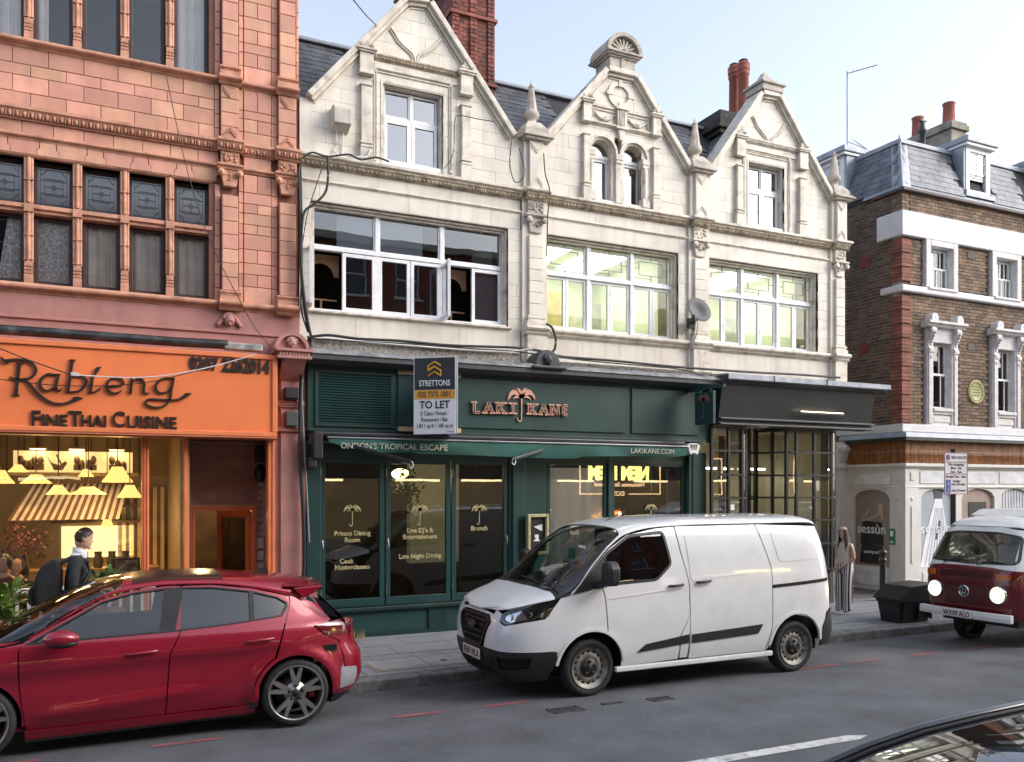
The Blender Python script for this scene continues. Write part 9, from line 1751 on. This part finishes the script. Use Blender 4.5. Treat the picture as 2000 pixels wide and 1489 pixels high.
def head(parent, c, s, yaw, pitch, skin=m_skin):   # face looks along local +x before the turn
 prof = [(-.112, .03), (-.1, .05), (-.075, .064), (-.04, .073), (0, .078), (.04, .08), (.08, .073), (.105, .052), (.12, .02), (.122, .001)]; m = MB(); k0 = len(m.v); m.lathe([(max(r, .002), h) for h, r in prof], (0, 0, 0), 20)
 for i in range(k0, len(m.v)):
  x, y, z = m.v[i]; f = 1.22 if x < 0 else 1.12; nx = x*f+(.012 if z < -.03 and x > 0 else 0)-.006
  if x > 0 and abs(y) < .035 and -.01 < z < .03: nx -= .004
  m.v[i] = (nx, y*.93, z)
 m.add([(.076, -.006, .03), (.076, .006, .03), (.088, .009, -.012), (.088, -.009, -.012), (.108, 0, -.022), (.09, .013, -.034), (.09, -.013, -.034)], [(0, 1, 4), (1, 2, 4), (0, 4, 3), (2, 5, 4), (3, 4, 6), (4, 5, 6)], 0, True)
 for sy in (-1, 1): m.sphere((-.005, sy*.077, 0), .028, 8, 0, sz=1.15, sy=.3); m.sphere((.074, sy*.03, .014), .012, 8, 2, sz=.7); m.sphere((.083, sy*.03, .014), .006, 6, 3); m.sphere((.078, sy*.03, .034), .016, 6, 4, sz=.25, sx=.5)
 m.sphere((.087, 0, -.058), .02, 8, 1, sz=.3, sx=.4); m.sphere((.075, 0, -.095), .026, 8, 0, sz=.7)
 o = m.build('head', [skin, m_lip, m_eye, m_iris, m_hair], parent, 0, False); o.location = c; o.scale = (s, s, s); o.rotation_euler = Matrix.Rotation(yaw, 4, 'Z').to_3x3().to_4x4().to_3x3().to_euler(); o.rotation_euler = (0, pitch, yaw); return o
# walking man with rucksack
mn = thing('person', 'man in dark jacket and white collar walking past the restaurant looking at his phone', 'person')
mx, my, g0 = -.34, 11.05, pave_z(11.05); H_m = 1.8
m_jk = M('charcoal_jacket', (.016, .018, .021), .8, var=.25, vs=9, bump=.3, bs=30); m_tr = M('dark_trousers', (.02, .02, .026), .8, var=.2, vs=10); m_sh2 = M('white_shirt', (.7, .7, .74), .8); m_shoe = M('black_shoe', (.01, .01, .01), .3)
a = lambda dx, dy, z: (mx+dx, my+dy, g0+z)
J = {'pel': (*a(0, 0, .98), (.15, .11)), 'spn': (*a(.0, 0, 1.14), (.15, .105)), 'chs': (*a(-.02, 0, 1.34), (.2, .15)), 'nkb': (*a(.02, 0, 1.5), (.085, .075)), 'nk': (*a(.045, 0, 1.57), .055), 'hd': (*a(.07, 0, 1.62), .05),
 'sl': (*a(0, .19, 1.43), .07), 'el': (*a(-.04, .25, 1.15), .055), 'wl': (*a(.2, .17, 1.07), .04), 'sr': (*a(0, -.19, 1.43), .07), 'er': (*a(-.02, -.24, 1.14), .056), 'wr': (*a(.23, -.14, 1.1), .042),
 'hl': (*a(0, .1, .92), .1), 'kl': (*a(.2, .1, .52), .065), 'al': (*a(.3, .1, .1), .045), 'tl': (*a(.42, .1, .03), .04), 'hr': (*a(0, -.1, .92), .1), 'kr': (*a(-.02, -.1, .5), .065), 'ar': (*a(-.26, -.1, .16), .045), 'tr': (*a(-.17, -.1, .04), .04)}
bn = [('pel', 'spn'), ('spn', 'chs'), ('chs', 'nkb'), ('nkb', 'nk'), ('nk', 'hd'), ('chs', 'sl'), ('sl', 'el'), ('el', 'wl'), ('chs', 'sr'), ('sr', 'er'), ('er', 'wr'), ('pel', 'hl'), ('hl', 'kl'), ('kl', 'al'), ('al', 'tl'), ('pel', 'hr'), ('hr', 'kr'), ('kr', 'ar'), ('ar', 'tr')]
me = skin_mesh('body', J, bn, 'pel')
finish(me, 'body', mn, [m_jk, m_tr, m_skin, m_shoe, m_sh2], lambda c: 2 if c.z > g0+1.56 else (4 if c.z > g0+1.51 else (0 if c.z > g0+.86 else (1 if c.z > g0+.1 else 3))))
m = MB(); m.lathe([(.2, .72), (.19, .9), (.175, 1.1)], (0, 0, g0), 18); 
for i in range(len(m.v)): x, y, z = m.v[i]; m.v[i] = (mx+x*.95, my+y*.85, z)
m.build('jacket_skirt', m_jk, mn, 0, True); m = MB(); m.lathe([(.068, 1.49), (.075, 1.53), (.07, 1.575), (.062, 1.58)], (0, 0, g0), 16)
for i in range(len(m.v)): x, y, z = m.v[i]; m.v[i] = (mx+.04+x*1.05, my+y, z+x*-.35)
m.build('collar', m_sh2, mn); hd = head(mn, a(.085, 0, 1.69), .98, 0, .22)
m = MB(); n = 300; rng = random.Random(4)
for k in range(460):
 t, p = rng.uniform(0, 2*math.pi), rng.uniform(-.1, 1.5); d = Vector((math.cos(t)*math.cos(p), math.sin(t)*math.cos(p), math.sin(p)))
 if d.x > .55 and d.z < .62: continue
 if d.z < .05 and d.x > -.1: continue
 q = Vector((d.x*.098-.005, d.y*.08, d.z*.118+.012)); tn = Vector((.8, 0, .3)) if d.z > .6 else Vector((-.25, 0, -1)); tn = (tn-d*tn.dot(d)).normalized()*.045; s = d.cross(tn).normalized()*.01; m.add([q-tn*.5-s, q-tn*.5+s, q+tn*.5+s*.5+d*.008, q+tn*.5-s*.5+d*.008], [(0, 1, 2, 3)])
m.sphere((-.008, 0, .018), .1, 14, 0, sz=1.13, sx=.99, sy=.83); k1 = len(m.v)
hr = m.build('hair', m_hair, mn, 0, False); hr.location = hd.location; hr.rotation_euler = hd.rotation_euler; hr.scale = hd.scale
# trim the cap away from the face
bm = bmesh.new(); bm.from_mesh(hr.data); bmesh.ops.delete(bm, geom=[f for f in bm.faces if (f.calc_center_median().x > .06 and f.calc_center_median().z < .07) or f.calc_center_median().z < -.06 or (f.calc_center_median().x > .01 and f.calc_center_median().z < .045) or (f.calc_center_median().x > -.035 and f.calc_center_median().z < -.01)], context='FACES'); bm.to_mesh(hr.data); bm.free()
hand(mn, a(.22, -.14, 1.105), (1, .1, .25), (0, .5, .3), 1.05, m_skin, .6); hand(mn, a(.19, .17, 1.075), (1, -.3, .2), (0, -.5, .3), 1.05, m_skin, .7)
ph = MB().box(-.035, .035, -.004, .004, -.07, .07).build('phone', m_blackp, None, .006); ph.location = a(.34, -.07, 1.16); ph.rotation_euler = (R(-40), 0, R(-90)); tag(ph, 'dark phone held in front of the walking man', 'phone')
bp = thing('rucksack', 'black rucksack on the back of the walking man', 'rucksack'); MB().prism(smoothpoly([(mx-.15, g0+1.44), (mx-.3, g0+1.43), (mx-.4, g0+1.28), (mx-.42, g0+1.05), (mx-.36, g0+.9), (mx-.17, g0+.92)]), my-.17, my+.15).build('bag', M('black_nylon', (.01, .01, .012), .75, var=.3, vs=8, bump=.5, bs=14), bp, .05)
m = MB(); 
for sy in (-.11, .11): m.tube([a(-.16, sy, 1.42), a(-.02, sy, 1.49), a(.12, sy, 1.42), a(.15, sy, 1.3), a(.05, sy*1.5, 1.12), a(-.14, sy*1.4, 1.02)], .022, 6)
m.build('strap', MATS['black_nylon'], bp); m = MB(); m.prism(smoothpoly([(mx-.36, g0+1.2), (mx-.46, g0+1.15), (mx-.48, g0+1.0), (mx-.38, g0+.95)]), my-.13, my+.11); m.build('front_pocket', MATS['black_nylon'], bp)
# woman on the pavement
wm = thing('person', 'woman with long brown hair, cream sleeveless top and striped trousers standing behind the van', 'person'); wx, wy, g1 = 12.06, 11.35, pave_z(11.35)
b = lambda dx, dy, z: (wx+dx, wy+dy, g1+z)
J = {'pel': (*b(0, 0, .87), (.125, .15)), 'spn': (*b(0, 0, 1.02), (.1, .125)), 'chs': (*b(0, 0, 1.18), (.115, .15)), 'nkb': (*b(0, 0, 1.3), (.06, .075)), 'nk': (*b(-.01, 0, 1.36), .042), 'hd': (*b(-.02, 0, 1.41), .04),
 'sl': (*b(0, .155, 1.25), .046), 'el': (*b(.02, .2, 1.02), .038), 'wl': (*b(-.13, .08, .86), .026), 'sr': (*b(0, -.155, 1.25), .046), 'er': (*b(.02, -.2, 1.02), .038), 'wr': (*b(-.13, -.05, .85), .026),
 'hl': (*b(0, .085, .8), .1), 'kl': (*b(0, .1, .45), .095), 'al': (*b(.0, .1, .1), .09), 'hr': (*b(0, -.085, .8), .1), 'kr': (*b(-.03, -.1, .45), .095), 'ar': (*b(-.03, -.1, .1), .09), 'tl': (*b(-.09, .1, .04), .04), 'tr': (*b(-.13, -.1, .04), .04)}
me = skin_mesh('body', J, bn, 'pel')
m_kn = M('cream_knit', (.6, .52, .4), .9, var=.1, vs=30, bump=.4, bs=80)
ms = bpy.data.materials.new('striped_trousers'); ms.use_nodes = True; nn_ = ms.node_tree.nodes; ll_ = ms.node_tree.links; ge = nn_.new('ShaderNodeNewGeometry'); sx_ = nn_.new('ShaderNodeSeparateXYZ'); ll_.new(ge.outputs['Position'], sx_.inputs[0]); ad = nn_.new('ShaderNodeMath'); ad.operation = 'SUBTRACT'; ll_.new(sx_.outputs[1], ad.inputs[0]); mu_ = nn_.new('ShaderNodeMath'); mu_.operation = 'MULTIPLY'; mu_.inputs[1].default_value = .35; ll_.new(sx_.outputs[0], mu_.inputs[0]); ll_.new(mu_.outputs[0], ad.inputs[1]); ml_ = nn_.new('ShaderNodeMath'); ml_.operation = 'MULTIPLY'; ml_.inputs[1].default_value = 11.; ll_.new(ad.outputs[0], ml_.inputs[0]); fr2 = nn_.new('ShaderNodeMath'); fr2.operation = 'FRACT'; ll_.new(ml_.outputs[0], fr2.inputs[0]); rp_ = nn_.new('ShaderNodeValToRGB'); rp_.color_ramp.interpolation = 'CONSTANT'; el = rp_.color_ramp.elements; el[0].color = (.65, .6, .56, 1); el[1].position = .3; el[1].color = (.09, .02, .035, 1); e3 = el.new(.5); e3.color = (.65, .6, .56, 1); e4 = el.new(.72); e4.color = (.02, .015, .02, 1); ll_.new(fr2.outputs[0], rp_.inputs[0]); ll_.new(rp_.outputs[0], nn_['Principled BSDF'].inputs['Base Color']); nn_['Principled BSDF'].inputs['Roughness'].default_value = .8
def wpick(c):
 z = c.z-g1; dx, dy = c.x-wx, c.y-wy
 if z > 1.3: return 2
 if (abs(dy) > .135 and .93 < z < 1.24) or (dx < -.1 and .8 < z < 1.0): return 2
 return 0 if z > .92 else (1 if z > .07 else 3)
finish(me, 'body', wm, [m_kn, ms, m_skin, M('pale_shoe', (.5, .47, .44), .5)], wpick); hw = head(wm, b(-.03, 0, 1.47), .9, R(180+18), .0)
hand(wm, b(-.12, -.05, .865), (-.3, .5, -.8), (.6, .4, 0), .85, m_skin, .5); hand(wm, b(-.12, .08, .875), (-.3, -.5, -.8), (.6, -.4, 0), .85, m_skin, .5)
m = MB(); rng = random.Random(9)
for k in range(420):
 t = rng.uniform(-2.3, 2.3); l0 = rng.uniform(.0, .12); d = Vector((math.cos(t), math.sin(t), 0)); p0 = Vector((wx-.03, wy, g1+1.47))+Vector((d.x*.02, d.y*.02, .105)); p1 = Vector((wx-.02, wy, g1+1.47))+Vector((d.x*.095, d.y*.082, .045)); p2 = Vector((wx-.01, wy, g1+1.33))+Vector((d.x*.09, d.y*.095, 0)); p3 = Vector((wx+.0, wy, g1+1.13+l0))+Vector((d.x*.11, d.y*.13, 0)); s = Vector((-d.y, d.x, 0))*.013
 m.add([p0-s, p0+s, p1+s, p1-s, p2+s, p2-s, p3+s*.6, p3-s*.6], [(0, 1, 2, 3), (3, 2, 4, 5), (5, 4, 6, 7)], 0, True)
m.build('hair', M('long_brown_hair', (.045, .024, .015), .45, var=.3, vs=40), wm, 0, False)
# two diners behind the glass
for k, (px, py, Y, lbl, mt, hx_) in enumerate(((8, 1105, 13.7, 'diner in a brown jumper seen from behind at the left edge of the restaurant window', M('brown_jumper', (.12, .04, .025), .9), 0), (33, 1110, 14.4, 'diner in dark clothes facing the street at a table in the restaurant', M('dark_top', (.015, .014, .014), .9), -90))):
 t = thing('person', lbl, 'person', 'diners in the restaurant'); x, z = PY(px, py, Y); q = lambda dx, dy, dz: (x+dx, Y+dy, z+dz)
 J = {'pel': (*q(0, 0, -.72), .17), 'spn': (*q(0, 0, -.55), (.17, .13)), 'chs': (*q(0, 0, -.34), (.2, .13)), 'nk': (*q(0, 0, -.13), .06), 'hd': (*q(0, 0, -.05), .06), 'sl': (*q(.2, 0, -.26), .07), 'el': (*q(.26, -.1, -.5), .055), 'wl': (*q(.12, -.3, -.5), .04), 'sr': (*q(-.2, 0, -.26), .07), 'er': (*q(-.26, -.1, -.5), .055), 'wr': (*q(-.12, -.3, -.5), .04), 'kl': (*q(.1, -.4, -.74), .08), 'kr': (*q(-.1, -.4, -.74), .08), 'al': (*q(.1, -.38, -1.05), .05), 'ar': (*q(-.1, -.38, -1.05), .05)}
 me = skin_mesh('body', J, [('pel', 'spn'), ('spn', 'chs'), ('chs', 'nk'), ('nk', 'hd'), ('chs', 'sl'), ('sl', 'el'), ('el', 'wl'), ('chs', 'sr'), ('sr', 'er'), ('er', 'wr'), ('pel', 'kl'), ('kl', 'al'), ('pel', 'kr'), ('kr', 'ar')], 'pel', 1)
 finish(me, 'body', t, [mt, m_skin, m_tr], lambda c: 1 if c.z > z-.16 else (0 if c.z > z-.7 else 2)); h = head(t, q(0, -.02, .02), 1., R(90 if k == 0 else -90), 0); MB().sphere(q(0, .035 if k else -.0, .045), .118, 12, 0, sz=1.05, sx=.88).build('hair', m_hair, t)
 hand(t, q(.12, -.3, -.5), (-.3, -1, 0), (1, 0, 0), 1, m_skin); hand(t, q(-.12, -.3, -.5), (.3, -1, 0), (1, 0, 0), 1, m_skin)
tbx = thing('dining_table', 'small dining table with plates between the two diners', 'table'); x, z = PY(30, 1150, 14.0); B('table_top', tbx, m_wood, x-.4, x+.5, 13.75, 14.25, .78, .82, .01); B('leg', tbx, m_wood, x, x+.08, 13.95, 14.05, .08, .78); MB().lathe([(0, .82), (.1, .825), (.12, .84)], (x+.2, 14.0, 0), 16).build('plate', MATS['paper'], tbx)
# far side of the street: seen only as reflections in glass and paint
OY = -5.0
m_ob = M('opposite_red_brick', (.24, .075, .05), .85, var=.25, vs=3, bump=.2, bs=40); m_os = M('opposite_stone', (.5, .45, .38), .8, var=.1)
def terrace(lbl, x0, x1, h, mat, nwin, floors, stone=m_os):
 t = thing('terrace_house', lbl, 'building', 'buildings across the street'); wd = (x1-x0)/nwin; m = MB(); z0 = 3.6; fh = (h-z0)/floors
 cur = z0
 for f in range(floors):
  za, zb = z0+f*fh+fh*.28, z0+f*fh+fh*.85; m.box(x0, x1, OY-.4, OY, z0+f*fh, za).box(x0, x1, OY-.4, OY, zb, z0+(f+1)*fh)
  for k in range(nwin+1): a = x0+wd*k-(wd*.27 if k else 0); b = x0+wd*k+(wd*.27 if k < nwin else 0); m.box(a, b, OY-.4, OY, za, zb)
 m.build('wall', mat, t)
 for f in range(floors):
  za, zb = z0+f*fh+fh*.28, z0+f*fh+fh*.85
  for k in range(nwin):
   a, b = x0+wd*(k+.27), x0+wd*(k+.73); w_ = MB().box(a, a+.07, OY-.2, OY-.12, za, zb).box(b-.07, b, OY-.2, OY-.12, za, zb).box(a, b, OY-.2, OY-.12, (za+zb)/2-.03, (za+zb)/2+.03).box(a, b, OY-.2, OY-.12, zb-.07, zb).box(a-.08, b+.08, OY-.2, OY+.08, za-.08, za).build('window', m_wf, t); MB().add([(a, OY-.16, za), (b, OY-.16, za), (b, OY-.16, zb), (a, OY-.16, zb)], [(0, 1, 2, 3)]).build('pane', M('opposite_glass', (.05, .06, .07), .08, var=0), w_, 0, False)
 B('cornice', t, stone, x0, x1, OY-.4, OY+.25, h, h+.25); B('shop_fascia', t, M('opposite_fascia', (.06, .04, .035), .6), x0, x1, OY-.3, OY+.1, 2.7, 3.6); B('shop_window', t, M('lit_shop_glass', (.1, .08, .05), .2, var=.6, vs=1.1, emit=.1, ecol=(1, .72, .38)), x0+.3, x1-.3, OY-.3, OY-.2, .5, 2.7); [B('shop_strip_light', t, EMIT('shop_front_strip', (1, .75, .4), 4), u, u+1.7, OY+.02, OY+.08, 2.6, 2.68) for u in (x0+.9, x0+4.6, x0+7.2, x0+11.5) if u+1.8 < x1]; B('stall_riser', t, stone, x0, x1, OY-.4, OY, 0, .5); B('roof', t, MATS['dark_slate'], x0, x1, OY-5, OY-.4, h-.3, h+.1); return t
terrace('brown brick terrace across the street, mirrored in the leaded windows', -14, 5, 11.2, M('opposite_dark_brick', (.16, .09, .065), .85, var=.2), 8, 3); terrace('red brick terrace across the street, mirrored in the left office windows', 5.05, 15.5, 11.4, m_ob, 5, 3); terrace('red brick terrace across the street carrying the lit noodle bar sign', 15.55, 30, 9.2, m_ob, 7, 2); terrace('brown brick terrace across the street at the far right, mirrored in the van side', 30.05, 48, 8.8, M('opposite_brown', (.15, .1, .07), .85, var=.2), 7, 2)
tag(B('near_pavement', None, m_slab, -60, 90, OY, .9, -.2, .2), None, None, None, 'structure')
nm = thing('lit_noodle_sign', 'lit yellow mirrored shop sign reflected in the right bar window', 'sign'); e_n = EMIT('sign_yellow', (1, .9, .25), 4.5); e_o = EMIT('sign_outline', (1, .62, .3), 3)
sgX = 19.45
text('NEM NEM', sgX-.1, 2.72, OY+.14, .78, e_n, nm, .01, .05, width=3.0, face='+y'); text('Vietnamese Street Food', sgX-.05, 2.42, OY+.14, .24, e_o, nm, .01, .006, width=2.5, face='+y'); text('EXZOIC', sgX-.3, 2.04, OY+.14, .24, e_o, nm, .01, .006, width=.9, face='+y')
q = MB(); z0, z1, xa, xb = 2.08, 3.6, sgX-2.0, sgX+2.0
q.box(xa, xa+.04, OY+.12, OY+.15, z0, z1).box(xb-.04, xb, OY+.12, OY+.15, z0, z1).box(xa, xb, OY+.12, OY+.15, z1-.04, z1).box(xa, sgX-.9, OY+.12, OY+.15, z0, z0+.04).box(sgX+.4, xb, OY+.12, OY+.15, z0, z0+.04); q.build('outline', e_o, nm)
